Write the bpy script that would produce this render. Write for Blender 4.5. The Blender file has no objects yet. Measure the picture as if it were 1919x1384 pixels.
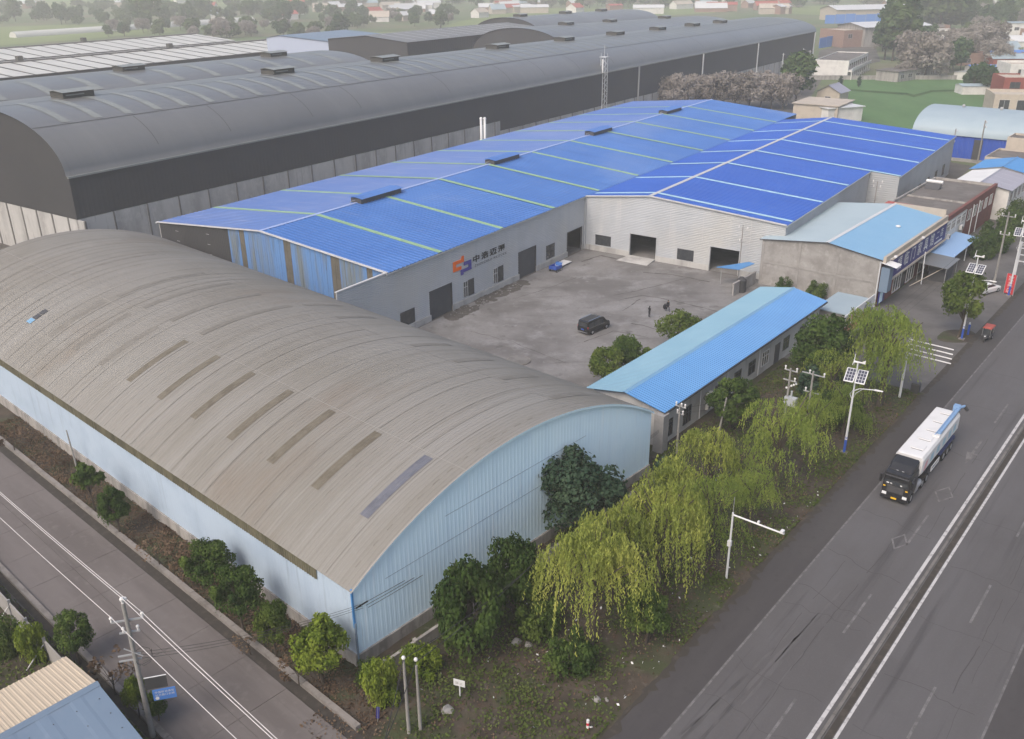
import bpy, math, random
import numpy as np
from mathutils import Matrix, Vector
R_ = math.radians
scene = bpy.context.scene
col = scene.collection

# ---------------------------------------------------------------- camera
CAM_H = 46.0
F_PX, CX, CY = 1704.6, 959.5, 692.0          # focal length in pixels of the 1919 px wide photograph
PITCH, ROLL = R_(23.954), R_(-0.643)
_f = np.array([0, math.cos(PITCH), -math.sin(PITCH)])
_r = np.array([1.0, 0, 0]); _u = np.cross(_r, _f)
CR = math.cos(ROLL)*_r + math.sin(ROLL)*_u
CU = -math.sin(ROLL)*_r + math.cos(ROLL)*_u
cam_d = bpy.data.cameras.new('camera'); cam = bpy.data.objects.new('camera', cam_d); col.objects.link(cam)
cam_d.sensor_width = 36.0; cam_d.lens = F_PX/1919*36.0; cam_d.clip_start = 0.5; cam_d.clip_end = 6000
cam.matrix_world = Matrix(((CR[0], CU[0], -_f[0], 0), (CR[1], CU[1], -_f[1], 0), (CR[2], CU[2], -_f[2], CAM_H), (0, 0, 0, 1)))
scene.camera = cam

# ---------------------------------------------------------------- light
SUN_AZ, SUN_EL = R_(-142), R_(48)
world = bpy.data.worlds.new('World'); scene.world = world; world.use_nodes = True
wn = world.node_tree.nodes; wl = world.node_tree.links
sky = wn.new('ShaderNodeTexSky'); sky.sky_type = 'NISHITA'; sky.sun_disc = False
sky.sun_elevation = SUN_EL; sky.sun_rotation = SUN_AZ; sky.dust_density = 5.5; sky.air_density = 1.0; sky.ozone_density = 1.0
wn['Background'].inputs[1].default_value = 0.15
wl.new(sky.outputs[0], wn['Background'].inputs[0])
sd = bpy.data.lights.new('sun', 'SUN'); sd.energy = 0.85; sd.angle = R_(28); sd.color = (1.0, 0.95, 0.89)
sun = bpy.data.objects.new('sun', sd); col.objects.link(sun); sun.location = (-80, 40, 90)
sun.rotation_euler = Vector((-math.sin(SUN_AZ)*math.cos(SUN_EL), -math.cos(SUN_AZ)*math.cos(SUN_EL), -math.sin(SUN_EL))).to_track_quat('-Z', 'Y').to_euler()
scene.view_settings.view_transform = 'Standard'; scene.view_settings.look = 'None'
scene.view_settings.exposure = 0.56; scene.view_settings.gamma = 1.0; scene.view_settings.use_curve_mapping = False
scene.render.engine = 'CYCLES'
scene.cycles.use_denoising = True
scene.cycles.max_bounces = 6; scene.cycles.diffuse_bounces = 3; scene.cycles.glossy_bounces = 2
scene.cycles.transmission_bounces = 4; scene.cycles.volume_bounces = 1; scene.cycles.transparent_max_bounces = 8

# ---------------------------------------------------------------- frames
A_U, A_K, A_S = R_(39.591), R_(-47.335), R_(34.811)     # azimuths: main road, side road, factory sheds
O_S = (13.06, 156.10); O_B = (-11.27, 51.12); O_U = (0.0, 0.0)
def ground_at(px, py, z=0.0):
    """the point at height z that a pixel of the photograph shows"""
    d = CR*((px-CX)/F_PX) - CU*((py-CY)/F_PX) + _f
    t = (z-CAM_H)/d[2]
    return (d[0]*t, d[1]*t, z)
def fr(o, az, x, y, z=0.0):
    return (o[0]+x*math.cos(az)+y*math.sin(az), o[1]-x*math.sin(az)+y*math.cos(az), z)
def U(n, u, z=0.0): return fr(O_U, A_U, n, u, z)
def B(x, y, z=0.0): return fr(O_B, A_K, x, y, z)
def S(p, s, z=0.0): return fr(O_S, A_S, p, s, z)

# ---------------------------------------------------------------- object helpers
def tag(o, label=None, cat=None, group=None, kind=None):
    if label: o['label'] = label
    if cat: o['category'] = cat
    if group: o['group'] = group
    if kind: o['kind'] = kind
    return o
def thing(name, label, cat, loc=(0, 0, 0), az=0.0, group=None, scale=1.0):
    o = bpy.data.objects.new(name, None); col.objects.link(o)
    o.location = (loc[0], loc[1], loc[2] if len(loc) > 2 else 0.0); o.rotation_euler = (0, 0, -az)
    o.scale = (scale,)*3; o.empty_display_size = 0.5
    return tag(o, label, cat, group)
def copy_tree(o, parent=None):
    c = o.copy(); col.objects.link(c); c.parent = parent
    for ch in list(o.children): copy_tree(ch, c)
    return c
def link_mesh(name, me, mat, parent=None, smooth=False):
    if mat is not None and not me.materials: me.materials.append(mat)
    if smooth:
        me.polygons.foreach_set('use_smooth', [True]*len(me.polygons))
    o = bpy.data.objects.new(name, me); col.objects.link(o)
    if parent is not None: o.parent = parent
    return o
class MB:
    def __init__(s): s.v = []; s.f = []
    def add(s, vs, fs):
        b = len(s.v); s.v.extend(tuple(float(q) for q in v) for v in vs); s.f.extend(tuple(b+i for i in f) for f in fs); return s
    def quad(s, a, b, c, d): return s.add([a, b, c, d], [(0, 1, 2, 3)])
    def box(s, x0, x1, y0, y1, z0, z1):
        return s.add([(x0, y0, z0), (x1, y0, z0), (x1, y1, z0), (x0, y1, z0), (x0, y0, z1), (x1, y0, z1), (x1, y1, z1), (x0, y1, z1)],
                     [(3, 2, 1, 0), (4, 5, 6, 7), (0, 1, 5, 4), (1, 2, 6, 5), (2, 3, 7, 6), (3, 0, 4, 7)])
    def hexa(s, p):          # eight corners: bottom ring then top ring
        return s.add(p, [(3, 2, 1, 0), (4, 5, 6, 7), (0, 1, 5, 4), (1, 2, 6, 5), (2, 3, 7, 6), (3, 0, 4, 7)])
    def prism(s, poly, y0, y1, axis='y'):
        n = len(poly)
        if axis == 'y': vs = [(a, y0, b) for a, b in poly]+[(a, y1, b) for a, b in poly]
        elif axis == 'x': vs = [(y0, a, b) for a, b in poly]+[(y1, a, b) for a, b in poly]
        else: vs = [(a, b, y0) for a, b in poly]+[(a, b, y1) for a, b in poly]
        return s.add(vs, [tuple(range(n))[::-1], tuple(range(n, 2*n))]+[(i, (i+1) % n, n+(i+1) % n, n+i) for i in range(n)])
    def tube(s, pts, r, n=6, r1=None, cap=True):
        pts = [Vector(p) for p in pts]; m = len(pts); base = len(s.v); r1 = r if r1 is None else r1
        for i, p in enumerate(pts):
            d = (pts[min(i+1, m-1)]-pts[max(i-1, 0)]).normalized()
            a = d.cross(Vector((0, 0, 1)) if abs(d.z) < 0.95 else Vector((1, 0, 0))).normalized(); b = d.cross(a)
            rr = r+(r1-r)*i/max(1, m-1)
            for k in range(n):
                t = 2*math.pi*k/n; q = p+a*(rr*math.cos(t))+b*(rr*math.sin(t)); s.v.append((q.x, q.y, q.z))
        for i in range(m-1):
            for k in range(n):
                k2 = (k+1) % n
                s.f.append((base+i*n+k, base+(i+1)*n+k, base+(i+1)*n+k2, base+i*n+k2))
        if cap:
            s.f.append(tuple(base+k for k in range(n))); s.f.append(tuple(base+(m-1)*n+k for k in range(n))[::-1])
        return s
    def cyl(s, a, b, r, r1=None, n=12): return s.tube([a, b], r, n, r1)
    def ball(s, c, r, n=8, m=5, sz=1.0):
        vs = []; fs = []
        for i in range(m+1):
            th = math.pi*i/m
            for k in range(n):
                ph = 2*math.pi*k/n; vs.append((c[0]+r*math.sin(th)*math.cos(ph), c[1]+r*math.sin(th)*math.sin(ph), c[2]+r*sz*math.cos(th)))
        for i in range(m):
            for k in range(n): fs.append((i*n+k, (i+1)*n+k, (i+1)*n+(k+1) % n, i*n+(k+1) % n))
        return s.add(vs, fs)
    def mesh(s, name):
        me = bpy.data.meshes.new(name); me.from_pydata(s.v, [], s.f); me.update(); return me
    def build(s, name, mat, parent=None, smooth=False):
        return link_mesh(name, s.mesh(name), mat, parent, smooth)
def part(name, mat, parent, fn, smooth=False):
    m = MB(); fn(m); return m.build(name, mat, parent, smooth)
def box(name, mat, parent, *a): return MB().box(*a).build(name, mat, parent)

# clip polygon (x, z, depth) below a roof line top(x) that is linear over it
def clip_top(poly, top):
    out = []
    for i in range(len(poly)):
        a, b = poly[i-1], poly[i]
        fa, fb = top(a[0])-a[1], top(b[0])-b[1]
        if fa >= 0: out.append(a)
        if (fa >= 0) != (fb >= 0):
            t = fa/(fa-fb); out.append(tuple(a[k]+(b[k]-a[k])*t for k in range(3)))
    return out
def rib_wall(mb, x0, x1, z0, z1, put, openings=(), pitch=0.3, dep=0.035, top=None, cuts=()):
    """horizontally ribbed cladding; put(x, z, d) -> 3-D point; openings are (xa, xb, za, zb)"""
    xs = sorted(set([x0, x1]+[min(max(v, x0), x1) for o in openings for v in o[:2]]+list(cuts)))
    for xa, xb in zip(xs[:-1], xs[1:]):
        if xb-xa < 1e-4: continue
        xm = (xa+xb)/2
        zz = [(z0, z1)]
        for o in openings:
            if o[0] <= xm <= o[1]:
                nz = []
                for a, b in zz:
                    if o[2] > a: nz.append((a, min(b, o[2])))
                    if o[3] < b: nz.append((max(a, o[3]), b))
                zz = [q for q in nz if q[1]-q[0] > 1e-4]
        for a, b in zz:
            rows = [(a, 0.0)]; k = math.floor(a/pitch)
            while k*pitch < b:
                for dz, dd in ((0.0, 0.0), (0.45, 0.0), (0.58, dep), (0.87, dep), (1.0, 0.0)):
                    z = (k+dz)*pitch
                    if a < z < b: rows.append((z, dd))
                k += 1
            rows.append((b, 0.0))
            for (za, da), (zb, db) in zip(rows[:-1], rows[1:]):
                if zb-za < 1e-5: continue
                poly = [(xa, za, da), (xb, za, da), (xb, zb, db), (xa, zb, db)]
                if top: poly = clip_top(poly, top)
                if len(poly) >= 3: mb.add([put(*p) for p in poly], [tuple(range(len(poly)))])
def rib_vert(mb, x0, x1, zlo, zhi, put, pitch=0.3, dep=0.035):
    """vertically ribbed cladding; zlo and zhi are functions of x"""
    cs = []; k = 0
    while x0+k*pitch < x1:
        for dx, dd in ((0.0, 0.0), (0.5, 0.0), (0.6, dep), (0.88, dep)):
            x = x0+(k+dx)*pitch
            if x < x1: cs.append((x, dd))
        k += 1
    cs.append((x1, 0.0))
    for (xa, da), (xb, db) in zip(cs[:-1], cs[1:]):
        mb.quad(put(xa, zlo(xa), da), put(xb, zlo(xb), db), put(xb, zhi(xb), db), put(xa, zhi(xa), da))
def rib_roof(mb, path, y0, y1, pitch=0.45, h=0.05, lift=0.0):
    """corrugated sheet: path is the (x, z) section the ribs run along, repeated in y"""
    n = len(path); nor = []
    for i in range(n):
        a, b = path[max(i-1, 0)], path[min(i+1, n-1)]
        dx, dz = b[0]-a[0], b[1]-a[1]; l = math.hypot(dx, dz) or 1
        nx, nz = -dz/l, dx/l
        if nz < 0: nx, nz = -nx, -nz
        nor.append((nx, nz))
    ys = []; k = 0
    while y0+k*pitch < y1-1e-4:
        for dy, dd in ((0.0, 0.0), (0.55, 0.0), (0.65, h), (0.9, h)):
            y = y0+(k+dy)*pitch
            if y < y1: ys.append((y, dd))
        k += 1
    ys.append((y1, 0.0))
    vs = [(path[i][0]+nor[i][0]*(d+lift), y, path[i][1]+nor[i][1]*(d+lift)) for y, d in ys for i in range(n)]
    flip = path[-1][0] < path[0][0]
    fs = []
    for j in range(len(ys)-1):
        for i in range(n-1):
            q = (j*n+i, j*n+i+1, (j+1)*n+i+1, (j+1)*n+i)
            fs.append(q[::-1] if flip else q)
    mb.add(vs, fs)
def arc_path(x0, x1, f, n):
    return [(x0+(x1-x0)*i/n, f(x0+(x1-x0)*i/n)) for i in range(n+1)]

# ---------------------------------------------------------------- materials
def mat(name, base, rough=0.75, layers=(), metal=0.0, spec=0.3, bump=None, emit=None):
    """layers: (colour, scale, low, high, amount, stretch)"""
    m = bpy.data.materials.new(name); m.use_nodes = True
    nt = m.node_tree; N = nt.nodes; L = nt.links
    p = N['Principled BSDF']; p.inputs['Roughness'].default_value = rough; p.inputs['Metallic'].default_value = metal
    p.inputs['Specular IOR Level'].default_value = spec
    m.diffuse_color = (*base, 1)
    if not layers and not bump:
        p.inputs['Base Color'].default_value = (*base, 1); return m
    tc = N.new('ShaderNodeTexCoord')
    def noise(scale, stretch, detail=6, rgh=0.6):
        mp = N.new('ShaderNodeMapping'); mp.inputs['Scale'].default_value = stretch
        L.new(tc.outputs['Object'], mp.inputs[0])
        t = N.new('ShaderNodeTexNoise'); t.inputs['Scale'].default_value = scale; t.inputs['Detail'].default_value = detail; t.inputs['Roughness'].default_value = rgh
        L.new(mp.outputs[0], t.inputs[0]); return t
    prev = None
    for i, ly in enumerate(layers):
        c, sc, lo, hi, amt = ly[:5]; st = ly[5] if len(ly) > 5 else (1, 1, 1)
        t = noise(sc, st)
        mr = N.new('ShaderNodeMapRange'); mr.inputs[1].default_value = lo; mr.inputs[2].default_value = hi; mr.inputs[4].default_value = amt
        L.new(t.outputs[0], mr.inputs[0])
        mx = N.new('ShaderNodeMix'); mx.data_type = 'RGBA'
        if prev is None: mx.inputs[6].default_value = (*base, 1)
        else: L.new(prev, mx.inputs[6])
        mx.inputs[7].default_value = (*c, 1); L.new(mr.outputs[0], mx.inputs[0]); prev = mx.outputs[2]
    if prev is not None: L.new(prev, p.inputs['Base Color'])
    else: p.inputs['Base Color'].default_value = (*base, 1)
    if bump:
        t = noise(bump[0], bump[2] if len(bump) > 2 else (1, 1, 1))
        b = N.new('ShaderNodeBump'); b.inputs['Strength'].default_value = bump[1]; b.inputs['Distance'].default_value = 0.05
        L.new(t.outputs[0], b.inputs['Height']); L.new(b.outputs[0], p.inputs['Normal'])
    return m
def leaf_mat(name, c1, c2, c3, scale=0.6, transl=0.3):
    m = bpy.data.materials.new(name); m.use_nodes = True
    nt = m.node_tree; N = nt.nodes; L = nt.links; N.remove(N['Principled BSDF'])
    tc = N.new('ShaderNodeTexCoord'); oi = N.new('ShaderNodeObjectInfo')
    t = N.new('ShaderNodeTexNoise'); t.inputs['Scale'].default_value = scale; t.inputs['Detail'].default_value = 5; L.new(tc.outputs['Object'], t.inputs[0])
    t2 = N.new('ShaderNodeTexNoise'); t2.inputs['Scale'].default_value = scale*9; t2.inputs['Detail'].default_value = 2; L.new(tc.outputs['Object'], t2.inputs[0])
    ad = N.new('ShaderNodeMath'); ad.operation = 'ADD'; L.new(t.outputs[0], ad.inputs[0])
    ml = N.new('ShaderNodeMath'); ml.operation = 'MULTIPLY_ADD'; ml.inputs[1].default_value = 0.5; ml.inputs[2].default_value = -0.3; L.new(t2.outputs[0], ml.inputs[0])
    L.new(ml.outputs[0], ad.inputs[1])
    a2 = N.new('ShaderNodeMath'); a2.operation = 'MULTIPLY_ADD'; a2.inputs[1].default_value = 0.16; L.new(oi.outputs['Random'], a2.inputs[0]); L.new(ad.outputs[0], a2.inputs[2])
    r = N.new('ShaderNodeValToRGB'); e = r.color_ramp.elements
    e[0].position = 0.28; e[0].color = (*c1, 1); e[1].position = 0.8; e[1].color = (*c3, 1); k = e.new(0.52); k.color = (*c2, 1)
    L.new(a2.outputs[0], r.inputs[0])
    d = N.new('ShaderNodeBsdfDiffuse'); tr = N.new('ShaderNodeBsdfTranslucent'); mx = N.new('ShaderNodeMixShader'); mx.inputs[0].default_value = transl
    L.new(r.outputs[0], d.inputs[0]); L.new(r.outputs[0], tr.inputs[0]); L.new(d.outputs[0], mx.inputs[1]); L.new(tr.outputs[0], mx.inputs[2])
    L.new(mx.outputs[0], N['Material Output'].inputs[0]); m.diffuse_color = (*c2, 1); return m

M = {}
M['soil'] = mat('soil', (0.07225, 0.0578, 0.0442), 0.95, [((0.034, 0.02805, 0.0221), 0.5, 0.4, 0.6, 0.8), ((0.0425, 0.05525, 0.02125), 0.22, 0.48, 0.6, 0.8), ((0.1275, 0.1105, 0.0935), 1.7, 0.58, 0.75, 0.7), ((0.0765, 0.0425, 0.02975), 0.9, 0.55, 0.7, 0.5)], bump=(6, 0.6))
M['land'] = mat('land', (0.10, 0.14, 0.055), 0.95, [((0.15, 0.125, 0.085), 0.012, 0.45, 0.6, 0.8), ((0.07, 0.115, 0.04), 0.02, 0.45, 0.62, 0.7), ((0.10, 0.09, 0.06), 0.15, 0.5, 0.7, 0.4)])
M['yard_dirt'] = mat('yard_dirt', (0.11, 0.10, 0.09), 0.95, [((0.06, 0.055, 0.05), 0.12, 0.42, 0.62, 0.8), ((0.07, 0.08, 0.04), 0.3, 0.55, 0.7, 0.5)])
M['field'] = mat('wheat_field', (0.075, 0.15, 0.05), 0.95, [((0.055, 0.115, 0.036), 0.06, 0.4, 0.62, 0.8, (1, 0.3, 1)), ((0.10, 0.165, 0.06), 0.5, 0.5, 0.7, 0.5, (1, 0.2, 1))])
M['field_pale'] = mat('pale_field', (0.16, 0.20, 0.07), 0.95, [((0.12, 0.165, 0.05), 0.03, 0.4, 0.62, 0.8, (1, 0.3, 1))])
M['asphalt'] = mat('asphalt', (0.08736, 0.08299, 0.08518), 0.9, [((0.1092, 0.1059, 0.1114), 0.16, 0.42, 0.62, 0.7, (1, 0.12, 1)), ((0.04913, 0.04696, 0.04913), 0.45, 0.57, 0.70, 0.75, (1.4, 0.05, 1)), ((0.131, 0.1267, 0.1267), 7, 0.5, 0.8, 0.25), ((0.06552, 0.06115, 0.06224), 0.05, 0.5, 0.66, 0.5)], bump=(40, 0.15), spec=0.2)
M['shoulder'] = mat('shoulder_asphalt', (0.05776, 0.05364, 0.05571), 0.92, [((0.07221, 0.06808, 0.06808), 0.3, 0.45, 0.65, 0.6, (1, 0.2, 1)), ((0.04126, 0.03817, 0.0392), 1.5, 0.55, 0.75, 0.4)], bump=(40, 0.15), spec=0.2)
M['slab'] = mat('road_concrete', (0.1443, 0.1287, 0.1232), 0.9, [((0.1053, 0.09204, 0.08736), 0.35, 0.42, 0.62, 0.8, (1, 0.16, 1)), ((0.1716, 0.156, 0.1482), 1.2, 0.55, 0.75, 0.5), ((0.0702, 0.0624, 0.06006), 0.55, 0.6, 0.74, 0.55, (1.5, 0.08, 1))], bump=(25, 0.12), spec=0.2)
M['yard'] = mat('yard_concrete', (0.1906, 0.1841, 0.1811), 0.9, [((0.1155, 0.1093, 0.106), 0.085, 0.44, 0.58, 0.85), ((0.2483, 0.2435, 0.2427), 0.22, 0.52, 0.66, 0.75), ((0.08316, 0.07841, 0.07515), 0.42, 0.60, 0.70, 0.75), ((0.1386, 0.1319, 0.1281), 2.2, 0.5, 0.66, 0.5), ((0.2772, 0.2756, 0.2772), 1.1, 0.62, 0.72, 0.6), ((0.09817, 0.09385, 0.08994), 0.5, 0.58, 0.68, 0.55, (0.12, 1, 1))], bump=(8, 0.25), spec=0.2)
M['parking'] = mat('parking_concrete', (0.1209, 0.1154, 0.1131), 0.9, [((0.078, 0.0741, 0.07176), 0.16, 0.42, 0.6, 0.85), ((0.156, 0.1482, 0.1443), 0.5, 0.55, 0.72, 0.5), ((0.0546, 0.0507, 0.0468), 1.2, 0.6, 0.75, 0.5)], spec=0.2)
M['kerb'] = mat('kerb_concrete', (0.21, 0.19, 0.175), 0.9, [((0.11, 0.10, 0.09), 0.9, 0.45, 0.65, 0.7), ((0.26, 0.245, 0.23), 3, 0.5, 0.7, 0.4)])
M['kerb_dark'] = mat('worn_kerb', (0.15, 0.14, 0.132), 0.9, [((0.08, 0.074, 0.07), 0.9, 0.45, 0.65, 0.8)])
M['yard_dark'] = mat('yard_joint', (0.075, 0.07, 0.065), 0.95)
M['heap'] = mat('loose_soil', (0.085, 0.077, 0.07), 0.95, [((0.055, 0.05, 0.045), 2, 0.45, 0.65, 0.7)])
M['drain'] = mat('drain_mud', (0.044, 0.0384, 0.0336), 0.95, [((0.08, 0.068, 0.056), 1.4, 0.5, 0.7, 0.7)])
M['paint'] = mat('road_paint', (0.45, 0.441, 0.4365), 0.8, [((0.198, 0.1935, 0.1935), 2.2, 0.5, 0.66, 0.75)])
M['paint_worn'] = mat('worn_road_paint', (0.1648, 0.1594, 0.1594), 0.85, [((0.09031, 0.08606, 0.08712), 1.1, 0.42, 0.6, 0.95), ((0.09563, 0.09137, 0.09137), 6, 0.48, 0.62, 0.6)])
M['tar'] = mat('tar_crack', (0.049, 0.0462, 0.0462), 0.9)
M['brown_roof'] = mat('aged_roof_sheet', (0.2095, 0.2003, 0.1829), 0.65, [((0.1738, 0.1624, 0.1409), 0.06, 0.42, 0.62, 0.75), ((0.2407, 0.2345, 0.223), 0.25, 0.5, 0.72, 0.6, (0.1, 1, 0.1)), ((0.1605, 0.1308, 0.1025), 0.09, 0.57, 0.7, 0.55, (0.6, 1, 1)), ((0.1337, 0.1218, 0.1025), 1.3, 0.54, 0.70, 0.6, (0.008, 1, 0.008)), ((0.2584, 0.2525, 0.2364), 2.4, 0.56, 0.72, 0.5, (0.006, 1, 0.006))], spec=0.3)
M['brown_sky_up'] = mat('faded_skylight', (0.1749, 0.1638, 0.1454), 0.6, [((0.1473, 0.1362, 0.1178), 0.9, 0.42, 0.62, 0.8)])
M['brown_trim'] = mat('dull_fascia', (0.12, 0.112, 0.075), 0.8, [((0.055, 0.052, 0.035), 0.9, 0.45, 0.65, 0.8, (1, 1, 0.3)), ((0.17, 0.155, 0.11), 2.0, 0.55, 0.7, 0.5, (1, 1, 0.2))])
M['brown_sky'] = mat('dirty_skylight', (0.1335, 0.1178, 0.0902), 0.6, [((0.09664, 0.08284, 0.06075), 0.9, 0.42, 0.62, 0.8), ((0.1749, 0.1565, 0.1243), 3, 0.5, 0.7, 0.4)])
M['sky_blue'] = mat('blue_grey_skylight', (0.12, 0.125, 0.15), 0.5, [((0.085, 0.088, 0.105), 1.2, 0.45, 0.65, 0.7), ((0.17, 0.17, 0.185), 2.2, 0.55, 0.7, 0.5)])
M['sheet_lap'] = mat('roof_sheet_lap', (0.125, 0.115, 0.1), 0.8, [((0.2, 0.187, 0.165), 0.8, 0.42, 0.6, 0.9)])
M['seam'] = mat('pale_seam', (0.2527, 0.2422, 0.2246), 0.7)
M['blue_clad'] = mat('pale_blue_cladding', (0.6125, 0.7931, 0.9216), 0.55, [((0.6934, 0.8498, 0.9435), 0.15, 0.42, 0.62, 0.6), ((0.5201, 0.6798, 0.8228), 0.9, 0.52, 0.72, 0.5, (1, 1, 0.08)), ((0.7628, 0.8498, 0.9105), 1.6, 0.58, 0.74, 0.45, (1, 1, 0.05)), ((0.3929, 0.4759, 0.5376), 2.6, 0.62, 0.75, 0.5, (1, 1, 0.04))], spec=0.35)
M['white_clad'] = mat('whitish_cladding', (0.3788, 0.4619, 0.5599), 0.6, [((0.3135, 0.3919, 0.4927), 0.3, 0.45, 0.65, 0.7), ((0.2091, 0.2519, 0.2986), 1.5, 0.58, 0.75, 0.5, (1, 1, 0.06))], spec=0.35)
M['plinth'] = mat('stained_concrete', (0.3063, 0.2888, 0.2712), 0.92, [((0.1487, 0.14, 0.1365), 0.7, 0.45, 0.63, 0.8, (1, 1, 0.12)), ((0.4025, 0.385, 0.3587), 1.5, 0.52, 0.7, 0.5), ((0.175, 0.1663, 0.1487), 3, 0.55, 0.7, 0.5, (1, 1, 0.15))], bump=(10, 0.2))
M['pier'] = mat('grey_render', (0.27, 0.26, 0.25), 0.9, [((0.19, 0.18, 0.172), 0.5, 0.45, 0.65, 0.7), ((0.33, 0.32, 0.31), 1.3, 0.55, 0.7, 0.5)])
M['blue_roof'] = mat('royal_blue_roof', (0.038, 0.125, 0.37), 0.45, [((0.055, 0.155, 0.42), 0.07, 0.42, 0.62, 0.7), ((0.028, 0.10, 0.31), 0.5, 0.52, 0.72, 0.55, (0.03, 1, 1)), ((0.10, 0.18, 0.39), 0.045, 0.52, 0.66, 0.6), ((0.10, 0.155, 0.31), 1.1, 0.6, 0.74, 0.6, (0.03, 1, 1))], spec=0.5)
M['blue_roof_new'] = mat('deep_blue_roof', (0.018, 0.082, 0.37), 0.5, [((0.026, 0.10, 0.41), 0.08, 0.42, 0.62, 0.6), ((0.06, 0.135, 0.40), 0.9, 0.58, 0.73, 0.5, (0.03, 1, 1)), ((0.014, 0.065, 0.30), 0.35, 0.55, 0.7, 0.55, (0.04, 1, 1))], spec=0.4)
M['blue_roof_sheen'] = mat('sheen_blue_roof', (0.084, 0.1548, 0.38), 0.42, [((0.128, 0.1892, 0.3895), 0.06, 0.42, 0.6, 0.8), ((0.192, 0.2322, 0.399), 0.9, 0.54, 0.7, 0.6, (0.03, 1, 1)), ((0.048, 0.1204, 0.361), 0.03, 0.5, 0.62, 0.8)], spec=0.5)  # rear slope: sky sheen painted in as paler blue with whitish streaks
M['faded_blue'] = mat('faded_blue_sheet', (0.36, 0.41, 0.52), 0.6)
M['green_strip'] = mat('greenish_skylight', (0.2295, 0.357, 0.221), 0.5, [((0.17, 0.2805, 0.17), 0.8, 0.45, 0.65, 0.6)])
M['pale_strip'] = mat('pale_skylight', (0.306, 0.4675, 0.561), 0.5, [((0.238, 0.391, 0.493), 0.8, 0.45, 0.65, 0.6)])
M['ridge'] = mat('ridge_flashing', (0.306, 0.3825, 0.612), 0.5)
M['silver'] = mat('silver_cladding', (0.3886, 0.4094, 0.4353), 0.5, [((0.3268, 0.345, 0.3684), 0.12, 0.42, 0.62, 0.7), ((0.4593, 0.4692, 0.4688), 0.5, 0.52, 0.72, 0.5, (1, 1, 0.15)), ((0.4063, 0.3956, 0.3636), 0.07, 0.5, 0.65, 0.5)], spec=0.4)
M['silver_flat'] = mat('grey_sheet', (0.37, 0.385, 0.40), 0.55, [((0.30, 0.315, 0.33), 0.2, 0.42, 0.62, 0.7)])
M['trim'] = mat('white_trim', (0.476, 0.476, 0.4845), 0.6, [((0.357, 0.357, 0.3655), 1, 0.45, 0.65, 0.5)])
M['dark_door'] = mat('dark_roller_door', (0.055, 0.058, 0.065), 0.6, [((0.07, 0.072, 0.078), 0.6, 0.45, 0.65, 0.6)])
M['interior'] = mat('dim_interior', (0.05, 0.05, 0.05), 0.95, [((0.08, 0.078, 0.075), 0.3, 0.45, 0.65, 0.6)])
M['frame_dark'] = mat('dark_frame', (0.06, 0.06, 0.065), 0.6)
M['frame_white'] = mat('white_frame', (0.55, 0.55, 0.55), 0.6)
M['glass'] = mat('window_glass', (0.03, 0.034, 0.04), 0.12, [((0.055, 0.058, 0.062), 1.5, 0.45, 0.6, 0.7)], spec=0.6)
M['weather_blue'] = mat('weathered_blue_sheet', (0.10, 0.21, 0.42), 0.7, [((0.15, 0.165, 0.15), 0.5, 0.42, 0.6, 0.85, (1, 1, 0.1)), ((0.085, 0.19, 0.46), 0.9, 0.55, 0.7, 0.7, (1, 1, 0.15)), ((0.08, 0.075, 0.05), 1.7, 0.58, 0.7, 0.5, (1, 1, 0.1))])
M['weather_tan'] = mat('tan_panel', (0.115, 0.105, 0.085), 0.8, [((0.08, 0.075, 0.06), 1.2, 0.45, 0.65, 0.7)])
M['charcoal'] = mat('charcoal_cladding', (0.0425, 0.0425, 0.04505), 0.7, [((0.051, 0.051, 0.0527), 0.1, 0.42, 0.62, 0.6)])
M['dark_roof'] = mat('dark_grey_roof', (0.14, 0.142, 0.142), 0.32, [((0.115, 0.117, 0.118), 0.04, 0.42, 0.62, 0.7), ((0.165, 0.166, 0.162), 0.3, 0.52, 0.72, 0.5, (0.05, 1, 0.05)), ((0.12, 0.12, 0.118), 1.0, 0.56, 0.72, 0.5, (0.04, 1, 0.04))], spec=0.5)
M['dark_strip'] = mat('pale_roof_strip', (0.215, 0.228, 0.215), 0.45, [((0.18, 0.19, 0.182), 0.3, 0.42, 0.62, 0.8)], spec=0.4)
M['dark_line'] = mat('roof_joint', (0.07, 0.072, 0.076), 0.7)
M['vent_dark'] = mat('vent_housing', (0.06, 0.06, 0.055), 0.7)
M['conc_panel'] = mat('concrete_wall', (0.403, 0.3965, 0.3835), 0.92, [((0.26, 0.2535, 0.247), 0.3, 0.45, 0.63, 0.75, (1, 1, 0.25)), ((0.481, 0.468, 0.4485), 0.9, 0.52, 0.7, 0.5), ((0.182, 0.1755, 0.169), 1.3, 0.6, 0.72, 0.6, (1, 1, 0.1))])
M['conc_dark'] = mat('stained_column', (0.1725, 0.165, 0.1575), 0.92, [((0.105, 0.1005, 0.096), 0.6, 0.45, 0.63, 0.8, (1, 1, 0.15))])
M['white_roof'] = mat('translucent_white_roof', (0.496, 0.496, 0.464), 0.5, [((0.44, 0.44, 0.416), 0.1, 0.45, 0.65, 0.6)])
M['office_roof'] = mat('bright_blue_roof', (0.0574, 0.2091, 0.4592), 0.42, [((0.0697, 0.2296, 0.4838), 0.2, 0.42, 0.62, 0.6), ((0.0451, 0.1722, 0.4018), 0.8, 0.55, 0.72, 0.4, (0.1, 1, 1))], spec=0.5)
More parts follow.
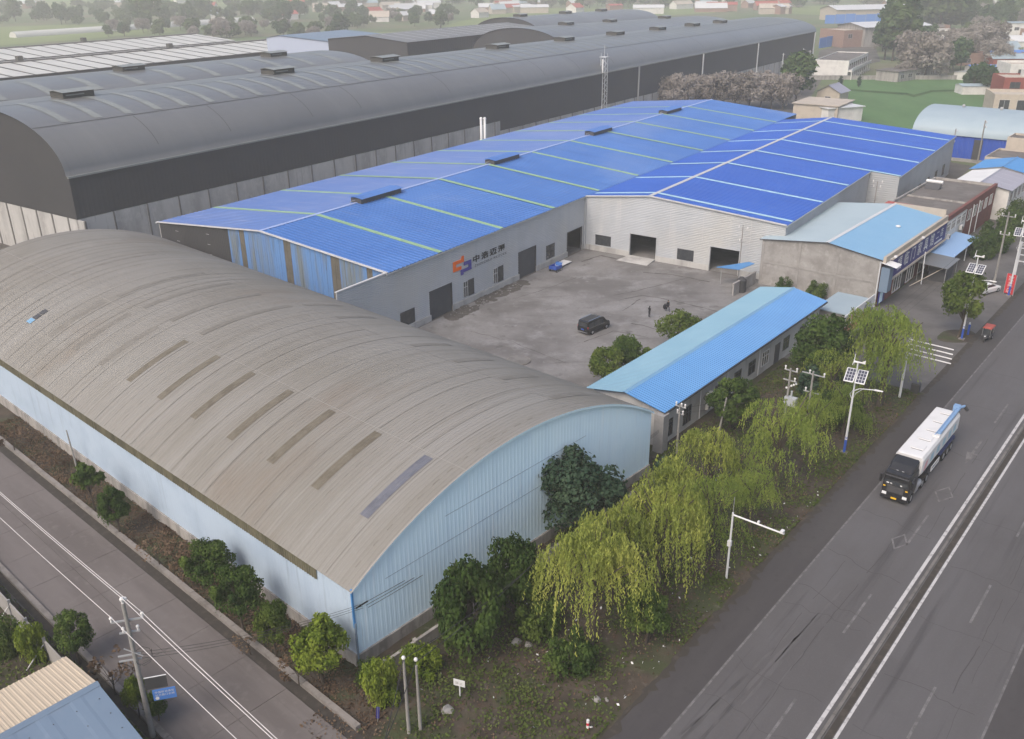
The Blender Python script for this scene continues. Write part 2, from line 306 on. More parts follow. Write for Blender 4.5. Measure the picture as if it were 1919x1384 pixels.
M['office_sheen'] = mat('sheen_blue_ribbed_roof', (0.1697, 0.31, 0.4059), 0.4, [((0.1993, 0.3395, 0.428), 0.2, 0.42, 0.62, 0.6), ((0.1402, 0.2731, 0.369), 0.8, 0.55, 0.72, 0.4, (0.1, 1, 1))], spec=0.5)  # lighter copy of the office blue, left slope's sheen put into the colour
M['stain'] = mat('oil_stain', (0.06075, 0.05805, 0.0594), 0.85, [((0.1013, 0.09585, 0.09855), 0.9, 0.38, 0.58, 0.9, (1, 0.25, 1))])
M['store_roof'] = mat('light_blue_roof', (0.1558, 0.3034, 0.4592), 0.5, [((0.1804, 0.328, 0.4756), 0.2, 0.42, 0.62, 0.6), ((0.1312, 0.2706, 0.4182), 0.8, 0.55, 0.72, 0.4, (0.1, 1, 1))], spec=0.4)
M['render_grey'] = mat('patchy_render', (0.29, 0.28, 0.27), 0.92, [((0.20, 0.19, 0.18), 0.35, 0.42, 0.6, 0.85), ((0.38, 0.37, 0.36), 0.8, 0.55, 0.7, 0.6), ((0.18, 0.17, 0.16), 2.5, 0.55, 0.7, 0.4)], bump=(8, 0.2))
M['office_wall'] = mat('dusty_white_wall', (0.40, 0.39, 0.375), 0.92, [((0.30, 0.29, 0.28), 0.5, 0.45, 0.63, 0.7), ((0.22, 0.21, 0.20), 1.2, 0.58, 0.72, 0.5, (1, 1, 0.2))])
M['flat_roof'] = mat('flat_roof_felt', (0.123, 0.1107, 0.1025), 0.95, [((0.164, 0.1517, 0.1435), 0.25, 0.45, 0.63, 0.8), ((0.082, 0.0738, 0.0697), 0.6, 0.52, 0.7, 0.6)])
M['red_paint'] = mat('red_brown_facade', (0.17, 0.06, 0.05), 0.8, [((0.11, 0.045, 0.04), 0.8, 0.45, 0.65, 0.6)])
M['red_roof'] = mat('red_sheet', (0.34, 0.075, 0.06), 0.7)
M['red_sign'] = mat('red_board', (0.5, 0.035, 0.045), 0.6)
M['navy'] = mat('navy_sign', (0.022, 0.022, 0.16), 0.5)
M['white'] = mat('white_paint', (0.612, 0.612, 0.612), 0.55, [((0.51, 0.51, 0.51), 0.8, 0.5, 0.7, 0.5)])
M['white_wall'] = mat('whitewashed_wall', (0.6, 0.588, 0.564), 0.9, [((0.456, 0.444, 0.432), 0.4, 0.45, 0.65, 0.7)])
M['cream_wall'] = mat('cream_wall', (0.42, 0.37, 0.31), 0.9, [((0.33, 0.29, 0.25), 0.5, 0.45, 0.65, 0.6)])
M['brick'] = mat('red_brick', (0.24, 0.06, 0.045), 0.9, [((0.17, 0.045, 0.036), 0.8, 0.45, 0.65, 0.6)])
M['brick_pale'] = mat('pale_brick', (0.26, 0.165, 0.13), 0.9, [((0.2, 0.12, 0.10), 0.8, 0.45, 0.65, 0.6)])
M['blue_wall'] = mat('blue_sheet_wall', (0.022, 0.07, 0.36), 0.6, [((0.03, 0.085, 0.4), 0.4, 0.45, 0.65, 0.6)])
M['blue_fence'] = mat('blue_site_fence', (0.07, 0.19, 0.5), 0.6)
M['pale_roof'] = mat('pale_blue_arch_roof', (0.2927, 0.3624, 0.4043), 0.5, [((0.2509, 0.3206, 0.3694), 0.2, 0.45, 0.65, 0.5)])
M['white_metal_roof'] = mat('white_metal_roof', (0.52, 0.53, 0.54), 0.5, [((0.44, 0.45, 0.46), 0.2, 0.45, 0.65, 0.5)])
M['solar'] = mat('solar_cells', (0.045, 0.048, 0.075), 0.25, spec=0.6)
M['solar_grey'] = mat('grey_solar_roof', (0.27, 0.27, 0.32), 0.4, [((0.23, 0.23, 0.28), 0.4, 0.45, 0.65, 0.5)])
M['cream_roof'] = mat('cream_ribbed_roof', (0.4592, 0.3854, 0.2952), 0.6, [((0.3936, 0.328, 0.2542), 0.4, 0.45, 0.65, 0.5)])
M['steel_blue_roof'] = mat('slate_blue_roof', (0.1394, 0.1927, 0.2624), 0.55, [((0.123, 0.1681, 0.2337), 0.3, 0.45, 0.65, 0.6), ((0.1722, 0.2214, 0.287), 1.2, 0.55, 0.7, 0.5)])
M['pole'] = mat('pole_concrete', (0.25, 0.24, 0.225), 0.9, [((0.17, 0.16, 0.15), 1.2, 0.45, 0.65, 0.7)])
M['white_pole'] = mat('white_pole', (0.55, 0.56, 0.57), 0.5)
M['blue_paint'] = mat('blue_pole_paint', (0.03, 0.08, 0.36), 0.5)
M['steel'] = mat('galvanised_steel', (0.36, 0.36, 0.36), 0.5, metal=0.3)
M['insulator'] = mat('porcelain', (0.62, 0.61, 0.6), 0.3)
M['cable_white'] = mat('pale_cable', (0.55, 0.53, 0.52), 0.6)
M['cable'] = mat('black_cable', (0.03, 0.03, 0.03), 0.7)
M['black_paint'] = mat('black_car_paint', (0.012, 0.012, 0.014), 0.22, spec=0.6)
M['truck_black'] = mat('black_truck_paint', (0.017, 0.017, 0.02), 0.3, [((0.04, 0.04, 0.042), 0.8, 0.5, 0.7, 0.4)], spec=0.5)
M['tyre'] = mat('tyre_rubber', (0.02, 0.02, 0.02), 0.9)
M['rim'] = mat('wheel_rim', (0.35, 0.35, 0.36), 0.4, metal=0.4)
M['chrome'] = mat('chrome', (0.7, 0.7, 0.7), 0.2, metal=0.9)
M['headlight'] = mat('headlight_glass', (0.7, 0.72, 0.74), 0.15, spec=0.7)
M['yellow'] = mat('yellow_plate', (0.75, 0.45, 0.02), 0.6)
M['truck_blue'] = mat('auger_blue', (0.19, 0.31, 0.50), 0.4)
M['truck_navy'] = mat('chassis_navy', (0.03, 0.04, 0.12), 0.6)
M['orange'] = mat('orange_letter', (0.75, 0.13, 0.01), 0.6)
M['purple'] = mat('indigo_letter', (0.055, 0.045, 0.26), 0.6)
M['black'] = mat('black_letter', (0.012, 0.012, 0.012), 0.6)
M['red_text'] = mat('red_letter', (0.5, 0.03, 0.05), 0.6)
M['cloth_black'] = mat('black_cloth', (0.014, 0.015, 0.02), 0.9)
M['skin'] = mat('skin', (0.42, 0.26, 0.19), 0.6)
M['bark'] = mat('bark', (0.06, 0.047, 0.037), 0.95, [((0.10, 0.085, 0.07), 4, 0.45, 0.65, 0.7, (1, 1, 0.2))])
M['stone'] = mat('stone', (0.24, 0.23, 0.22), 0.9, [((0.16, 0.15, 0.145), 2, 0.45, 0.65, 0.6)])
M['willow'] = leaf_mat('willow_leaf', (0.1625, 0.2063, 0.0455), (0.3, 0.3438, 0.078), (0.475, 0.475, 0.1235), 0.35, 0.4)
M['green'] = leaf_mat('fresh_leaf', (0.1122, 0.165, 0.03795), (0.2046, 0.2706, 0.05692), (0.33, 0.3696, 0.08222), 0.4, 0.35)
M['shrub'] = leaf_mat('shrub_leaf', (0.05, 0.08, 0.02), (0.10, 0.14, 0.032), (0.18, 0.21, 0.05), 0.6, 0.3)
M['dark_leaf'] = leaf_mat('glossy_dark_leaf', (0.03, 0.055, 0.018), (0.062, 0.10, 0.026), (0.13, 0.175, 0.04), 0.7, 0.25)
M['yellow_leaf'] = leaf_mat('young_leaf', (0.0825, 0.1265, 0.022), (0.1705, 0.2255, 0.033), (0.286, 0.33, 0.055), 0.7, 0.3)
M['blue_leaf'] = leaf_mat('bluish_leaf', (0.03, 0.055, 0.036), (0.055, 0.09, 0.055), (0.10, 0.14, 0.075), 0.7, 0.25)
M['far_leaf'] = leaf_mat('far_leaf', (0.055, 0.088, 0.033), (0.088, 0.132, 0.0495), (0.1375, 0.176, 0.066), 0.15, 0.25)
M['far_dark'] = leaf_mat('far_dark_leaf', (0.033, 0.066, 0.0275), (0.0605, 0.1045, 0.044), (0.0935, 0.143, 0.055), 0.15, 0.25)
M['blossom'] = leaf_mat('paulownia_blossom', (0.168, 0.1481, 0.1235), (0.2856, 0.2558, 0.2293), (0.42, 0.386, 0.3616), 0.3, 0.35)
M['weed'] = leaf_mat('weed_leaf', (0.045, 0.065, 0.02), (0.085, 0.115, 0.032), (0.14, 0.16, 0.055), 0.5, 0.2)
M['dry_weed'] = leaf_mat('dry_leaf', (0.075, 0.052, 0.036), (0.14, 0.095, 0.065), (0.21, 0.16, 0.11), 0.5, 0.2)

# lettering: each character a flat mesh a few millimetres thick, from Blender's own font
def letters(text, size, mat_, parent, to_world, name='letter', depth=0.02, spacing=1.0, squeeze=1.0, vertical=False, advance=None, bold=0.0):
    """to_world(a, b, d): a along the writing, b up, d out of the wall"""
    a = 0.0; b = 0.0; out = []
    for ch in text:
        if ch == ' ': a += size*0.45; continue
        cu = bpy.data.curves.new('glyph', 'FONT'); cu.body = ch; cu.size = size; cu.resolution_u = 2; cu.offset = bold
        o = bpy.data.objects.new('glyph', cu); col.objects.link(o)
        me = bpy.data.meshes.new_from_object(o.evaluated_get(bpy.context.evaluated_depsgraph_get()))
        w = max((v.co.x for v in me.vertices), default=size*0.5)
        vs = [to_world(a+v.co.x*squeeze, b+v.co.y, depth) for v in me.vertices]
        fs = [tuple(p.vertices) for p in me.polygons]
        bpy.data.objects.remove(o); bpy.data.curves.remove(cu); bpy.data.meshes.remove(me)
        out.append(MB().add(vs, fs).build(name, mat_, parent))
        if vertical: b -= size*1.05*spacing
        else: a += (advance if advance else (w*squeeze+size*0.1))*spacing
    return out

def window(parent, put, x0, x1, z0, z1, frame_m, pane_m, nx=2, nz=1, proud=0.05, bar=0.06, inset=0.03):
    """window frame with glazing bars, its panes as children; put(x, z, d)"""
    m = MB()
    def pbox(xa, xb, za, zb, da, db):
        m.hexa([put(xa, za, da), put(xb, za, da), put(xb, za, db), put(xa, za, db), put(xa, zb, da), put(xb, zb, da), put(xb, zb, db), put(xa, zb, db)])
    pbox(x0, x1, z0, z0+bar, -0.05, proud); pbox(x0, x1, z1-bar, z1, -0.05, proud)
    for i in range(nx+1):
        xc = x0+bar/2+(x1-x0-bar)*i/nx; pbox(xc-bar/2, xc+bar/2, z0+bar, z1-bar, -0.05, proud-0.002)
    for j in range(1, nz):
        zc = z0+(z1-z0)*(0.65 if nz == 2 else j/nz); pbox(x0+bar, x1-bar, zc-bar/2, zc+bar/2, -0.05, proud-0.004)
    f = m.build('window', frame_m, parent)
    for i in range(nx):
        xa = x0+bar/2+(x1-x0-bar)*i/nx; xb = x0+bar/2+(x1-x0-bar)*(i+1)/nx
        MB().hexa([put(xa, z0+bar/2, -0.02), put(xb, z0+bar/2, -0.02), put(xb, z0+bar/2, inset*0.6), put(xa, z0+bar/2, inset*0.6),
                   put(xa, z1-bar/2, -0.02), put(xb, z1-bar/2, -0.02), put(xb, z1-bar/2, inset*0.6), put(xa, z1-bar/2, inset*0.6)]).build('pane', pane_m, f)
    return f
# ================================================================ ground, roads, yards
rng = random.Random(7)
def sheet(name, poly, z, m, thick=0.0):
    mb = MB()
    if thick: mb.prism([(p[0], p[1]) for p in poly], z-thick, z, 'z')
    else: mb.add([(p[0], p[1], z) for p in poly], [tuple(range(len(poly)))])
    return tag(mb.build(name, m), kind='structure')
def rect(F, x0, x1, y0, y1): return [F(x0, y0), F(x1, y0), F(x1, y1), F(x0, y1)]
mb = MB(); NR = 48
for ring, rad in enumerate((0.0, 120, 300, 700, 1560)):
    if ring == 0: mb.v.append((0, 400, -0.02)); continue
    for k in range(NR):
        t = 2*math.pi*k/NR; mb.v.append((rad*math.cos(t), 60+rad*math.sin(t), -0.02))
for k in range(NR): mb.f.append((0, 1+k, 1+(k+1) % NR))
mb.v[0] = (0, 60, -0.02)
for r_ in range(3):
    for k in range(NR):
        a = 1+r_*NR+k; b = 1+r_*NR+(k+1) % NR; mb.f.append((a, a+NR, b+NR, b))
tag(mb.build('ground', M['land']), kind='structure')
# bare works ground round the sheds
sheet('works_ground', [S(-420, -140), S(44, -140), S(44, 112), S(-10, 135), S(-60, 345), S(-420, 345)], 0.004, M['yard_dirt'])
# verge beside the main road: an uneven strip of soil
def strip_grid(name, F, x0, x1, y0, y1, step, zf, m):
    nx = max(1, int((x1-x0)/step)); ny = max(1, int((y1-y0)/step)); mb = MB()
    for j in range(ny+1):
        for i in range(nx+1):
            x = x0+(x1-x0)*i/nx; y = y0+(y1-y0)*j/ny; mb.v.append(F(x, y, zf(x, y, i in (0, nx) or j in (0, ny))))
    for j in range(ny):
        for i in range(nx):
            a = j*(nx+1)+i; mb.f.append((a, a+1, a+nx+2, a+nx+1))
    return tag(mb.build(name, m, smooth=True), kind='structure')
vr = random.Random(3)
def b_x(p): return (p[0]-O_B[0])*math.cos(A_K)-(p[1]-O_B[1])*math.sin(A_K)
strip_grid('verge', U, -42.5, -23.75, 22, 104, 0.8, lambda x, y, e: -0.06 if b_x(U(x, y)) < -3.2 else (0.01 if e else 0.05+vr.random()*0.12), M['soil'])
sheet('corner_ground', [B(-4, -4.7), B(2, -4.7), U(-42, 40), U(-23.7, 34), U(-23.7, 5), B(-4, -20)], 0.006, M['soil'])
# courtyard
sheet('courtyard', [S(0.3, -0.3), S(0.3, -62), U(-50.5, 71.0), U(-39.5, 71.0), U(-41.5, 129.5), S(36.5, -0.3)], 0.02, M['yard'])
yard_ = [o for o in col.objects if o.name.startswith('courtyard')][0]
def yard_crack(pix, w):
    pts = [ground_at(x, y, 0.026) for x, y in pix]; mb = MB(); q = random.Random(int(pix[0][0])); fine = []
    for a, b in zip(pts[:-1], pts[1:]):
        n = max(2, int(math.dist(a, b)/0.9))
        for i in range(n): fine.append((a[0]+(b[0]-a[0])*i/n+q.uniform(-.12, .12), a[1]+(b[1]-a[1])*i/n+q.uniform(-.12, .12)))
    fine.append(pts[-1][:2])
    for a, b in zip(fine[:-1], fine[1:]):
        l = math.dist(a, b) or 1; ww = w*q.uniform(0.4, 1.3); ox, oy = -(b[1]-a[1])/l*ww/2, (b[0]-a[0])/l*ww/2
        mb.quad((a[0]-ox, a[1]-oy, 0.026), (a[0]+ox, a[1]+oy, 0.026), (b[0]+ox, b[1]+oy, 0.026), (b[0]-ox, b[1]-oy, 0.026))
    mb.build('joint', M['yard_dark'], yard_)
for pix, w in (([(1160, 562), (1205, 553), (1262, 563), (1350, 584), (1395, 594)], 0.28), ([(1182, 605), (1205, 609), (1226, 616)], 0.3), ([(1150, 553), (1190, 545), (1290, 520)], 0.2), ([(960, 560), (1010, 545), (1080, 520)], 0.14),
               ([(880, 620), (960, 640), (1060, 680)], 0.12), ([(1165, 582), (1200, 560)], 0.2), ([(1095, 640), (1150, 620), (1215, 632)], 0.16), ([(1090, 490), (1125, 478), (1180, 490)], 0.5), ([(1205, 510), (1260, 514), (1330, 528)], 0.5)): yard_crack(pix, w)
# parking area in front of the shops
sheet('parking_area', [U(-38.3, 104), U(-23.8, 104), U(-23.6, 226), U(-34, 226), U(-38.3, 200)], 0.03, M['parking'])
RL = lambda n, u, z=0.0: (n, u, z)
# main road
road = tag(MB().add([RL(-23.75, -40, 0.04), RL(-4.7, -40, 0.04), RL(-4.7, 420, 0.04), RL(-23.75, 420, 0.04)], [(0, 1, 2, 3)]).build('main_road', M['asphalt']), kind='structure'); road.rotation_euler = (0, 0, -A_U)
def rp(name, m, z, quads):
    mb = MB()
    for q in quads: mb.add([RL(a, b, z) for a, b in q], [tuple(range(len(q)))])
    return mb.build(name, m, road)
def bar(n0, n1, u0, u1): return [(n0, u0), (n1, u0), (n1, u1), (n0, u1)]
rp('shoulder', M['shoulder'], 0.044, [bar(-23.78, -20.98, -40, 420)])
rp('shoulder', M['shoulder'], 0.044, [bar(-4.7, -1.6, -40, 420)])
rp('edge_line', M['paint_worn'], 0.049, [bar(-20.95, -20.80, -20, 420)])
rp('edge_line', M['paint_worn'], 0.049, [bar(-4.86, -4.72, -20, 420)])
rp('median_line', M['paint'], 0.049, [bar(-13.60, -13.34, -20, 420)])
rp('median_line', M['paint'], 0.049, [bar(-12.24, -12.04, -20, 420)])
for u0 in range(-5, 420, 3): 
    m2 = MB(); m2.hexa([RL(-13.08, u0, 0.04), RL(-12.82, u0, 0.04), RL(-12.82, u0+2.97, 0.04), RL(-13.08, u0+2.97, 0.04), RL(-13.06, u0, 0.16), RL(-12.84, u0, 0.16), RL(-12.84, u0+2.97, 0.16), RL(-13.06, u0+2.97, 0.16)])
    if u0 < 190: m2.build('kerb_stone', M['kerb_dark'], road)
rp('kerb_line', M['kerb_dark'], 0.10, [bar(-13.08, -12.82, 190, 420)])
rp('median_trench', M['drain'], 0.047, [bar(-12.74, -12.30, -20, 420)])
for n in (-15.55, -8.5):
    for k in range(-3, 20):
        u0 = (57.4 if n < -10 else 50.0)+14.5*k
        if n < -10 and 74 < u0 < 100: continue
        rp('lane_dash', M['paint_worn'], 0.049, [bar(n-0.09, n+0.09, u0, u0+5.9)])
rp('lane_arrow', M['paint_worn'], 0.049, [[(-15.7, 92.4), (-15.45, 92.4), (-15.45, 96.0), (-15.7, 96.0)], [(-15.58, 89.6), (-15.05, 92.4), (-16.1, 92.4)]])
for cn, cu, a, b in ((-15.5, 82.4, 0.85, 1.75), (-16.2, 72.0, 0.7, 1.5)):
    w = 0.16
    o = [(cn, cu-b), (cn+a, cu), (cn, cu+b), (cn-a, cu)]; i_ = [(cn, cu-b+2.2*w), (cn+a-w, cu), (cn, cu+b-2.2*w), (cn-a+w, cu)]
    rp('diamond_marking', M['paint_worn'], 0.049, [[o[k], o[(k+1) % 4], i_[(k+1) % 4], i_[k]] for k in range(4)])
# tar-filled cracks across and along the carriageways
cr = random.Random(11)
def crack(pts, w, z=0.0465):
    mb = MB(); 
    for (a, b), (c, d) in zip(pts[:-1], pts[1:]):
        dn, du = c-a, d-b; l = math.hypot(dn, du) or 1; ox, oy = -du/l*w/2, dn/l*w/2
        mb.add([RL(a-ox, b-oy, z), RL(a+ox, b+oy, z), RL(c+ox, d+oy, z), RL(c-ox, d-oy, z)], [(0, 1, 2, 3)])
    return mb.build('crack', M['tar'], road)
for u0 in (45.5, 50.2, 57.5, 61.8, 68.0, 75.5, 84, 93, 104, 116, 130):
    pts = []; n = -20.6; u = u0+cr.uniform(-1, 1)
    while n < -13.9: pts.append((n, u)); n += cr.uniform(0.4, 1.0); u += cr.uniform(-0.45, 0.35)
    crack(pts, cr.uniform(0.025, 0.055))
for u0 in (49, 55, 63, 71, 80):
    pts = []; n = -11.7; u = u0
    while n < -5: pts.append((n, u)); n += cr.uniform(0.4, 0.9); u += cr.uniform(-0.4, 0.3)
    crack(pts, cr.uniform(0.025, 0.05))
for n0, ua, ub in ((-18.9, 36, 60), (-16.9, 44, 74), (-6.6, 40, 96), (-7.4, 56, 84), (-14.6, 74, 100)):
    u = ua; n = n0
    while u < ub:
        pts = [(n, u)]
        for _ in range(9): u += cr.uniform(0.4, 1.0); n += cr.uniform(-0.07, 0.07); pts.append((n, u))
        crack(pts, cr.uniform(0.02, 0.045)); u += cr.uniform(0.0, 2.5)
# oil and tyre streaks
def streak(n0, n1, ua, ub, w):
    mb = MB(); k = 22
    L_, R2 = [], []
    for i in range(k+1):
        t = i/k; c = n0+(n1-n0)*t+0.05*math.sin(9*t); ww = w*math.sin(math.pi*min(1, t*1.02+0.01))**0.5*cr.uniform(0.55, 1.15)
        L_.append(RL(c-ww/2, ua+(ub-ua)*t, 0.0455)); R2.append(RL(c+ww/2, ua+(ub-ua)*t, 0.0455))
    for i in range(k): mb.quad(L_[i], R2[i], R2[i+1], L_[i+1])
    mb.build('oil_stain', M['stain'], road)
for a_ in ((-20.4, -18.6, 33, 57, 0.32), (-19.3, -17.9, 33, 60, 0.36), (-18.2, -17.6, 46, 63, 0.45), (-20.9, -19.6, 33, 46, 0.2), (-17.2, -16.9, 40, 60, 0.12)): streak(*a_)
# ragged earth edge of the shoulder
def ragged(name, n0, u0, u1, w, m, z):
    mb = MB(); u = u0; prev = None
    while u < u1:
        cur = (U(n0-0.5, u, z-0.02), U(n0+vr.uniform(0.0, w), u, z))
        if prev: mb.quad(prev[0], prev[1], cur[1], cur[0])
        prev = cur; u += vr.uniform(0.25, 0.7)
    return tag(mb.build(name, m), kind='structure')
ragged('verge_edge', -23.9, 22, 104, 0.75, M['drain'], 0.06)
ragged('parking_edge', -23.75, 104, 200, 0.4, M['drain'], 0.056)
BL = lambda x, y, z=0.0: (x, y, z)
def to_b(o): o.location = (*O_B, 0); o.rotation_euler = (0, 0, -A_K); return o
# side road of concrete slabs, its drain and kerbs
sr = to_b(tag(MB().add([BL(-12.4, -40, 0.06), BL(-4.75, -40, 0.06), BL(-4.75, 130, 0.06), BL(-12.4, 130, 0.06)], [(0, 1, 2, 3)]).build('side_road', M['drain']), kind='structure'))
ne = [-12.4, -8.6, -4.75]
for lane in range(2):
    y = -8.0
    while y < 90:
        d = 5.0; x0, x1 = ne[lane]+0.012, ne[lane+1]-0.012; t = 0.115+rng.uniform(-0.004, 0.004)
        MB().hexa([BL(x0, y+0.015, 0.05), BL(x1, y+0.015, 0.05), BL(x1, y+d-0.015, 0.05), BL(x0, y+d-0.015, 0.05), BL(x0, y+0.015, t), BL(x1, y+0.015, t), BL(x1, y+d-0.015, t), BL(x0, y+d-0.015, t)]).build('slab', M['slab'], sr)
        y += d
to_b(tag(MB().add([BL(-12.4, 90, 0.115), BL(-4.75, 90, 0.115), BL(-4.75, 130, 0.115), BL(-12.4, 130, 0.115)], [(0, 1, 2, 3)]).build('road_end', M['slab']), kind='structure'))
dr = to_b(tag(MB().add([BL(-4.75, -6, 0.03), BL(-3.9, -6, 0.03), BL(-3.9, 130, 0.03), BL(-4.75, 130, 0.03)], [(0, 1, 2, 3)]).build('drain_channel', M['drain']), kind='structure'))
y = -4.6; k = 0
while y < 90:
    d = 3.0; h = 0.34+rng.uniform(-0.02, 0.03)
    MB().hexa([BL(-3.92, y, 0), BL(-3.5, y, 0), BL(-3.5, y+d-0.03, 0), BL(-3.92, y+d-0.03, 0), BL(-3.92, y, h), BL(-3.5, y, h), BL(-3.5, y+d-0.03, h), BL(-3.92, y+d-0.03, h)]).build('kerb_stone', M['kerb'], dr)
    y += d
strip_grid('planting_strip', B, -3.5, 0.0, -5.5, 90, 0.7, lambda x, y, e: 0.012 if e else 0.02+vr.random()*0.07, M['soil'])
strip_grid('roadside_ground', B, -40, -13.4, -14, 90, 1.3, lambda x, y, e: 0.0 if e else 0.02+vr.random()*0.15, M['soil'])
lk = tag(MB().add([B(-13.4, -14, 0.02), B(-12.4, -14, 0.02), B(-12.4, 90, 0.02), B(-13.4, 90, 0.02)], [(0, 1, 2, 3)]).build('left_gutter', M['drain']), kind='structure')
y = -10.0
while y < 60:
    d = 3.5; h = 0.30
    MB().hexa([B(-12.85, y, 0), B(-12.42, y, 0), B(-12.42, y+d-0.03, 0), B(-12.85, y+d-0.03, 0), B(-12.85, y, h), B(-12.42, y, h), B(-12.42, y+d-0.03, h), B(-12.85, y+d-0.03, h)]).build('kerb_stone', M['kerb'], lk)
    y += d
# fields
def gfield(name, pix, m, z):
    return sheet(name, [ground_at(x, y) for x, y in pix], z, m)
gfield('wheat_field', [(1570, 180), (1585, 145), (1690, 142), (1800, 142), (1850, 155), (1840, 215), (1720, 260), (1560, 215)], M['field'], 0.03)
gfield('field_path', [(1580, 166), (1700, 174), (1712, 178), (1745, 169), (1790, 168), (1790, 171), (1748, 172), (1713, 182), (1698, 178), (1580, 169)], M['far_dark'], 0.10)
gfield('meadow', [(0, 50), (150, 45), (310, 50), (330, 60), (0, 85)], M['field_pale'], 0.05)
gfield('meadow', [(640, 62), (800, 58), (860, 40), (1000, 15), (1330, 12), (1340, 24), (1180, 32), (900, 48), (760, 66)], M['field_pale'], 0.05)
gfield('meadow', [(1450, 12), (1720, 6), (1720, 24), (1600, 30), (1440, 24)], M['field_pale'], 0.05)
gfield('meadow', [(0, -8), (500, -10), (450, 12), (60, 14)], M['field_pale'], 0.05)
gfield('dirt_lot', [(1530, 130), (1535, 95), (1600, 78), (1640, 85), (1650, 115), (1600, 125)], M['yard_dirt'], 0.05)
# ================================================================ arched warehouse by the crossroads
W_, L_ = 36.3, 89.0
def arch_b(x): return 12.15-(33.7-math.sqrt(33.7**2-(x-18.15)**2))
wh = thing('arched_warehouse', 'big arched warehouse with aged brown ribbed roof and pale blue gable by the crossroads', 'warehouse', B(0, 0), A_K)
part('roof', M['brown_roof'], wh, lambda m: rib_roof(m, arc_path(-0.15, W_+0.15, arch_b, 36), -0.25, L_, 0.40, 0.03, 0.03), smooth=False)
part('roof_lining', M['brown_trim'], wh, lambda m: rib_roof(m, arc_path(0.1, W_-0.1, lambda x: arch_b(x)-0.1, 24), 0.05, L_-0.1, 30, 0.0))
for x in (11.2, 24.6):
    part('roof_seam', M['seam'], wh, lambda m: rib_roof(m, arc_path(x-0.03, x+0.03, arch_b, 1), -0.2, L_, 30, 0.0, 0.068))
def strip(x0, x1, y0, m_, w=0.95, n=8):
    mb = MB(); rib_roof(mb, arc_path(x0, x1, arch_b, n), y0-w/2, y0+w/2, 0.31, 0.014, 0.066); mb.build('skylight_strip', m_, wh)
for k in range(10):
    y = 3.5+6.03*k
    strip(4.25, 10.85, y, M['sky_blue'] if k == 0 else (M['brown_sky'] if k < 7 else M['brown_sky_up']))
for k in (6, 7, 8, 9, 11):
    strip(12.4, 23.4, 3.3+6.03*k, M['brown_sky_up'], 0.8, 12)
for k in (0, 1, 2, 3, 5, 6): strip(24.9, 30.0, 3.0+6.03*k, M['brown_sky_up'], 0.85)
lr_ = random.Random(8)
for k in range(49):      # laps where the roof sheets overlap
    y = 0.9+1.8*k+lr_.uniform(-0.12, 0.12); w_ = lr_.uniform(0.03, 0.075)
    xa, xb = (0.0, W_) if lr_.random() < 0.5 else lr_.choice(((0.0, 11.1), (11.3, 24.5), (0.0, 24.5)))
    part('sheet_lap', M['sheet_lap'], wh, lambda m: rib_roof(m, arc_path(xa, xb, arch_b, 24), y, y+w_, 5, 0.0, 0.063))
# the small dark panel laid on the far left of the roof
def patch(name, m_, x0, x1, y0, y1, lift):
    mb = MB(); p = arc_path(x0, x1, arch_b, 3)
    rib_roof(mb, p, y0, y1, 50, 0.0, lift); mb.build(name, m_, wh)
patch('roof_patch', M['frame_dark'], 5.0, 5.75, 63.2, 64.2, 0.10); patch('roof_patch', M['frame_dark'], 5.82, 6.55, 63.2, 64.2, 0.10)
patch('roof_patch', M['store_roof'], 4.3, 4.95, 63.2, 64.3, 0.10)
# walls: gable faces -y, long wall faces -x
part('gable_cladding', M['blue_clad'], wh, lambda m: rib_vert(m, 0.02, W_-0.02, lambda x: 1.12, lambda x: arch_b(x)+0.02, lambda a, z, d: (a, -d, z), 0.42, 0.009))
part('verge_flashing', M['seam'], wh, lambda m: rib_roof(m, arc_path(-0.2, W_+0.2, arch_b, 36), -0.34, -0.2, 5, 0.0, 0.10))
part('verge_edge', M['blue_clad'], wh, lambda m: [m.quad((x, -0.3, arch_b(x)-0.12), (x+W_/36, -0.3, arch_b(x+W_/36)-0.12), (x+W_/36, -0.3, arch_b(x+W_/36)+0.1), (x, -0.3, arch_b(x)+0.1)) for x in [W_*i/36 for i in range(36)]])
for z, xa, xb in ((6.1, 3, 20), (8.4, 9, 26)):
    part('cladding_lap', M['steel_blue_roof'], wh, lambda m: m.box(xa, xb, -0.056, -0.046, z, z+0.02))
part('side_cladding', M['white_clad'], wh, lambda m: rib_vert(m, 0.02, L_, lambda y: 1.17, lambda y: 6.75, lambda a, z, d: (-d, a, z), 0.42, 0.018))
part('side_cladding', M['blue_clad'], wh, lambda m: m.box(W_-0.05, W_+0.02, 0.05, L_, 0.9, 6.8))
part('rear_wall', M['blue_clad'], wh, lambda m: [m.quad((x, L_-0.05, 0.9), (x, L_-0.05, arch_b(x)), (x+W_/24, L_-0.05, arch_b(x+W_/24)), (x+W_/24, L_-0.05, 0.9)) for x in [W_*i/24 for i in range(24)]])
y = 3.9
while y < L_:      # weathered translucent sheets under the eave
    y1 = min(y+4.4, L_)
    part('eave_sheet', M['brown_trim'], wh, lambda m: rib_vert(m, y+0.01, y1-0.01, lambda q: 5.78, lambda q: 6.74, lambda a, z, d: (-0.075-d, a, z), 0.3, 0.04))
    y = y1
part('corner_trim', M['office_roof'], wh, lambda m: (m.box(-0.09, 0.05, -0.13, -0.005, 3.6, 6.9),))
part('downpipe', M['steel_blue_roof'], wh, lambda m: m.tube([(-0.02, -0.16, 4.0), (-0.02, -0.16, 0.4)], 0.07, 8))
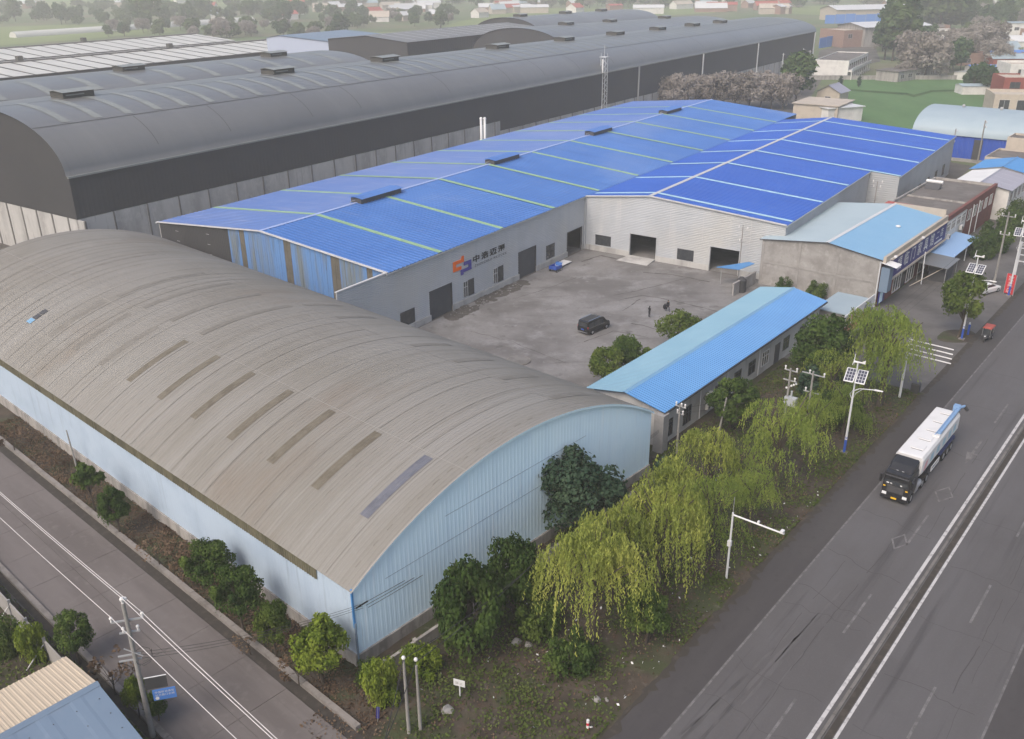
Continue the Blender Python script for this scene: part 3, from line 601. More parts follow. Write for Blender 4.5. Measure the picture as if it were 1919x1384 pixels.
# plinth: cast concrete bays
def plinth_bays(F, n, total, h, thick=0.16):
    for i in range(n):
        a = total*i/n; b = total*(i+1)/n; hh = h+rng.uniform(-0.02, 0.02)
        mb = MB(); mb.hexa([F(a+0.02, 0.0, 0), F(b-0.02, 0.0, 0), F(b-0.02, thick, 0), F(a+0.02, thick, 0), F(a+0.02, 0.0, hh), F(b-0.02, 0.0, hh), F(b-0.02, thick, hh), F(a+0.02, thick, hh)])
        mb.build('plinth_bay', M['plinth'], wh)
plinth_bays(lambda a, d, z: (a, -d, z), 9, W_, 1.14)
plinth_bays(lambda a, d, z: (-d, a, z), 18, L_, 1.19)
part('crossbar', M['black'], wh, lambda m: m.box(0.05, 1.1, -0.35, -0.28, 5.35, 5.43))
# ================================================================ blue-roofed factory (main hall and wing) round the courtyard
fa = thing('factory', 'large factory hall and wing with royal blue ribbed roofs and silver walls round the courtyard', 'factory', S(0, 0), A_S)
E_, RZ = 9.4, 11.5                     # eave and ridge of the main hall
Y0, Y1 = -51.3, 110.0
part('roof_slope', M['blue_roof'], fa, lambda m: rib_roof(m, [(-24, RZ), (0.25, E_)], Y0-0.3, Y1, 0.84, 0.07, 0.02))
part('roof_slope', M['blue_roof_sheen'], fa, lambda m: rib_roof(m, [(-48.3, E_), (-24, RZ)], Y0-0.3, Y1, 0.84, 0.07, 0.02))
part('ridge_cap', M['ridge'], fa, lambda m: (m.hexa([(-24.3, Y0-0.3, RZ+0.06), (-24, Y0-0.3, RZ+0.1), (-24, Y1, RZ+0.1), (-24.3, Y1, RZ+0.06), (-24.3, Y0-0.3, RZ+0.1), (-24, Y0-0.3, RZ+0.16), (-24, Y1, RZ+0.16), (-24.3, Y1, RZ+0.1)]),
                                              m.hexa([(-24, Y0-0.3, RZ+0.1), (-23.7, Y0-0.3, RZ+0.06), (-23.7, Y1, RZ+0.06), (-24, Y1, RZ+0.1), (-24, Y0-0.3, RZ+0.16), (-23.7, Y0-0.3, RZ+0.1), (-23.7, Y1, RZ+0.1), (-24, Y1, RZ+0.16)])))
for k in range(10):
    y = -40.3+14.9*k
    for path in ([(-23.7, RZ-0.025), (0.2, E_)], [(-48.2, E_), (-24.3, RZ-0.025)]):
        part('skylight_strip', M['green_strip'], fa, lambda m: rib_roof(m, path, y-0.45, y+0.45, 0.45, 0.03, 0.105))
# wing
WY1 = 99.0
RW, ZW = 12.3, 10.85
part('roof_slope', M['blue_roof_new'], fa, lambda m: rib_roof(m, [(0.3, E_-0.05), (RW, ZW)], -0.3, WY1, 0.84, 0.07, 0.02))
part('roof_slope', M['blue_roof_new'], fa, lambda m: rib_roof(m, [(RW, ZW), (35.65, 9.2)], -0.3, 46.9, 0.84, 0.07, 0.02))
part('roof_slope', M['blue_roof_new'], fa, lambda m: rib_roof(m, [(RW, ZW), (41.2, ZW-1.65*28.9/23.35)], 46.95, WY1, 0.84, 0.07, 0.02))
part('ridge_cap', M['trim'], fa, lambda m: m.hexa([(RW-0.35, -0.35, ZW+0.05), (RW+0.35, -0.35, ZW+0.05), (RW+0.35, WY1, ZW+0.05), (RW-0.35, WY1, ZW+0.05), (RW-0.3, -0.35, ZW+0.13), (RW+0.3, -0.35, ZW+0.13), (RW+0.3, WY1, ZW+0.13), (RW-0.3, WY1, ZW+0.13)]))
part('valley_gutter', M['blue_roof'], fa, lambda m: m.box(0.05, 0.55, 0, WY1, 9.28, 9.40))
for k in range(7):
    y = 2.6+14.9*k; xe = 35.6 if y < 46 else 41.1
    part('skylight_strip', M['pale_strip'], fa, lambda m: rib_roof(m, [(RW+0.3, ZW-0.02), (xe, ZW-1.65*(xe-RW)/23.35)], y-0.4, y+0.4, 0.4, 0.03, 0.105))
    part('skylight_strip', M['pale_strip'], fa, lambda m: rib_roof(m, [(0.6, E_-0.03), (RW-0.3, ZW-0.03)], y-0.4, y+0.4, 0.4, 0.03, 0.105))
# ridge ventilators
for s0, s1 in ((-31.5, -21.8), (5.0, 13.4), (42.5, 51.0), (79.2, 87.8)):
    v = MB().box(-25.1, -24.6, s0, s1, RZ-0.05, RZ+0.75)
    v.box(-23.4, -22.9, s0, s1, RZ-0.08, RZ+0.75); v.box(-24.6, -23.4, s0, s0+0.1, RZ, RZ+0.75); v.box(-24.6, -23.4, s1-0.1, s1, RZ, RZ+0.75)
    vo = v.build('ridge_ventilator', M['frame_dark'], fa)
    part('ventilator_roof', M['blue_roof'], vo, lambda m: rib_roof(m, [(-25.5, RZ+0.78), (-24.0, RZ+0.98), (-22.5, RZ+0.78)], s0-0.2, s1+0.2, 0.5, 0.05, 0.0))
    part('ventilator_rail', M['steel'], vo, lambda m: m.tube([(-24, s0-0.2, RZ+0.5), (-24, s0-1.3, RZ+0.5), (-24, s0-1.3, RZ+0.1)], 0.05, 6))
# ---- courtyard wall of the main hall (plane x = 0, facing +x)
putM = lambda y, z, d: (d, y, z)
doors_main = [(-42.9, -38.0, 0.05, 4.25), (-20.7, -15.8, 0.0, 4.35), (-5.9, -1.1, 0.0, 4.15)]
wins_main = [(-49.3, -46.3, 1.0, 3.1), (-35.2, -32.6, 1.1, 3.6), (-27.6, -25.0, 1.1, 3.6), (-12.6, -10.0, 1.1, 3.5)]
part('courtyard_wall', M['silver'], fa, lambda m: rib_wall(m, -60.6, -0.05, 0.9, E_-0.05, putM, doors_main+wins_main, 0.28, 0.035))
part('wall_coping', M['trim'], fa, lambda m: m.box(-0.2, 0.14, -60.7, Y0-0.35, E_-0.06, E_+0.08))
part('eave_gutter', M['silver_flat'], fa, lambda m: (m.box(0.10, 0.32, Y0-0.3, -0.1, E_-0.22, E_-0.06), m.box(-48.55, -48.3, Y0-0.3, Y1, E_-0.2, E_-0.05)))
part('parapet_return', M['silver_flat'], fa, lambda m: m.box(-0.18, -0.02, -60.55, -51.0, 0.0, E_-0.08))
def plinth_run(F, a0, a1, gaps, h=0.92, t=0.18, nm='plinth_bay'):
    es = [a0]+[v for g_ in gaps for v in g_[:2]]+[a1]
    for a, b in zip(es[0::2], es[1::2]):
        n = max(1, int((b-a)/4.5))
        for i in range(n):
            p, q = a+(b-a)*i/n+0.015, a+(b-a)*(i+1)/n-0.015
            MB().hexa([F(p, 0, -0.1), F(q, 0, -0.1), F(q, 0, t), F(p, 0, t), F(p, h, -0.1), F(q, h, -0.1), F(q, h, t), F(p, h, t)]).build(nm, M['conc_panel'], fa)
plinth_run(putM, -60.6, -0.2, doors_main)
for i, o in enumerate(doors_main):
    fr_ = part('door_frame', M['frame_dark'], fa, lambda m: (m.box(-0.25, 0.07, o[0]-0.12, o[0], 0, o[3]+0.12), m.box(-0.25, 0.07, o[1], o[1]+0.12, 0, o[3]+0.12), m.box(-0.25, 0.07, o[0], o[1], o[3], o[3]+0.12)))
    if i < 2:
        d_ = MB(); rib_wall(d_, o[0], o[1], 0.0, o[3], lambda y, z, d: (-0.12+d, y, z), (), 0.2, 0.02); d_.build('roller_door', M['dark_door'], fa)
    else:
        part('door_edge', M['silver_flat'], fa, lambda m: m.box(0.02, 0.16, o[1]+0.13, o[1]+0.35, 0, o[3]+0.2))
for i, o in enumerate(wins_main):
    if i == 0 or i == 3:
        window(fa, putM, *o, M['frame_dark'], M['glass'], 2 if i else 1, 1, 0.06)
    else:
        w_ = window(fa, putM, o[0], o[0]+1.05, o[2], o[3], M['silver_flat'], M['glass'], 2, 2, 0.08, 0.08)
        window(fa, putM, o[0]+1.07, o[1], o[2], o[3], M['frame_dark'], M['glass'], 1, 1, 0.06)
# ---- courtyard wall of the wing (plane y = 0, facing -y)
putW = lambda x, z, d: (x, -d, z)
topW = lambda x: (E_-0.05+(ZW-E_+0.05)*(x-0.3)/(RW-0.3)) if x < RW else ZW-1.65*(x-RW)/23.35
doors_w = [(9.0, 13.9, 0.0, 4.05), (23.6, 28.5, 0.0, 4.05)]
wins_w = [(2.2, 5.3, 1.1, 2.9), (17.8, 20.75, 1.0, 2.85)]
part('courtyard_wall', M['silver'], fa, lambda m: rib_wall(m, 0.1, 35.5, 0.9, ZW, putW, doors_w+wins_w, 0.28, 0.035, topW, (RW,)))
part('gable_flashing', M['trim'], fa, lambda m: (m.hexa([(0.2, -0.34, topW(0.3)), (RW, -0.34, ZW), (RW, -0.02, ZW), (0.2, -0.02, topW(0.3)), (0.2, -0.34, topW(0.3)+0.16), (RW, -0.34, ZW+0.16), (RW, -0.02, ZW+0.16), (0.2, -0.02, topW(0.3)+0.16)]),
     m.hexa([(RW, -0.34, ZW), (35.6, -0.34, topW(35.6)), (35.6, -0.02, topW(35.6)), (RW, -0.02, ZW), (RW, -0.34, ZW+0.16), (35.6, -0.34, topW(35.6)+0.16), (35.6, -0.02, topW(35.6)+0.16), (RW, -0.02, ZW+0.16)])))
plinth_run(putW, 0.3, 35.4, doors_w)
for o in doors_w:
    part('door_frame', M['silver_flat'], fa, lambda m: (m.box(o[0]-0.14, o[0], -0.09, 0.25, 0, o[3]+0.14), m.box(o[1], o[1]+0.14, -0.09, 0.25, 0, o[3]+0.14), m.box(o[0], o[1], -0.09, 0.25, o[3], o[3]+0.14)))
for o in wins_w: window(fa, putW, *o, M['frame_dark'], M['glass'], 1, 1, 0.05)
part('corner_downpipe', M['silver_flat'], fa, lambda m: m.box(0.04, 0.30, -0.32, -0.06, 0.0, E_-0.1))
for sx in (6.9, 16.2, 22.0, 30.0): part('wall_batten', M['trim'], fa, lambda m: m.box(sx, sx+0.07, -0.05, -0.037, 4.6, topW(sx)-0.2))
# concrete ramp before the middle doorway
part('ramp', M['conc_panel'], fa, lambda m: m.hexa([(8.2, -3.3, 0.02), (14.0, -3.3, 0.02), (13.9, -0.2, 0.02), (9.0, -0.2, 0.02), (8.2, -3.3, 0.06), (14.0, -3.3, 0.06), (13.9, -0.2, 0.34), (9.0, -0.2, 0.34)]))
# ---- other walls
part('outer_wall', M['silver_flat'], fa, lambda m: (rib_wall(m, 0.0, 46.95, 0, 9.15, lambda y, z, d: (35.5+d, y, z), (), 0.4, 0.03)))
part('outer_wall', M['silver_flat'], fa, lambda m: (rib_wall(m, 35.5, 41.0, 0, 9.15, lambda x, z, d: (x, 46.98-d, z), (), 0.4, 0.03, lambda x: ZW-1.65*(x-RW)/23.35)))
part('outer_wall', M['silver_flat'], fa, lambda m: (rib_wall(m, 47.0, WY1, 0, 8.8, lambda y, z, d: (41.0+d, y, z), (), 0.4, 0.03)))
for y in (58, 66, 74, 82, 90): window(fa, lambda a, z, d: (41.03+d, a, z), y, y+2.2, 1.2, 3.6, M['frame_dark'], M['glass'], 2, 1, 0.05)
part('eave_trim', M['silver_flat'], fa, lambda m: (m.box(35.6, 35.78, -0.3, 46.9, 9.0, 9.2), m.box(41.1, 41.3, 47.0, WY1, 8.62, 8.82)))
part('rear_wall', M['silver_flat'], fa, lambda m: (m.box(-48.0, 0.0, Y1-0.3, Y1-0.1, 0, E_-0.1), m.box(0.2, 41.0, WY1-0.3, WY1-0.1, 0, 8.5)))
part('outer_wall', M['conc_panel'], fa, lambda m: m.box(-48.1, -47.9, Y0, Y1-0.3, 0, E_-0.15))
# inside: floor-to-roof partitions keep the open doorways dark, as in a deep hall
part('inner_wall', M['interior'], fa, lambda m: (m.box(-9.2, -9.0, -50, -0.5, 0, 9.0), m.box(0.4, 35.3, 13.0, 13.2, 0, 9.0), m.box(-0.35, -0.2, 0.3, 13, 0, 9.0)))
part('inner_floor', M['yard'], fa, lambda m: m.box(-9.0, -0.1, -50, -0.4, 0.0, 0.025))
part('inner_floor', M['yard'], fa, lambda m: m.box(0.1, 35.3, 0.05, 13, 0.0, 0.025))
# ---- left end gable (plane y = Y0, facing -y): charcoal sheeting and weathered blue sheets
topG = lambda x: RZ-abs(x+24)*(RZ-E_)/24-0.02
gp = lambda x, z, d: (x, Y0-d, z)
part('gable_cladding', M['charcoal'], fa, lambda m: rib_vert(m, -48.0, -31.3, lambda x: 0, topG, gp, 0.42, 0.03))
for x0, x1, mm in ((-31.3, -28.8, 'weather_blue'), (-28.8, -27.7, 'weather_tan'), (-27.7, -19.4, 'weather_blue'), (-19.4, -18.0, 'weather_tan'), (-18.0, -10.2, 'weather_blue'), (-10.2, -8.6, 'weather_tan'), (-8.6, -3.6, 'weather_blue'), (-3.6, -2.6, 'weather_tan'), (-2.6, 0.0, 'weather_blue')):
    n = max(1, round((x1-x0)/0.95))
    for i in range(n):
        a, b = x0+(x1-x0)*i/n+0.008, x0+(x1-x0)*(i+1)/n-0.008; d0 = rng.uniform(0, 0.02)
        mid = (a+b)/2; cut = -24 if a < -24 < b else None
        mb = MB()
        rib_vert(mb, a, b, lambda x: 0, topG, lambda x, z, d: (x, Y0-d0-d, z), (b-a)/2, 0.03)
        mb.build('cladding_sheet', M[mm], fa)
part('gable_flashing', M['trim'], fa, lambda m: [m.hexa([(a, Y0-0.4, za), (b, Y0-0.4, zb), (b, Y0-0.05, zb), (a, Y0-0.05, za), (a, Y0-0.4, za+0.14), (b, Y0-0.4, zb+0.14), (b, Y0-0.05, zb+0.14), (a, Y0-0.05, za+0.14)]) for a, za, b, zb in ((-48.3, E_, -24, RZ), (-24, RZ, 0.25, E_))])
for i in range(4):
    for xx, zt in ((-44.0, 9.0), (-36.5, 9.6)):
        part('wall_hook', M['trim'], fa, lambda m: m.box(xx, xx+0.7, Y0-0.07, Y0-0.04, zt-1.6*i-0.4, zt-1.6*i-0.36))
# low lean-to roof at the foot of the gable
part('lean_to_roof', M['yard_dirt'], fa, lambda m: rib_roof(m, [(-32, 3.4), (-0.3, 3.4)], Y0-9.2, Y0-0.1, 0.7, 0.05, 0.0))
# lettering and emblem on the courtyard wall
tw = lambda y0, z0, sh=0.0: (lambda a, b, d: (0.045+d, y0+a+b*sh, z0+b))
ZS = 0.0
# emblem: two interlocking strokes
def emblem(name, m_, poly): 
    mb = MB(); n = len(poly)
    mb.add([(0.05, y, z) for y, z in poly]+[(0.13, y, z) for y, z in poly], [tuple(range(n)), tuple(range(2*n-1, n-1, -1))]+[(i, n+i, n+(i+1) % n, (i+1) % n) for i in range(n)])
    mb.build(name, m_, fa)
emblem('emblem', M['orange'], [(-37.5, 5.7), (-35.6, 5.7), (-35.6, 6.2), (-36.85, 6.2), (-36.85, 6.7), (-34.95, 6.7), (-34.95, 7.6), (-35.4, 7.6), (-35.6, 7.2), (-37.5, 7.2)])
emblem('emblem', M['purple'], [(-35.75, 4.8), (-35.15, 4.8), (-35.15, 5.12), (-33.2, 5.12), (-33.2, 6.58), (-34.95, 6.58), (-34.95, 6.08), (-33.85, 6.08), (-33.85, 5.6), (-35.75, 5.6)])
letters('中浩迈源', 1.12, M['black'], fa, lambda a, b, d: (0.05+d, -32.9+a, 5.98+b), depth=0.05, squeeze=1.65, advance=2.17, bold=0.03)
letters('ZHONGHAO MAIYUAN', 0.6, M['black'], fa, lambda a, b, d: (0.05+d, -32.4+a, 5.12+b), depth=0.04, spacing=1.2)
# ================================================================ charcoal storage sheds
def arch_shed(name, label, xr, hw, y0, y1, e0, e1, r0, r1, strips, vents, front=True, seams=True, rib=1.2, sw=1.5):
    """ridge at x = xr, half width hw; eave and ridge heights at both ends"""
    t = thing(name, label, 'storage shed', S(0, 0), A_S)
    prof = [0, .10, .22, .36, .5, .64, .76, .87, .95, 1.0]          # flattened arch
    def zf(x, y):
        q = 1-abs(x-xr)/hw; k = (y-y0)/(y1-y0); e = e0+(e1-e0)*k; r = r0+(r1-r0)*k
        q = max(0.0, min(1.0, q)); return e+(r-e)*math.sqrt(max(0, 1-(1-q)**2.15))**1.0
    xs = [xr-hw*math.cos(math.pi*i/28) for i in range(29)]
    def surf(xa, xb, ya, yb, lift, nm, m_, n=None, ny=1, lines=None):
        xx = [x for x in xs if xa+0.05 < x < xb-0.05]; xx = [xa]+xx+[xb]; mb = MB()
        for j in range(ny+1):
            y = ya+(yb-ya)*j/ny
            for x in xx: mb.v.append((x, y, zf(x, y)+lift))
        nn = len(xx)
        for j in range(ny):
            for i in range(nn-1): mb.f.append((j*nn+i, j*nn+i+1, (j+1)*nn+i+1, (j+1)*nn+i))
        return mb.build(nm, m_, t, smooth=(nm == 'roof'))
    surf(xr-hw-0.2, xr+hw+0.2, y0-0.4, y1+0.4, 0.0, 'roof', M['dark_roof'], ny=12)
    surf(xr-hw+0.1, xr+hw-0.1, y0+0.1, y1-0.1, -0.25, 'roof_lining', M['charcoal'])
    for y in strips: surf(xr+hw*0.08, xr+hw*0.66, y-sw/2, y+sw/2, 0.06, 'skylight_strip', M['dark_strip'])
    if seams:
        for q in (0.68, 0.10): surf(xr+hw*q, xr+hw*q+0.18, y0-0.3, y1+0.3, 0.05, 'roof_joint', M['dark_line'], ny=12)
        y = y0+18
        while y < y1-10:
            surf(xr+hw*0.70, xr+hw*0.97, y, y+0.13, 0.045, 'roof_joint', M['dark_line']); y += rng.uniform(14, 34)
    for y in vents:
        z = zf(xr, y); v = MB().box(xr-2.1, xr+2.1, y-3.1, y+3.1, z-0.6, z+1.05).build('ridge_ventilator', M['vent_dark'], t)
        part('ventilator_roof', M['dark_strip'], v, lambda m: m.prism([(xr-2.6, z+1.08), (xr, z+1.28), (xr+2.6, z+1.08), (xr, z+1.4)], y-3.5, y+3.5))
        part('ventilator_louvre', M['dark_strip'], v, lambda m: m.box(xr+2.12, xr+2.3, y-2.6, y+1.0, z+0.45, z+0.65))
    return t, zf
ds, dz = arch_shed('storage_shed', 'longest charcoal storage shed with arched grey roof and concrete base behind the blue factory', -88, 23, -55, 329, 15.4, 15.8, 24.8, 21.6,
    [-49+6.05*k for k in range(62)], [-38, 12, 48, 98, 136, 171, 205, 237, 266])
hw = 23; xe = -65
# cladding and concrete base, side facing the factory
part('side_cladding', M['charcoal'], ds, lambda m: rib_vert(m, -55, 66.4, lambda y: 8.3, lambda y: 15.38, lambda a, z, d: (xe+d, a, z), 0.9, 0.012))
part('side_cladding', M['charcoal'], ds, lambda m: rib_vert(m, 66.4, 329, lambda y: 5.7, lambda y: 15.45, lambda a, z, d: (xe+d, a, z), 0.9, 0.012))
part('eave_gutter', M['dark_strip'], ds, lambda m: m.hexa([(xe+0.1, -55.3, 15.1), (xe+0.45, -55.3, 15.1), (xe+0.45, 329.3, 15.5), (xe+0.1, 329.3, 15.5), (xe+0.1, -55.3, 15.4), (xe+0.45, -55.3, 15.4), (xe+0.45, 329.3, 15.8), (xe+0.1, 329.3, 15.8)]))
y = -55.0; k = 0
while y < 328:
    b = min(y+6.6, 329); h = 8.25 if y < 66 else 5.65
    MB().box(xe-0.3, xe-0.02, y+0.22, b-0.02, 0, h-0.03).build('concrete_panel', M['conc_panel'], ds)
    MB().box(xe-0.3, xe+0.12, y, y+0.2, 0, h).build('pilaster', M['conc_dark'], ds)
    y += 6.6
part('rainwater_pipe', M['steel'], ds, lambda m: [m.tube([(xe+0.4, yy, 15.3), (xe+0.4, yy, 0.3)], 0.28, 6) for yy in (145,)])
for yy in (196, 252, 326):
    part('rainwater_pipe', M['white_pole'], ds, lambda m: m.tube([(xe+0.6, yy, 15.4), (xe+0.6, yy, 0.3)], 0.28, 6))
# front end
def end_wall(t, zf, xr, hw, y, zb, m_, nm='end_cladding'):
    mb = MB(); n = 28
    for i in range(n):
        a, b = xr-hw*math.cos(math.pi*i/n), xr-hw*math.cos(math.pi*(i+1)/n); mb.quad((a, y, zb), (b, y, zb), (b, y, zf(b, y)-0.03), (a, y, zf(a, y)-0.03))
    mb.build(nm, m_, t)
end_wall(ds, dz, -88, 23, -55.0, 8.2, M['charcoal'])
end_wall(ds, dz, -88, 23, 328.9, 0, M['charcoal'])
x = -111.0
while x < -65.5:
    MB().box(x+0.02, x+4.5, -55.0, -54.75, 0, 8.18).build('concrete_panel', M['conc_panel'], ds)
    MB().box(x+4.5, x+4.8, -55.1, -54.75, 0, 8.22).build('pilaster', M['conc_dark'], ds); x += 4.82
part('side_wall', M['conc_panel'], ds, lambda m: m.box(-111.2, -110.9, -54.7, 328.8, 0, 15.3))
# low yard wall and platform before the front end
part('front_platform', M['conc_dark'], ds, lambda m: (m.box(-118, -64, -61.5, -61.2, 0, 2.2), m.box(-118, -64, -72, -71.7, 0, 1.2)))
a2, z2 = arch_shed('storage_shed', 'second arched grey shed whose roof shows just behind the longest shed at left', -134, 22.5, -95, 74, 14.5, 14.8, 24.0, 22.8,
    [-90+11*k for k in range(15)], [5, 52], seams=False, sw=2.2)
end_wall(a2, z2, -134, 22.5, -95, 0, M['charcoal']); end_wall(a2, z2, -134, 22.5, 73.9, 0, M['charcoal'])
a3, z3 = arch_shed('storage_shed', 'third arched grey shed with two rows of pale strips beyond the charcoal flat-sided hall', -135, 22.5, 178, 352, 14.5, 14.0, 23.6, 20.2,
    [186+7.4*k for k in range(22)], [214, 252, 308], seams=False)
end_wall(a3, z3, -135, 22.5, 178, 0, M['charcoal']); end_wall(a3, z3, -135, 22.5, 352, 0, M['charcoal'])
a4, z4 = arch_shed('storage_shed', 'farthest arched grey shed at the edge of the green meadow', -188, 21, 246, 372, 14, 14, 23.3, 22.0,
    [252+7.4*k for k in range(16)], [258, 300, 338], seams=False)
end_wall(a4, z4, -188, 21, 246, 0, M['charcoal']); end_wall(a4, z4, -188, 21, 372, 0, M['charcoal'])
# charcoal hall with low gable
hb = thing('charcoal_hall', 'flat-sided charcoal hall with low gable and thin pale roof strips behind the arched shed', 'hall', S(-162, 143), A_S)
part('wall', M['charcoal'], hb, lambda m: (rib_vert(m, 0, 96, lambda y: 0, lambda y: 19.7, lambda a, z, d: (d, a, z), 1.2, 0.06), m.prism([(-42, 0), (-0.1, 0), (-0.1, 19.7), (-21, 21.4), (-42, 19.7)], 0, 0.3), m.box(-42.2, -42, 0.2, 96, 0, 19.7), m.prism([(-42, 0), (-0.1, 0), (-0.1, 19.7), (-21, 21.4), (-42, 19.7)], 95.7, 96)))
part('wall_band', M['frame_dark'], hb, lambda m: (m.box(0.07, 0.12, 1, 95.5, 8, 13.0), m.box(-41.5, -0.6, -0.06, -0.01, 8, 12.5)))
part('roof', M['dark_roof'], hb, lambda m: (rib_roof(m, [(-42.5, 19.7), (-21, 21.5), (0.5, 19.7)], -0.5, 96.5, 1.0, 0.06)))
for k in range(12):
    part('skylight_strip', M['white_metal_roof'], hb, lambda m: rib_roof(m, [(-20, 21.42), (-2.5, 19.96)], 8+7*k-0.35, 8+7*k+0.35, 9, 0, 0.1))
# white-striped sheds at far left
def striped(label, x0, x1, y0, y1, e, r):
    t = thing('striped_shed', label, 'shed', S(0, 0), A_S); xm = (x0+x1)/2
    part('wall', M['charcoal'], t, lambda m: (m.box(x0, x1, y0, y0+0.3, 0, e), m.box(x0, x1, y1-0.3, y1, 0, e), m.box(x1-0.3, x1, y0+0.3, y1-0.3, 0, e), m.box(x0, x0+0.3, y0+0.3, y1-0.3, 0, e)))
    y = y0
    while y < y1-1:
        for pth in ([(xm, r), (x1+0.5, e)], [(x0-0.5, e), (xm, r)]):
            mb = MB(); rib_roof(mb, pth, y+0.5, min(y+7.6, y1), 30, 0.0, 0.25); mb.build('roof_sheet', M['white_roof'], t)
        y += 8.2
    part('roof_deck', M['vent_dark'], t, lambda m: rib_roof(m, [(x0-0.5, e), (xm, r), (x1+0.5, e)], y0, y1, 40, 0.0))
    mr = part('ridge_walkway', M['conc_dark'], t, lambda m: (m.box(xm-0.8, xm+0.8, y0, y1, r-0.1, r+0.7)))
    for k in range(3): part('roof_vent', M['vent_dark'], t, lambda m: m.box(xm-1, xm+1, y0+(y1-y0)*(0.2+0.27*k), y0+(y1-y0)*(0.2+0.27*k)+2, r+0.7, r+2.4))
striped('shed with broad white translucent roof stripes at upper left, nearer of the two', -314, -254, -60, 190, 12, 14)
striped('low shed with white translucent roof stripes at upper left, beyond its twin', -380, -318, -60, 190, 12.2, 14.4)
bb = thing('pale_blue_shed', 'pale blue sheet shed adjoining the left end of the charcoal hall', 'shed', S(-205, 147), A_S)
part('wall', M['faded_blue'], bb, lambda m: (m.prism([(-40, 0), (-0.2, 0), (-0.2, 18.0), (-32, 19.6), (-40, 18.6)], 0, 40),))
part('corner_post', M['white_clad'], bb, lambda m: m.box(-1.4, 0.6, -0.6, 0.4, 0, 18.6))
part('roof', M['steel_blue_roof'], bb, lambda m: rib_roof(m, [(-41, 18.7), (-32, 19.8), (0.4, 18.2)], -0.5, 40.5, 1.0, 0.05))
# lattice mast and flue pipes between the factory and the long shed
ms = thing('lattice_mast', 'white steel lattice mast rising behind the blue factory roof', 'mast', ground_at(1129, 232), A_S)
part('tower', M['white_pole'], ms, lambda m: ([m.tube([(sx*0.9, sy*0.9, 0), (sx*0.75, sy*0.75, 20)], 0.09, 4) for sx in (-1, 1) for sy in (-1, 1)],
    [m.tube([(sx0*0.85, sy0*0.85, 1.6*i), (sx1*0.85, sy1*0.85, 1.6*i+1.6)], 0.055, 4) for i in range(12) for sx0, sy0, sx1, sy1 in ((-1, -1, 1, -1), (1, -1, 1, 1), (1, 1, -1, 1), (-1, 1, -1, -1))]))
part('platform', M['white_pole'], ms, lambda m: m.box(-1.1, 1.1, -1.1, 1.1, 20, 20.15))
part('antenna', M['white_pole'], ms, lambda m: (m.tube([(0, 0, 20), (0, 0, 23.5)], 0.06, 5), m.tube([(-1.2, 0, 20.2), (-0.9, 0, 21.3)], 0.05, 4), m.tube([(1.2, 0, 20.2), (0.9, 0, 21.3)], 0.05, 4)))
part('ladder', M['white_pole'], ms, lambda m: m.box(-0.25, 0.25, -0.95, -0.9, 0, 19.5))
for dx in (0, 1):
    fp = thing('flue_pipe', 'pale flue pipe beside the concrete base, %s of the pair' % ('left' if dx == 0 else 'right'), 'flue pipe', S(-52.2+0.7*dx, 40.6+0.5*dx), A_S, 'pair of flue pipes')
    part('pipe', M['white_pole'], fp, lambda m: m.tube([(0, 0, 0), (0, 0, 13.1)], 0.3, 12), smooth=True)
    part('cap', M['white'], fp, lambda m: m.tube([(0, 0, 13.1), (0, 0, 13.5)], 0.4, 12, 0.25))
# ================================================================ office block, shops and houses
of = thing('office_block', 'long low office block with bright blue ribbed gable roof beside the willows', 'office', U(-45.35, 73.3), A_U)
OW, OL = 4.25, 41.2
part('wall', M['office_wall'], of, lambda m: (m.box(OW-0.2, OW, 0.4, OL, 0, 4.45), m.box(-OW, -OW+0.2, 0.4, OL, 0, 4.45), m.prism([(-OW+0.2, 0), (OW-0.2, 0), (OW-0.2, 4.4), (0, 5.2), (-OW+0.2, 4.4)], 0.4, 0.6), m.prism([(-OW+0.2, 0), (OW-0.2, 0), (OW-0.2, 4.4), (0, 5.2), (-OW+0.2, 4.4)], OL-0.2, OL)))
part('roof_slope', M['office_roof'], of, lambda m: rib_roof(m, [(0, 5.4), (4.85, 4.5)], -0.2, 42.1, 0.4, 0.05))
part('roof_slope', M['office_sheen'], of, lambda m: rib_roof(m, [(-4.85, 4.5), (0, 5.4)], -0.2, 42.1, 0.4, 0.05))
part('roof_lining', M['frame_dark'], of, lambda m: rib_roof(m, [(-4.8, 4.42), (0, 5.32), (4.8, 4.42)], -0.1, 42.0, 60, 0.0))
part('ridge_cap', M['store_roof'], of, lambda m: m.prism([(-0.28, 5.38), (0, 5.52), (0.28, 5.38), (0, 5.46)], -0.22, 42.12))
part('gutter', M['frame_dark'], of, lambda m: m.box(4.75, 4.93, -0.2, 42.1, 4.28, 4.43))
part('corner_pier', M['pier'], of, lambda m: m.box(4.0, 5.1, -0.75, 0.35, 0, 4.35))
pO = lambda a, z, d: (OW+d, a, z)
for y in (1.0, 4.9): window(of, pO, y, y+1.7, 0.75, 2.75, M['frame_dark'], M['glass'], 3, 2, 0.06)
for y in (12.0, 16.6, 20.3): window(of, pO, y, y+1.8, 1.1, 2.8, M['frame_dark'], M['glass'], 2, 2, 0.06)
window(of, pO, 23.9, 25.8, 1.0, 2.9, M['frame_white'], M['glass'], 3, 2, 0.08)
for y in (30.0, 35.0): window(of, pO, y, y+1.8, 1.1, 2.8, M['frame_dark'], M['glass'], 2, 2, 0.06)
part('door', M['frame_dark'], of, lambda m: m.box(OW+0.01, OW+0.06, 27.6, 29.0, 0.1, 2.7))
for y in (8.4, 14.6, 22.9): part('downpipe', M['white_pole'], of, lambda m: m.tube([(OW+0.12, y, 4.2), (OW+0.12, y, 0.3)], 0.06, 6))
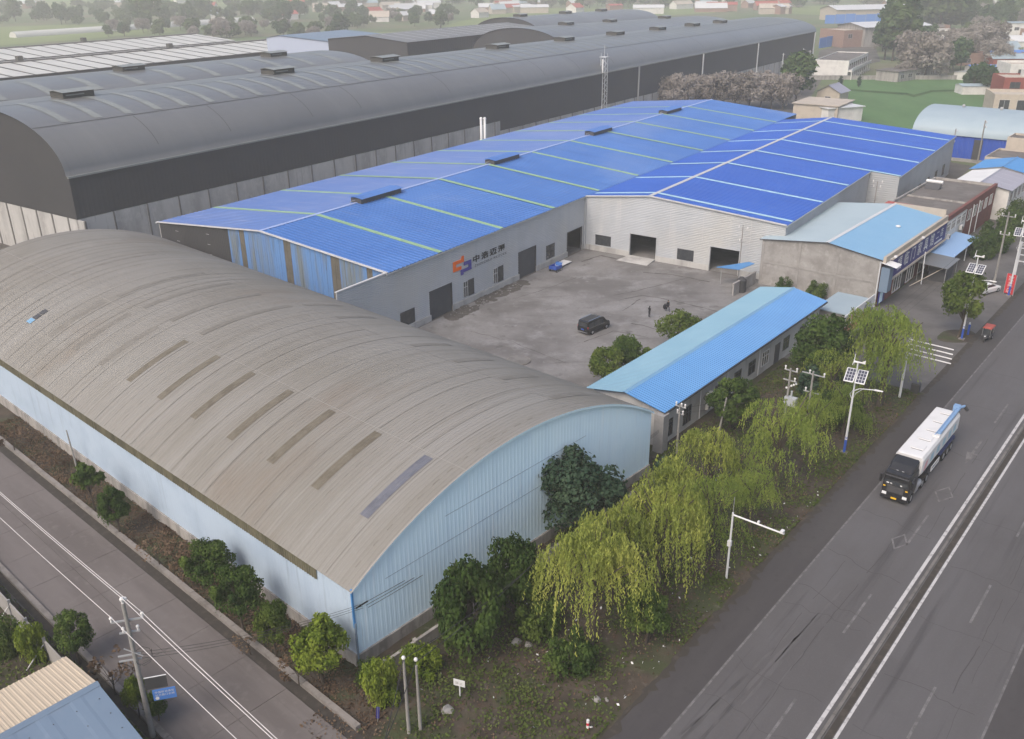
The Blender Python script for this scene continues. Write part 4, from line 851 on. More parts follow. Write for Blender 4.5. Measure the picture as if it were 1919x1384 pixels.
for z in (0.9, 2.3):
    ac = part('air_conditioner', M['white_wall'], of, lambda m: m.box(OW+0.15, OW+0.5, 9.6, 10.5, z, z+0.62)); part('fan_grille', M['frame_dark'], ac, lambda m: m.cyl((OW+0.505, 9.95, z+0.31), (OW+0.515, 9.95, z+0.31), 0.24, n=10))
pOl = lambda a, z, d: (-OW-d, a, z)
for y in (3, 9, 15, 21, 27, 33, 37.5): window(of, pOl, y, y+1.8, 1.0, 2.8, M['frame_dark'], M['glass'], 2, 2, 0.06)

# shop with the navy sign
SB, SW, SL = -56.7, 18.3, 29.4
sh = thing('furniture_shop', 'two-storey furniture shop with light blue roof, rough grey side wall and navy sign', 'shop', U(-56.7, 129.2), A_U)
part('side_wall', M['render_grey'], sh, lambda m: m.prism([(0.1, 0), (SW-0.1, 0), (SW-0.1, 7.1), (10.2, 8.3), (0.1, 7.1)], 0.1, 0.35))
for x in (0.1, 5.9, 11.7, SW-0.55): part('wall_pilaster', M['pier'], sh, lambda m: m.box(x, x+0.4, 0.04, 0.09, 0, 6.95+(0.9 if 5 < x < 12 else 0)))
part('wall_beam', M['pier'], sh, lambda m: m.box(0.5, SW-0.6, 0.05, 0.095, 3.5, 3.8))
part('wall', M['render_grey'], sh, lambda m: (m.box(0.1, 0.3, 0.36, SL, 0, 7.1), m.prism([(0.3, 0), (SW-0.3, 0), (SW-0.3, 7.1), (10.2, 8.3), (0.3, 7.1)], SL-0.25, SL)))
part('front_wall', M['red_paint'], sh, lambda m: (m.box(SW-0.3, SW-0.05, 0.36, SL-0.26, 0, 7.05)))
part('roof_slope', M['store_roof'], sh, lambda m: rib_roof(m, [(10.2, 8.45), (SW+0.15, 7.25)], -0.15, SL, 0.5, 0.04))
part('roof_slope', M['pale_roof'], sh, lambda m: rib_roof(m, [(-0.3, 7.2), (10.2, 8.45)], -0.15, SL, 0.5, 0.04))
part('roof_edge', M['frame_dark'], sh, lambda m: [m.quad((xa, -0.16, za-0.14), (xb, -0.16, zb-0.14), (xb, -0.16, zb), (xa, -0.16, za)) for xa, za, xb, zb in ((-0.3, 7.2, 10.2, 8.45), (10.2, 8.45, SW+0.15, 7.25))])
part('ridge_cap', M['white_metal_roof'], sh, lambda m: m.prism([(9.9, 8.47), (10.2, 8.56), (10.5, 8.47), (10.2, 8.5)], -0.16, SL))
part('parapet', M['cream_wall'], sh, lambda m: (m.box(SW+0.15, SW+0.55, -0.1, SL+0.2, 6.9, 7.75), m.box(10, SW+0.1, SL-0.02, SL+0.35, 7.0, 8.6)))
sg = part('sign_board', M['navy'], sh, lambda m: m.box(SW+0.2, SW+0.75, 2.2, SL-0.6, 4.0, 6.86))
part('sign_border', M['cream_wall'], sg, lambda m: (m.box(SW+0.1, SW+0.95, 1.9, SL-0.3, 3.72, 3.98), m.box(SW+0.1, SW+0.9, 1.9, SL-0.3, 6.88, 7.0)))
letters('福临门家具馆', 2.2, M['white'], sg, lambda a, b, d: (SW+0.76+d, 4.6+a, 4.75+b), depth=0.03, advance=3.1, bold=0.03)
letters('二店', 1.5, M['white'], sg, lambda a, b, d: (SW+0.76+d, 23.3+a, 5.15+b), depth=0.03, advance=2.2, bold=0.02)
part('sign_rule', M['white'], sg, lambda m: m.box(SW+0.76, SW+0.785, 23.0, 27.0, 4.3, 4.62))
pS = lambda a, z, d: (SW-0.05+d, a, z)
for y in (7.0, 13.2, 19.0): window(sh, pS, y, y+3.6, 0.3, 3.0, M['white_wall'], M['glass'], 3, 1, 0.1, 0.12)
part('shop_door', M['glass'], sh, lambda m: m.box(SW-0.04, SW+0.03, 11.0, 12.8, 0.1, 2.8))
part('stair_tower', M['steel_blue_roof'], sh, lambda m: m.box(SW+0.1, SW+1.3, -0.1, 1.5, 2.6, 6.2))
part('stair_roof', M['white_metal_roof'], sh, lambda m: rib_roof(m, [(SW, 6.9), (SW+2.2, 6.5)], -0.4, 1.9, 0.3, 0.04))
part('notice_board', M['navy'], sh, lambda m: m.box(SW+0.15, SW+0.3, 0.2, 2.6, 0.5, 2.6))
part('notice', M['blue_clad'], sh, lambda m: m.box(SW+0.31, SW+0.33, 0.4, 1.7, 0.7, 2.4))
part('downpipe', M['white_pole'], sh, lambda m: m.tube([(SW-0.15, -0.05, 7.0), (SW-0.15, -0.05, 0.2)], 0.1, 8))
part('canopy_pole', M['white_pole'], sh, lambda m: m.tube([(SW+1.9, 15.0, 0), (SW+1.3, 16.5, 4.8)], 0.08, 6))
part('roof_vent', M['white'], sh, lambda m: m.ball((14.8, 17, 7.95), 0.4, 8, 4, 0.5))
for y in (1.5, 14): part('floodlight', M['white'], sh, lambda m: (m.tube([(SW+0.5, y, 7.0), (SW+1.2, y, 7.6)], 0.05, 5), m.box(SW+1.1, SW+1.5, y-0.15, y+0.15, 7.5, 7.75)))

# red-parapet two-storey building with flat roof
rb = thing('red_parapet_building', 'two-storey flat-roofed building with red parapet and white upper windows next to the shop', 'building', U(-49.6, 159.0), A_U)
part('wall', M['cream_wall'], rb, lambda m: m.box(0, 11.2, 0, 33, 0, 6.4))
part('roof', M['flat_roof'], rb, lambda m: m.box(0.3, 10.9, 0.3, 32.7, 6.4, 6.5))
part('parapet', M['red_paint'], rb, lambda m: m.box(10.9, 11.45, 0, 33, 6.3, 7.1))
part('parapet', M['plinth'], rb, lambda m: (m.box(0, 0.3, 0, 33, 6.4, 6.95), m.box(0.3, 10.9, 32.7, 33, 6.4, 6.95), m.box(0.3, 10.9, 15.0, 15.3, 6.5, 6.8)))
part('facade_panel', M['white_wall'], rb, lambda m: m.box(11.2, 11.36, 0.6, 13.4, 2.9, 6.0))
part('facade_panel', M['red_paint'], rb, lambda m: m.box(11.2, 11.33, 13.5, 32.8, 0.2, 6.25))
pR = lambda a, z, d: (11.36+d, a, z)
for y in (1.4, 4.3, 7.4, 10.4): window(rb, pR, y, y+2.2, 4.2, 5.8, M['frame_white'], M['glass'], 3, 2, 0.06, 0.08)
for y in (14.5, 18.3, 22.0, 25.5, 29.0): window(rb, lambda a, z, d: (11.33+d, a, z), y, y+2.0, 3.6, 5.6, M['frame_white'], M['glass'], 2, 1, 0.06)
for y in (2.0, 9.5):
    ac = part('air_conditioner', M['white_wall'], rb, lambda m: m.box(11.45, 11.9, y, y+1.0, 3.2, 3.9)); part('fan_grille', M['frame_dark'], ac, lambda m: m.cyl((11.905, y+0.4, 3.55), (11.92, y+0.4, 3.55), 0.27, n=10))
for y in (16.9, 20.8): part('downpipe', M['white_pole'], rb, lambda m: m.tube([(11.55, y, 6.2), (11.55, y, 0.3)], 0.09, 6))
part('roof_shed', M['red_roof'], rb, lambda m: m.hexa([(0.5, 2.2, 7.6), (6.2, 2.2, 7.5), (6.2, 4.2, 7.5), (0.5, 4.2, 7.6), (0.5, 2.2, 7.7), (6.2, 2.2, 7.6), (6.2, 4.2, 7.6), (0.5, 4.2, 7.7)]))
part('roof_shed_wall', M['conc_panel'], rb, lambda m: m.box(0.7, 6.0, 2.6, 4.0, 6.5, 7.45))
part('roof_plate', M['pale_roof'], rb, lambda m: m.box(0.5, 3.6, 0.4, 2.0, 6.55, 6.62))
for (x, y) in ((4.2, 0.5), (1.0, 23)):
    wt = part('solar_heater', M['frame_dark'], rb, lambda m: m.hexa([(x, y, 6.55), (x+2.6, y, 6.55), (x+2.6, y+1.6, 6.55), (x, y+1.6, 6.55), (x, y+1.1, 7.5), (x+2.6, y+1.1, 7.5), (x+2.6, y+1.5, 7.5), (x, y+1.5, 7.5)]))
    part('heater_tank', M['white'], wt, lambda m: m.cyl((x-0.2, y+1.5, 7.75), (x+2.8, y+1.5, 7.75), 0.32, n=10), smooth=False)
bm = part('awning', M['truck_blue'], rb, lambda m: rib_roof(m, [(11.4, 3.15), (15.2, 2.75)], -7.4, 8.0, 0.5, 0.05))
part('awning_post', M['white_pole'], rb, lambda m: [m.tube([(14.9, y, 0), (14.9, y, 2.8)], 0.09, 6) for y in (-7.0, -5.2)])
part('awning_post', M['white_pole'], rb, lambda m: [m.tube([(14.9, y, 0), (14.9, y, 2.75)], 0.09, 6) for y in (2, 7.5)])
cn = thing('dark_canopy', 'dark grey fabric canopy over a booth under the navy sign', 'canopy', U(-36.6, 146.0), A_U)
part('cover', M['dark_roof'], cn, lambda m: m.hexa([(-1.4, -1.0, 3.1), (3.2, -0.6, 2.7), (3.2, 6.2, 2.7), (-1.4, 5.6, 3.1), (-1.4, -1.0, 3.16), (3.2, -0.6, 2.76), (3.2, 6.2, 2.76), (-1.4, 5.6, 3.16)]))
part('booth', M['frame_dark'], cn, lambda m: m.box(0.2, 2.6, 1.0, 5.4, 0.03, 2.4))
part('post', M['steel'], cn, lambda m: [m.tube([(x, y, 0), (x, y, 2.85)], 0.05, 5) for x in (-1.1, 3.0) for y in (-0.4, 5.6)])
part('brace', M['cream_wall'], cn, lambda m: m.tube([(-1.0, -4.0, 0.1), (2.6, 1.5, 2.6)], 0.07, 5))

def gable_house(name, label, cat, loc, az, w, l, e, r, wall_m, roof_a, roof_b=None, over=0.4, wins=None, group=None, rib=0.6, eave_m=None, far=False):
    """x across (0..w), y along the ridge (0..l)"""
    t = thing(name, label, cat, loc, az, group)
    part('wall', M[wall_m], t, lambda m: (m.box(0, 0.25, 0, l, 0, e), m.box(w-0.25, w, 0, l, 0, e), m.prism([(0.25, 0), (w-0.25, 0), (w-0.25, e), (w/2, r-0.05), (0.25, e)], 0, 0.25), m.prism([(0.25, 0), (w-0.25, 0), (w-0.25, e), (w/2, r-0.05), (0.25, e)], l-0.25, l)))
    part('roof_slope', M[roof_a], t, lambda m: rib_roof(m, [(w/2, r), (w+over, e-over*(r-e)/(w/2)+0.06)], -over, l+over, rib, 0.04))
    part('roof_slope', M[roof_b or roof_a], t, lambda m: rib_roof(m, [(-over, e-over*(r-e)/(w/2)+0.06), (w/2, r)], -over, l+over, rib, 0.04))
    part('ridge_cap', M[roof_a], t, lambda m: m.prism([(w/2-0.25, r), (w/2, r+0.14), (w/2+0.25, r), (w/2, r+0.06)], -over, l+over))
    for (face, a, z, ww, hh) in (wins or ()):
        put = {'R': lambda q, zz, d: (w+d, q, zz), 'L': lambda q, zz, d: (-d, q, zz), 'F': lambda q, zz, d: (q, -d, zz)}[face]
        window(t, put, a, a+ww, z, z+hh, M['frame_white'] if not far else M['frame_dark'], M['glass'], 2 if not far else 1, 1, 0.06)
    return t
def flat_house(name, label, cat, loc, az, w, l, h, wall_m, roof_m, wins=(), group=None, para=0.5, slab=None, frame='frame_white'):
    t = thing(name, label, cat, loc, az, group)
    part('wall', M[wall_m], t, lambda m: m.box(0, w, 0, l, 0, h))
    part('roof', M[roof_m], t, lambda m: m.box(0.2, w-0.2, 0.2, l-0.2, h, h+0.08))
    if para: part('parapet', M[wall_m], t, lambda m: (m.box(0, 0.2, 0, l, h, h+para), m.box(w-0.2, w, 0, l, h, h+para), m.box(0.2, w-0.2, 0, 0.2, h, h+para), m.box(0.2, w-0.2, l-0.2, l, h, h+para)))
    if slab: part('roof_slab', M[slab], t, lambda m: m.box(-0.5, w+0.5, -0.5, l+0.5, h+para, h+para+0.22))
    for (face, a, z, ww, hh) in wins:
        put = {'R': lambda q, zz, d: (w+d, q, zz), 'L': lambda q, zz, d: (-d, q, zz), 'F': lambda q, zz, d: (q, -d, zz)}[face]
        window(t, put, a, a+ww, z, z+hh, M[frame], M['glass'], 2, 1, 0.07)
    return t
so = gable_house('solar_roof_building', 'two-storey building with pale roof half covered by grey solar sheets', 'building', U(-46.2, 192.6), A_U, 10.2, 15.0, 6.0, 7.0, 'white_wall', 'solar_grey', 'white_metal_roof', 0.5, [('R', 1.0+3.4*k, 3.4, 2.0, 2.0) for k in range(4)]+[('R', 1.0+3.4*k, 0.6, 2.0, 2.0) for k in range(4)])
for k in range(3): part('panel_joint', M['white_metal_roof'], so, lambda m: rib_roof(m, [(5.3, 6.98), (10.4, 5.98)], 3.5+3.6*k, 3.6+3.6*k, 9, 0, 0.07))
gable_house('blue_roof_building', 'building with bright blue roof at the right edge beyond the solar roof', 'building', U(-46.8, 208.2), A_U, 11.5, 11.5, 6.2, 7.4, 'white_wall', 'office_roof', 'office_roof', 0.5, [('R', 1.0+3.4*k, 3.4, 2.0, 2.0) for k in range(3)])
flat_house('beige_block', 'beige flat-roofed block with flat brown roof at the right edge', 'building', U(-47.6, 221), A_U, 9, 12.5, 6.2, 'cream_wall', 'flat_roof', [('F', 2, 3.2, 2, 1.6)])
flat_house('beige_tower_room', 'small beige upper room with flat roof at the right edge above the brown roof', 'building', U(-46.6, 234.5), A_U, 8, 7, 8.6, 'cream_wall', 'flat_roof', ())
# low flat roof between office and shop with its white advert board
lr = thing('gatehouse', 'low gatehouse with pale flat roof between the office block and the shop', 'gatehouse', U(-42.0, 116.2), A_U)
part('wall', M['render_grey'], lr, lambda m: m.box(0, 4.9, 0, 7.6, 0, 2.9))
part('roof', M['pale_roof'], lr, lambda m: m.box(-0.3, 5.0, -0.3, 8.0, 2.9, 3.05))
part('ledge', M['red_paint'], lr, lambda m: m.box(4.95, 6.2, -4.6, 3.5, 2.35, 2.6))
ad = part('advert_board', M['white'], lr, lambda m: m.box(5.2, 5.32, -4.6, 6.6, 2.62, 4.3))
letters('亦發达', 1.15, M['red_text'], ad, lambda a, b, d: (5.33+d, -4.0+a, 3.05+b), depth=0.02, advance=1.7)
letters('饭店', 0.9, M['black'], ad, lambda a, b, d: (5.33+d, 2.6+a, 3.1+b), depth=0.02, advance=1.7)
part('board_stay', M['steel'], lr, lambda m: [m.tube([(5.2, y, 4.3), (4.6, y, 3.0)], 0.03, 5) for y in (0.5, 2.5, 4.5, 6.3)])
# blue lean-to and barrel in the corner of the yard
lt = thing('blue_lean_to', 'small bright blue lean-to roof against the rough grey shop wall', 'lean-to', U(-57.6, 127.5), A_U)
part('roof', M['office_roof'], lt, lambda m: m.hexa([(-4.4, -2.2, 2.6), (-0.2, -3.0, 3.2), (0.6, 0.6, 3.4), (-0.6, 1.2, 3.3), (-4.4, -2.2, 2.68), (-0.2, -3.0, 3.28), (0.6, 0.6, 3.48), (-0.6, 1.2, 3.38)]))
part('post', M['steel'], lt, lambda m: (m.tube([(-3.6, -2.0, 0), (-3.6, -2.0, 2.65)], 0.06, 5), m.tube([(-0.3, -2.6, 0), (-0.3, -2.6, 3.2)], 0.06, 5)))
tk = thing('water_tank', 'dark grey plastic water tank under the blue lean-to', 'water tank', ground_at(1388, 546))
part('body', M['charcoal'], tk, lambda m: (m.tube([(0, 0, 0), (0, 0, 1.9)], 0.75, 14), m.tube([(0, 0, 1.9), (0, 0, 2.25)], 0.74, 14, 0.3)), smooth=False)
part('lid', M['frame_dark'], tk, lambda m: m.tube([(0, 0, 2.25), (0, 0, 2.35)], 0.3, 12))
yw = thing('yard_wall', 'low grey render wall beside the water tank at the yard corner', 'wall', U(-57.2, 121.5), A_U)
part('wall', M['render_grey'], yw, lambda m: m.box(0, 0.25, 0, 7.4, 0, 1.9)); part('coping', M['pier'], yw, lambda m: m.box(-0.04, 0.29, -0.04, 7.44, 1.9, 1.98))
# boundary wall by the gable of the brown warehouse
bw = thing('boundary_wall', 'grey concrete boundary wall along the foot of the pale blue gable', 'wall', B(0.6, -2.0), A_K+math.pi/2)
a = 0.0
while a < 34.5:
    MB().box(-0.12, 0.12, a+0.32, a+2.98, 0, 1.15+0.03*(int(a) % 2)).build('panel', M['plinth'], bw); MB().box(-0.18, 0.18, a, a+0.3, 0, 1.3).build('post', M['plinth'], bw); a += 3.0
# bottom-left shed and concrete panel wall of the neighbouring plot
bl = thing('corner_shed', 'shed with cream and slate blue roof slopes in the bottom left corner', 'shed', B(-15.1, 6.5), A_K-math.pi/2)
part('roof_slope', M['cream_roof'], bl, lambda m: rib_roof(m, [(0, 5.0), (5.0, 4.2)], 0, 16, 0.31, 0.03))
part('roof_slope', M['steel_blue_roof'], bl, lambda m: rib_roof(m, [(-8.5, 3.6), (0, 5.0)], 0, 16, 2.0, 0.02))
part('ridge_cap', M['steel_blue_roof'], bl, lambda m: m.prism([(-0.3, 4.98), (0, 5.14), (0.22, 5.02), (0, 5.04)], -0.02, 16))
part('wall', M['steel_blue_roof'], bl, lambda m: m.prism([(-8.2, 0), (4.7, 0), (4.7, 4.1), (0, 4.85), (-8.2, 3.5)], 0.15, 0.4))
part('wall', M['white_wall'], bl, lambda m: (m.box(4.5, 4.7, 0.4, 16, 0, 4.1), m.box(-8.2, -8.0, 0.4, 16, 0, 3.5)))
part('screw_row', M['frame_dark'], bl, lambda m: [m.box(x-0.03, x+0.03, y-0.03, y+0.03, 5.0+x*1.4/8.5+0.02, 5.0+x*1.4/8.5+0.045) for x in (-1.2, -2.6, -4.0, -5.4, -6.8) for y in [0.5+1.4*k for k in range(11)]])
pw = thing('panel_wall', 'grey concrete panel wall of the plot at the bottom left', 'wall', B(-14.6, 11.0), A_K)
y = 0.0
while y < 40:
    MB().box(-0.05, 0.05, y+0.12, y+3.1, 0.1, 1.9).build('panel', M['pier'], pw); MB().box(-0.1, 0.1, y, y+0.12, 0, 2.1).build('post', M['steel'], pw)
    if int(y/3.1) % 2 == 0: MB().tube([(-0.1, y+0.06, 1.5), (-1.6, y+0.06, 0.1)], 0.05, 5).build('strut', M['steel'], pw)
    y += 3.2
# ---------------------------------------------------------------- upper right
wa = thing('arched_store', 'pale arched-roof store with deep blue front wall at the right', 'store building', U(-65.5, 247.8), A_U+math.pi/2)
ARW, ARL = 26.0, 26.0
def arc2(x): return 6.2+5.2*math.sqrt(max(0, 1-((x+ARW/2)/(ARW/2))**2))**0.9
part('roof', M['pale_roof'], wa, lambda m: rib_roof(m, [(-ARW/2-ARW/2*math.cos(math.pi*i/24), arc2(-ARW/2-ARW/2*math.cos(math.pi*i/24))) for i in range(25)], -6, ARL, 30, 0.0), smooth=True)
part('wall', M['blue_wall'], wa, lambda m: rib_vert(m, -5.5, ARL, lambda y: 0.8, lambda y: 6.3, lambda a, z, d: (d-0.4, a, z), 0.8, 0.05))
part('plinth', M['pier'], wa, lambda m: m.box(-0.5, -0.2, -5.5, ARL, 0, 0.8))
part('door', M['charcoal'], wa, lambda m: m.box(-0.33, -0.22, 9.0, 11.0, 0.8, 5.6))
part('gable', M['pale_roof'], wa, lambda m: [m.quad((-ARW*i/20, -5.8, 0), (-ARW*(i+1)/20, -5.8, 0), (-ARW*(i+1)/20, -5.8, arc2(-ARW*(i+1)/20)-0.1), (-ARW*i/20, -5.8, arc2(-ARW*i/20)-0.1)) for i in range(20)])
for y in (2, 11, 20): part('turbine_vent', M['steel'], wa, lambda m: m.ball((-ARW/2, y, 11.7), 0.45, 8, 5))
flat_house('villa', 'cream villa with big dark windows at the right edge behind the arched store', 'house', ground_at(1838, 216), R_(105), 14, 30, 7.5, 'cream_wall', 'cream_wall', [('R', 1.5, 3.6, 3, 3.2), ('R', 6.5, 3.6, 6, 3.2), ('R', 15, 3.6, 6, 3.2), ('R', 23, 3.6, 5, 3.2)], para=0.9)
rh = flat_house('red_brick_house', 'three-storey red brick house at the right edge', 'house', ground_at(1852, 182), R_(100), 14, 26, 8.0, 'brick', 'cream_wall', [('R', 2+6*k, 4.8, 3.4, 2.2) for k in range(4)]+[('R', 2+6*k, 1.0, 3.4, 2.2) for k in range(4)], frame='frame_dark')
part('roof_room', M['white_wall'], rh, lambda m: m.box(4, 12, 8, 22, 8.1, 10.6))
window(rh, lambda q, z, d: (12+d, q, z), 10, 12.5, 8.5, 10.2, M['frame_white'], M['glass'], 2, 1, 0.06)
gable_house('blue_hut', 'small hut with pale blue roof at the edge of the wheat field', 'hut', ground_at(1788, 172), R_(95), 8, 11, 3.0, 3.5, 'white_wall', 'pale_roof', None, 0.3, far=True)
gable_house('grey_hut', 'grey-green roofed hut by the field, above the small white hut', 'hut', ground_at(1786, 148), R_(60), 11, 17, 3.0, 3.6, 'white_wall', 'silver_flat', None, 0.4, far=True)
gable_house('blue_shed_roof', 'low shed with vivid blue roof among the bushes at the right', 'shed', ground_at(1806, 138), R_(95), 8, 26, 3.5, 4.2, 'white_wall', 'blue_fence', None, 0.4, far=True)
flat_house('brown_row_house', 'brown flat-roofed row house beyond the dark bushes at right', 'house', ground_at(1775, 118), R_(92), 12, 32, 5.0, 'brick_pale', 'brick_pale', [('R', 3, 1.2, 3, 2), ('R', 12, 1.2, 3, 2), ('R', 22, 1.2, 3, 2)], para=0.6)
gable_house('white_roof_house', 'house with white roof and blue porch beyond the dark bushes at right', 'house', ground_at(1836, 116), R_(92), 12, 28, 5, 6, 'brick_pale', 'blue_fence', 'white_metal_roof', 0.5, far=True)
flat_house('far_white_house', 'white two-storey house with blue roof edge at the far right', 'house', ground_at(1870, 68), R_(92), 14, 34, 8.5, 'white_wall', 'pale_roof', [('R', 3+8*k, 4.6, 3, 2) for k in range(4)], slab='pale_roof')
flat_house('terrace_house', 'pale house with flat roof terraces at right above the red brick house', 'house', ground_at(1862, 150), R_(98), 16, 30, 7.0, 'white_wall', 'cream_wall', [('R', 3+7*k, 4.0, 3, 2) for k in range(4)], para=1.0)
flat_house('edge_house', 'brown house with pale roof at the far right edge beside the white-roof house', 'house', ground_at(1884, 118), R_(92), 12, 30, 5.0, 'brick_pale', 'cream_wall', [('R', 3+7*k, 1.2, 3, 2) for k in range(4)], para=0.6)
# compound with white two-storey block
wb = flat_house('white_block', 'white two-storey block with open galleries and flat grey roof in the walled compound', 'building', ground_at(1524, 146), R_(30), 14, 44, 7.2, 'white_wall', 'flat_roof', (), para=0.5)
for z in (0.5, 4.0):
    for k in range(9): window(wb, lambda q, zz, d: (14+d, q, zz), 2+4.6*k, 5+4.6*k, z, z+2.2, M['frame_dark'], M['glass'], 1, 1, 0.08)
part('gallery', M['white_wall'], wb, lambda m: (m.box(14.02, 15.8, 0, 44, 3.2, 3.7), m.box(15.6, 15.8, 0, 44, 3.7, 4.5)))
part('gallery_column', M['white_wall'], wb, lambda m: [m.box(15.4, 15.75, k*4.6, k*4.6+0.4, 0, 3.2) for k in range(10)])
flat_house('grey_barrack', 'long low grey barrack with flat roof beside the parked cars in the compound', 'building', ground_at(1640, 150), R_(52), 10, 40, 3.8, 'plinth', 'flat_roof', [('R', 2+6*k, 1.2, 3, 1.6) for k in range(7)], para=0.3, slab='flat_roof')
cw = thing('compound_wall', 'grey wall along the near edge of the compound by the wheat field', 'wall', ground_at(1515, 149), R_(95))
part('wall', M['plinth'], cw, lambda m: m.box(-0.3, 0, 0, 62, 0, 1.6)); part('coping', M['pier'], cw, lambda m: m.box(-0.38, 0.08, -0.1, 62.1, 1.6, 1.75))
gable_house('panel_roof_house', 'house with blue-grey panel roof next to the green tree behind the factory', 'house', ground_at(1528, 198), R_(38), 8, 9, 5.0, 7.2, 'cream_wall', 'solar_grey', None, 0.6, [('F', 3, 1.5, 2, 2)], rib=1.5)
flat_house('pale_flat_roof', 'pale crumbling flat roof just behind the blue factory roof', 'building', ground_at(1484, 224), R_(35), 14, 16, 4.8, 'cream_wall', 'white_wall', (), para=0.3, slab='cream_wall')
flat_house('pale_flat_annex', 'white flat roof beside the crumbling one behind the factory ridge', 'building', ground_at(1527, 226), R_(70), 6, 13, 4.2, 'white_wall', 'white_metal_roof', (), para=0.2, slab='white_metal_roof')
flat_house('tan_brick_house', 'tan brick house with flat roof beyond the end of the longest shed', 'house', ground_at(1534, 84), R_(70), 22, 30, 9, 'brick_pale', 'cream_wall', [('R', 3, 5, 3, 2.4), ('R', 14, 5, 3, 2.4), ('R', 22, 5, 3, 2.4)])
gable_house('white_open_shed', 'open shed with white metal roof beside the blue site fence', 'shed', ground_at(1566, 82), R_(72), 26, 46, 11, 13, 'plinth', 'white_metal_roof', None, 1.5, far=True, rib=2)
gable_house('distant_white_shed', 'distant white-roofed shed in front of the pale meadow at upper right', 'shed', ground_at(1535, 36), R_(80), 30, 70, 9, 12, 'cream_wall', 'white_metal_roof', None, 1.0, far=True, rib=3)
for i, (x0, y0_, x1, y1_, h, lb) in enumerate(((1534, 90, 1622, 78, 6, 'blue sheet site fence below the open white-roofed shed'), (1545, 44, 1735, 42, 7, 'long hazy blue site fence across the far upper right'))):
    a_, b_ = ground_at(x0, y0_), ground_at(x1, y1_); az_ = math.atan2(b_[0]-a_[0], b_[1]-a_[1]); ln = math.hypot(b_[0]-a_[0], b_[1]-a_[1])
    fe = thing('site_fence', lb, 'fence', a_, az_)
    n = int(ln/8)
    for k in range(n): MB().box(-0.1, 0.1, ln*k/n+0.15, ln*(k+1)/n-0.15, 0, h*(1+0.06*((k*7) % 3-1))).build('panel', M['blue_fence'], fe)

mr_ = random.Random(21)
for i in range(26):
    x = mr_.uniform(1690, 1915); y = mr_.uniform(58, 128)
    if 1640 < x < 1712 and y > 60: continue
    lb_, gr_ = 'low house of the hazy settlement beyond the wheat field at right', 'settlement beyond the wheat field'
    if mr_.random() < 0.5: gable_house('village_house', lb_, 'house', ground_at(x, y), R_(mr_.uniform(80, 105)), mr_.uniform(7, 10), mr_.uniform(12, 24), mr_.uniform(3.2, 5.5), mr_.uniform(6, 7), mr_.choice(('white_wall', 'brick_pale', 'cream_wall', 'brick')), mr_.choice(('white_metal_roof', 'pale_roof', 'flat_roof', 'blue_fence')), None, 0.5, group=gr_, far=True, rib=3, wins=[('R', 2, 1.2, 2, 1.5), ('R', 7, 1.2, 2, 1.5)])
    else: flat_house('village_house', lb_, 'house', ground_at(x, y), R_(mr_.uniform(80, 105)), mr_.uniform(8, 11), mr_.uniform(12, 24), mr_.uniform(3.5, 6.5), mr_.choice(('white_wall', 'brick_pale', 'cream_wall', 'brick')), mr_.choice(('flat_roof', 'cream_wall')), [('R', 2, 1.2, 2, 1.5), ('R', 7, 1.2, 2, 1.5)], gr_, 0.4)
# ================================================================ trees and shrubs
def height_for(bx, by, ty):
    b = np.array(ground_at(bx, by)); lo, hi = 0.0, 45.0
    for _ in range(40):
        m_ = (lo+hi)/2; d = b+np.array([0, 0, m_-CAM_H])
        y = CY-F_PX*(CU@d)/(_f@d)
        if y > ty: lo = m_
        else: hi = m_
    return lo
def quads_mesh(name, P, A, Bv, mat_):
    """leaf quads: centre P, half axes A and Bv"""
    n = len(P); V = np.empty((n, 4, 3)); V[:, 0] = P-A; V[:, 1] = P+Bv; V[:, 2] = P+A; V[:, 3] = P-Bv
    me = bpy.data.meshes.new(name); me.vertices.add(4*n); me.vertices.foreach_set('co', V.reshape(-1))
    me.loops.add(4*n); me.loops.foreach_set('vertex_index', np.arange(4*n, dtype=np.int32))
    me.polygons.add(n); me.polygons.foreach_set('loop_start', np.arange(0, 4*n, 4, dtype=np.int32))
    me.update(calc_edges=True); me.materials.append(mat_); return me
def unit(v): return v/np.maximum(1e-9, np.linalg.norm(v, axis=1, keepdims=True))
def leaves(name, g, P, N, size, el, mat_):
    """leaves facing roughly along N"""
    n = len(P); nn = unit(N+g.normal(0, 0.55, (n, 3))); a = unit(np.cross(nn, g.normal(0, 1, (n, 3)))); b = np.cross(nn, a)
    s = size*g.uniform(0.6, 1.3, (n, 1)); return quads_mesh(name, P, a*s*el, b*s, mat_)
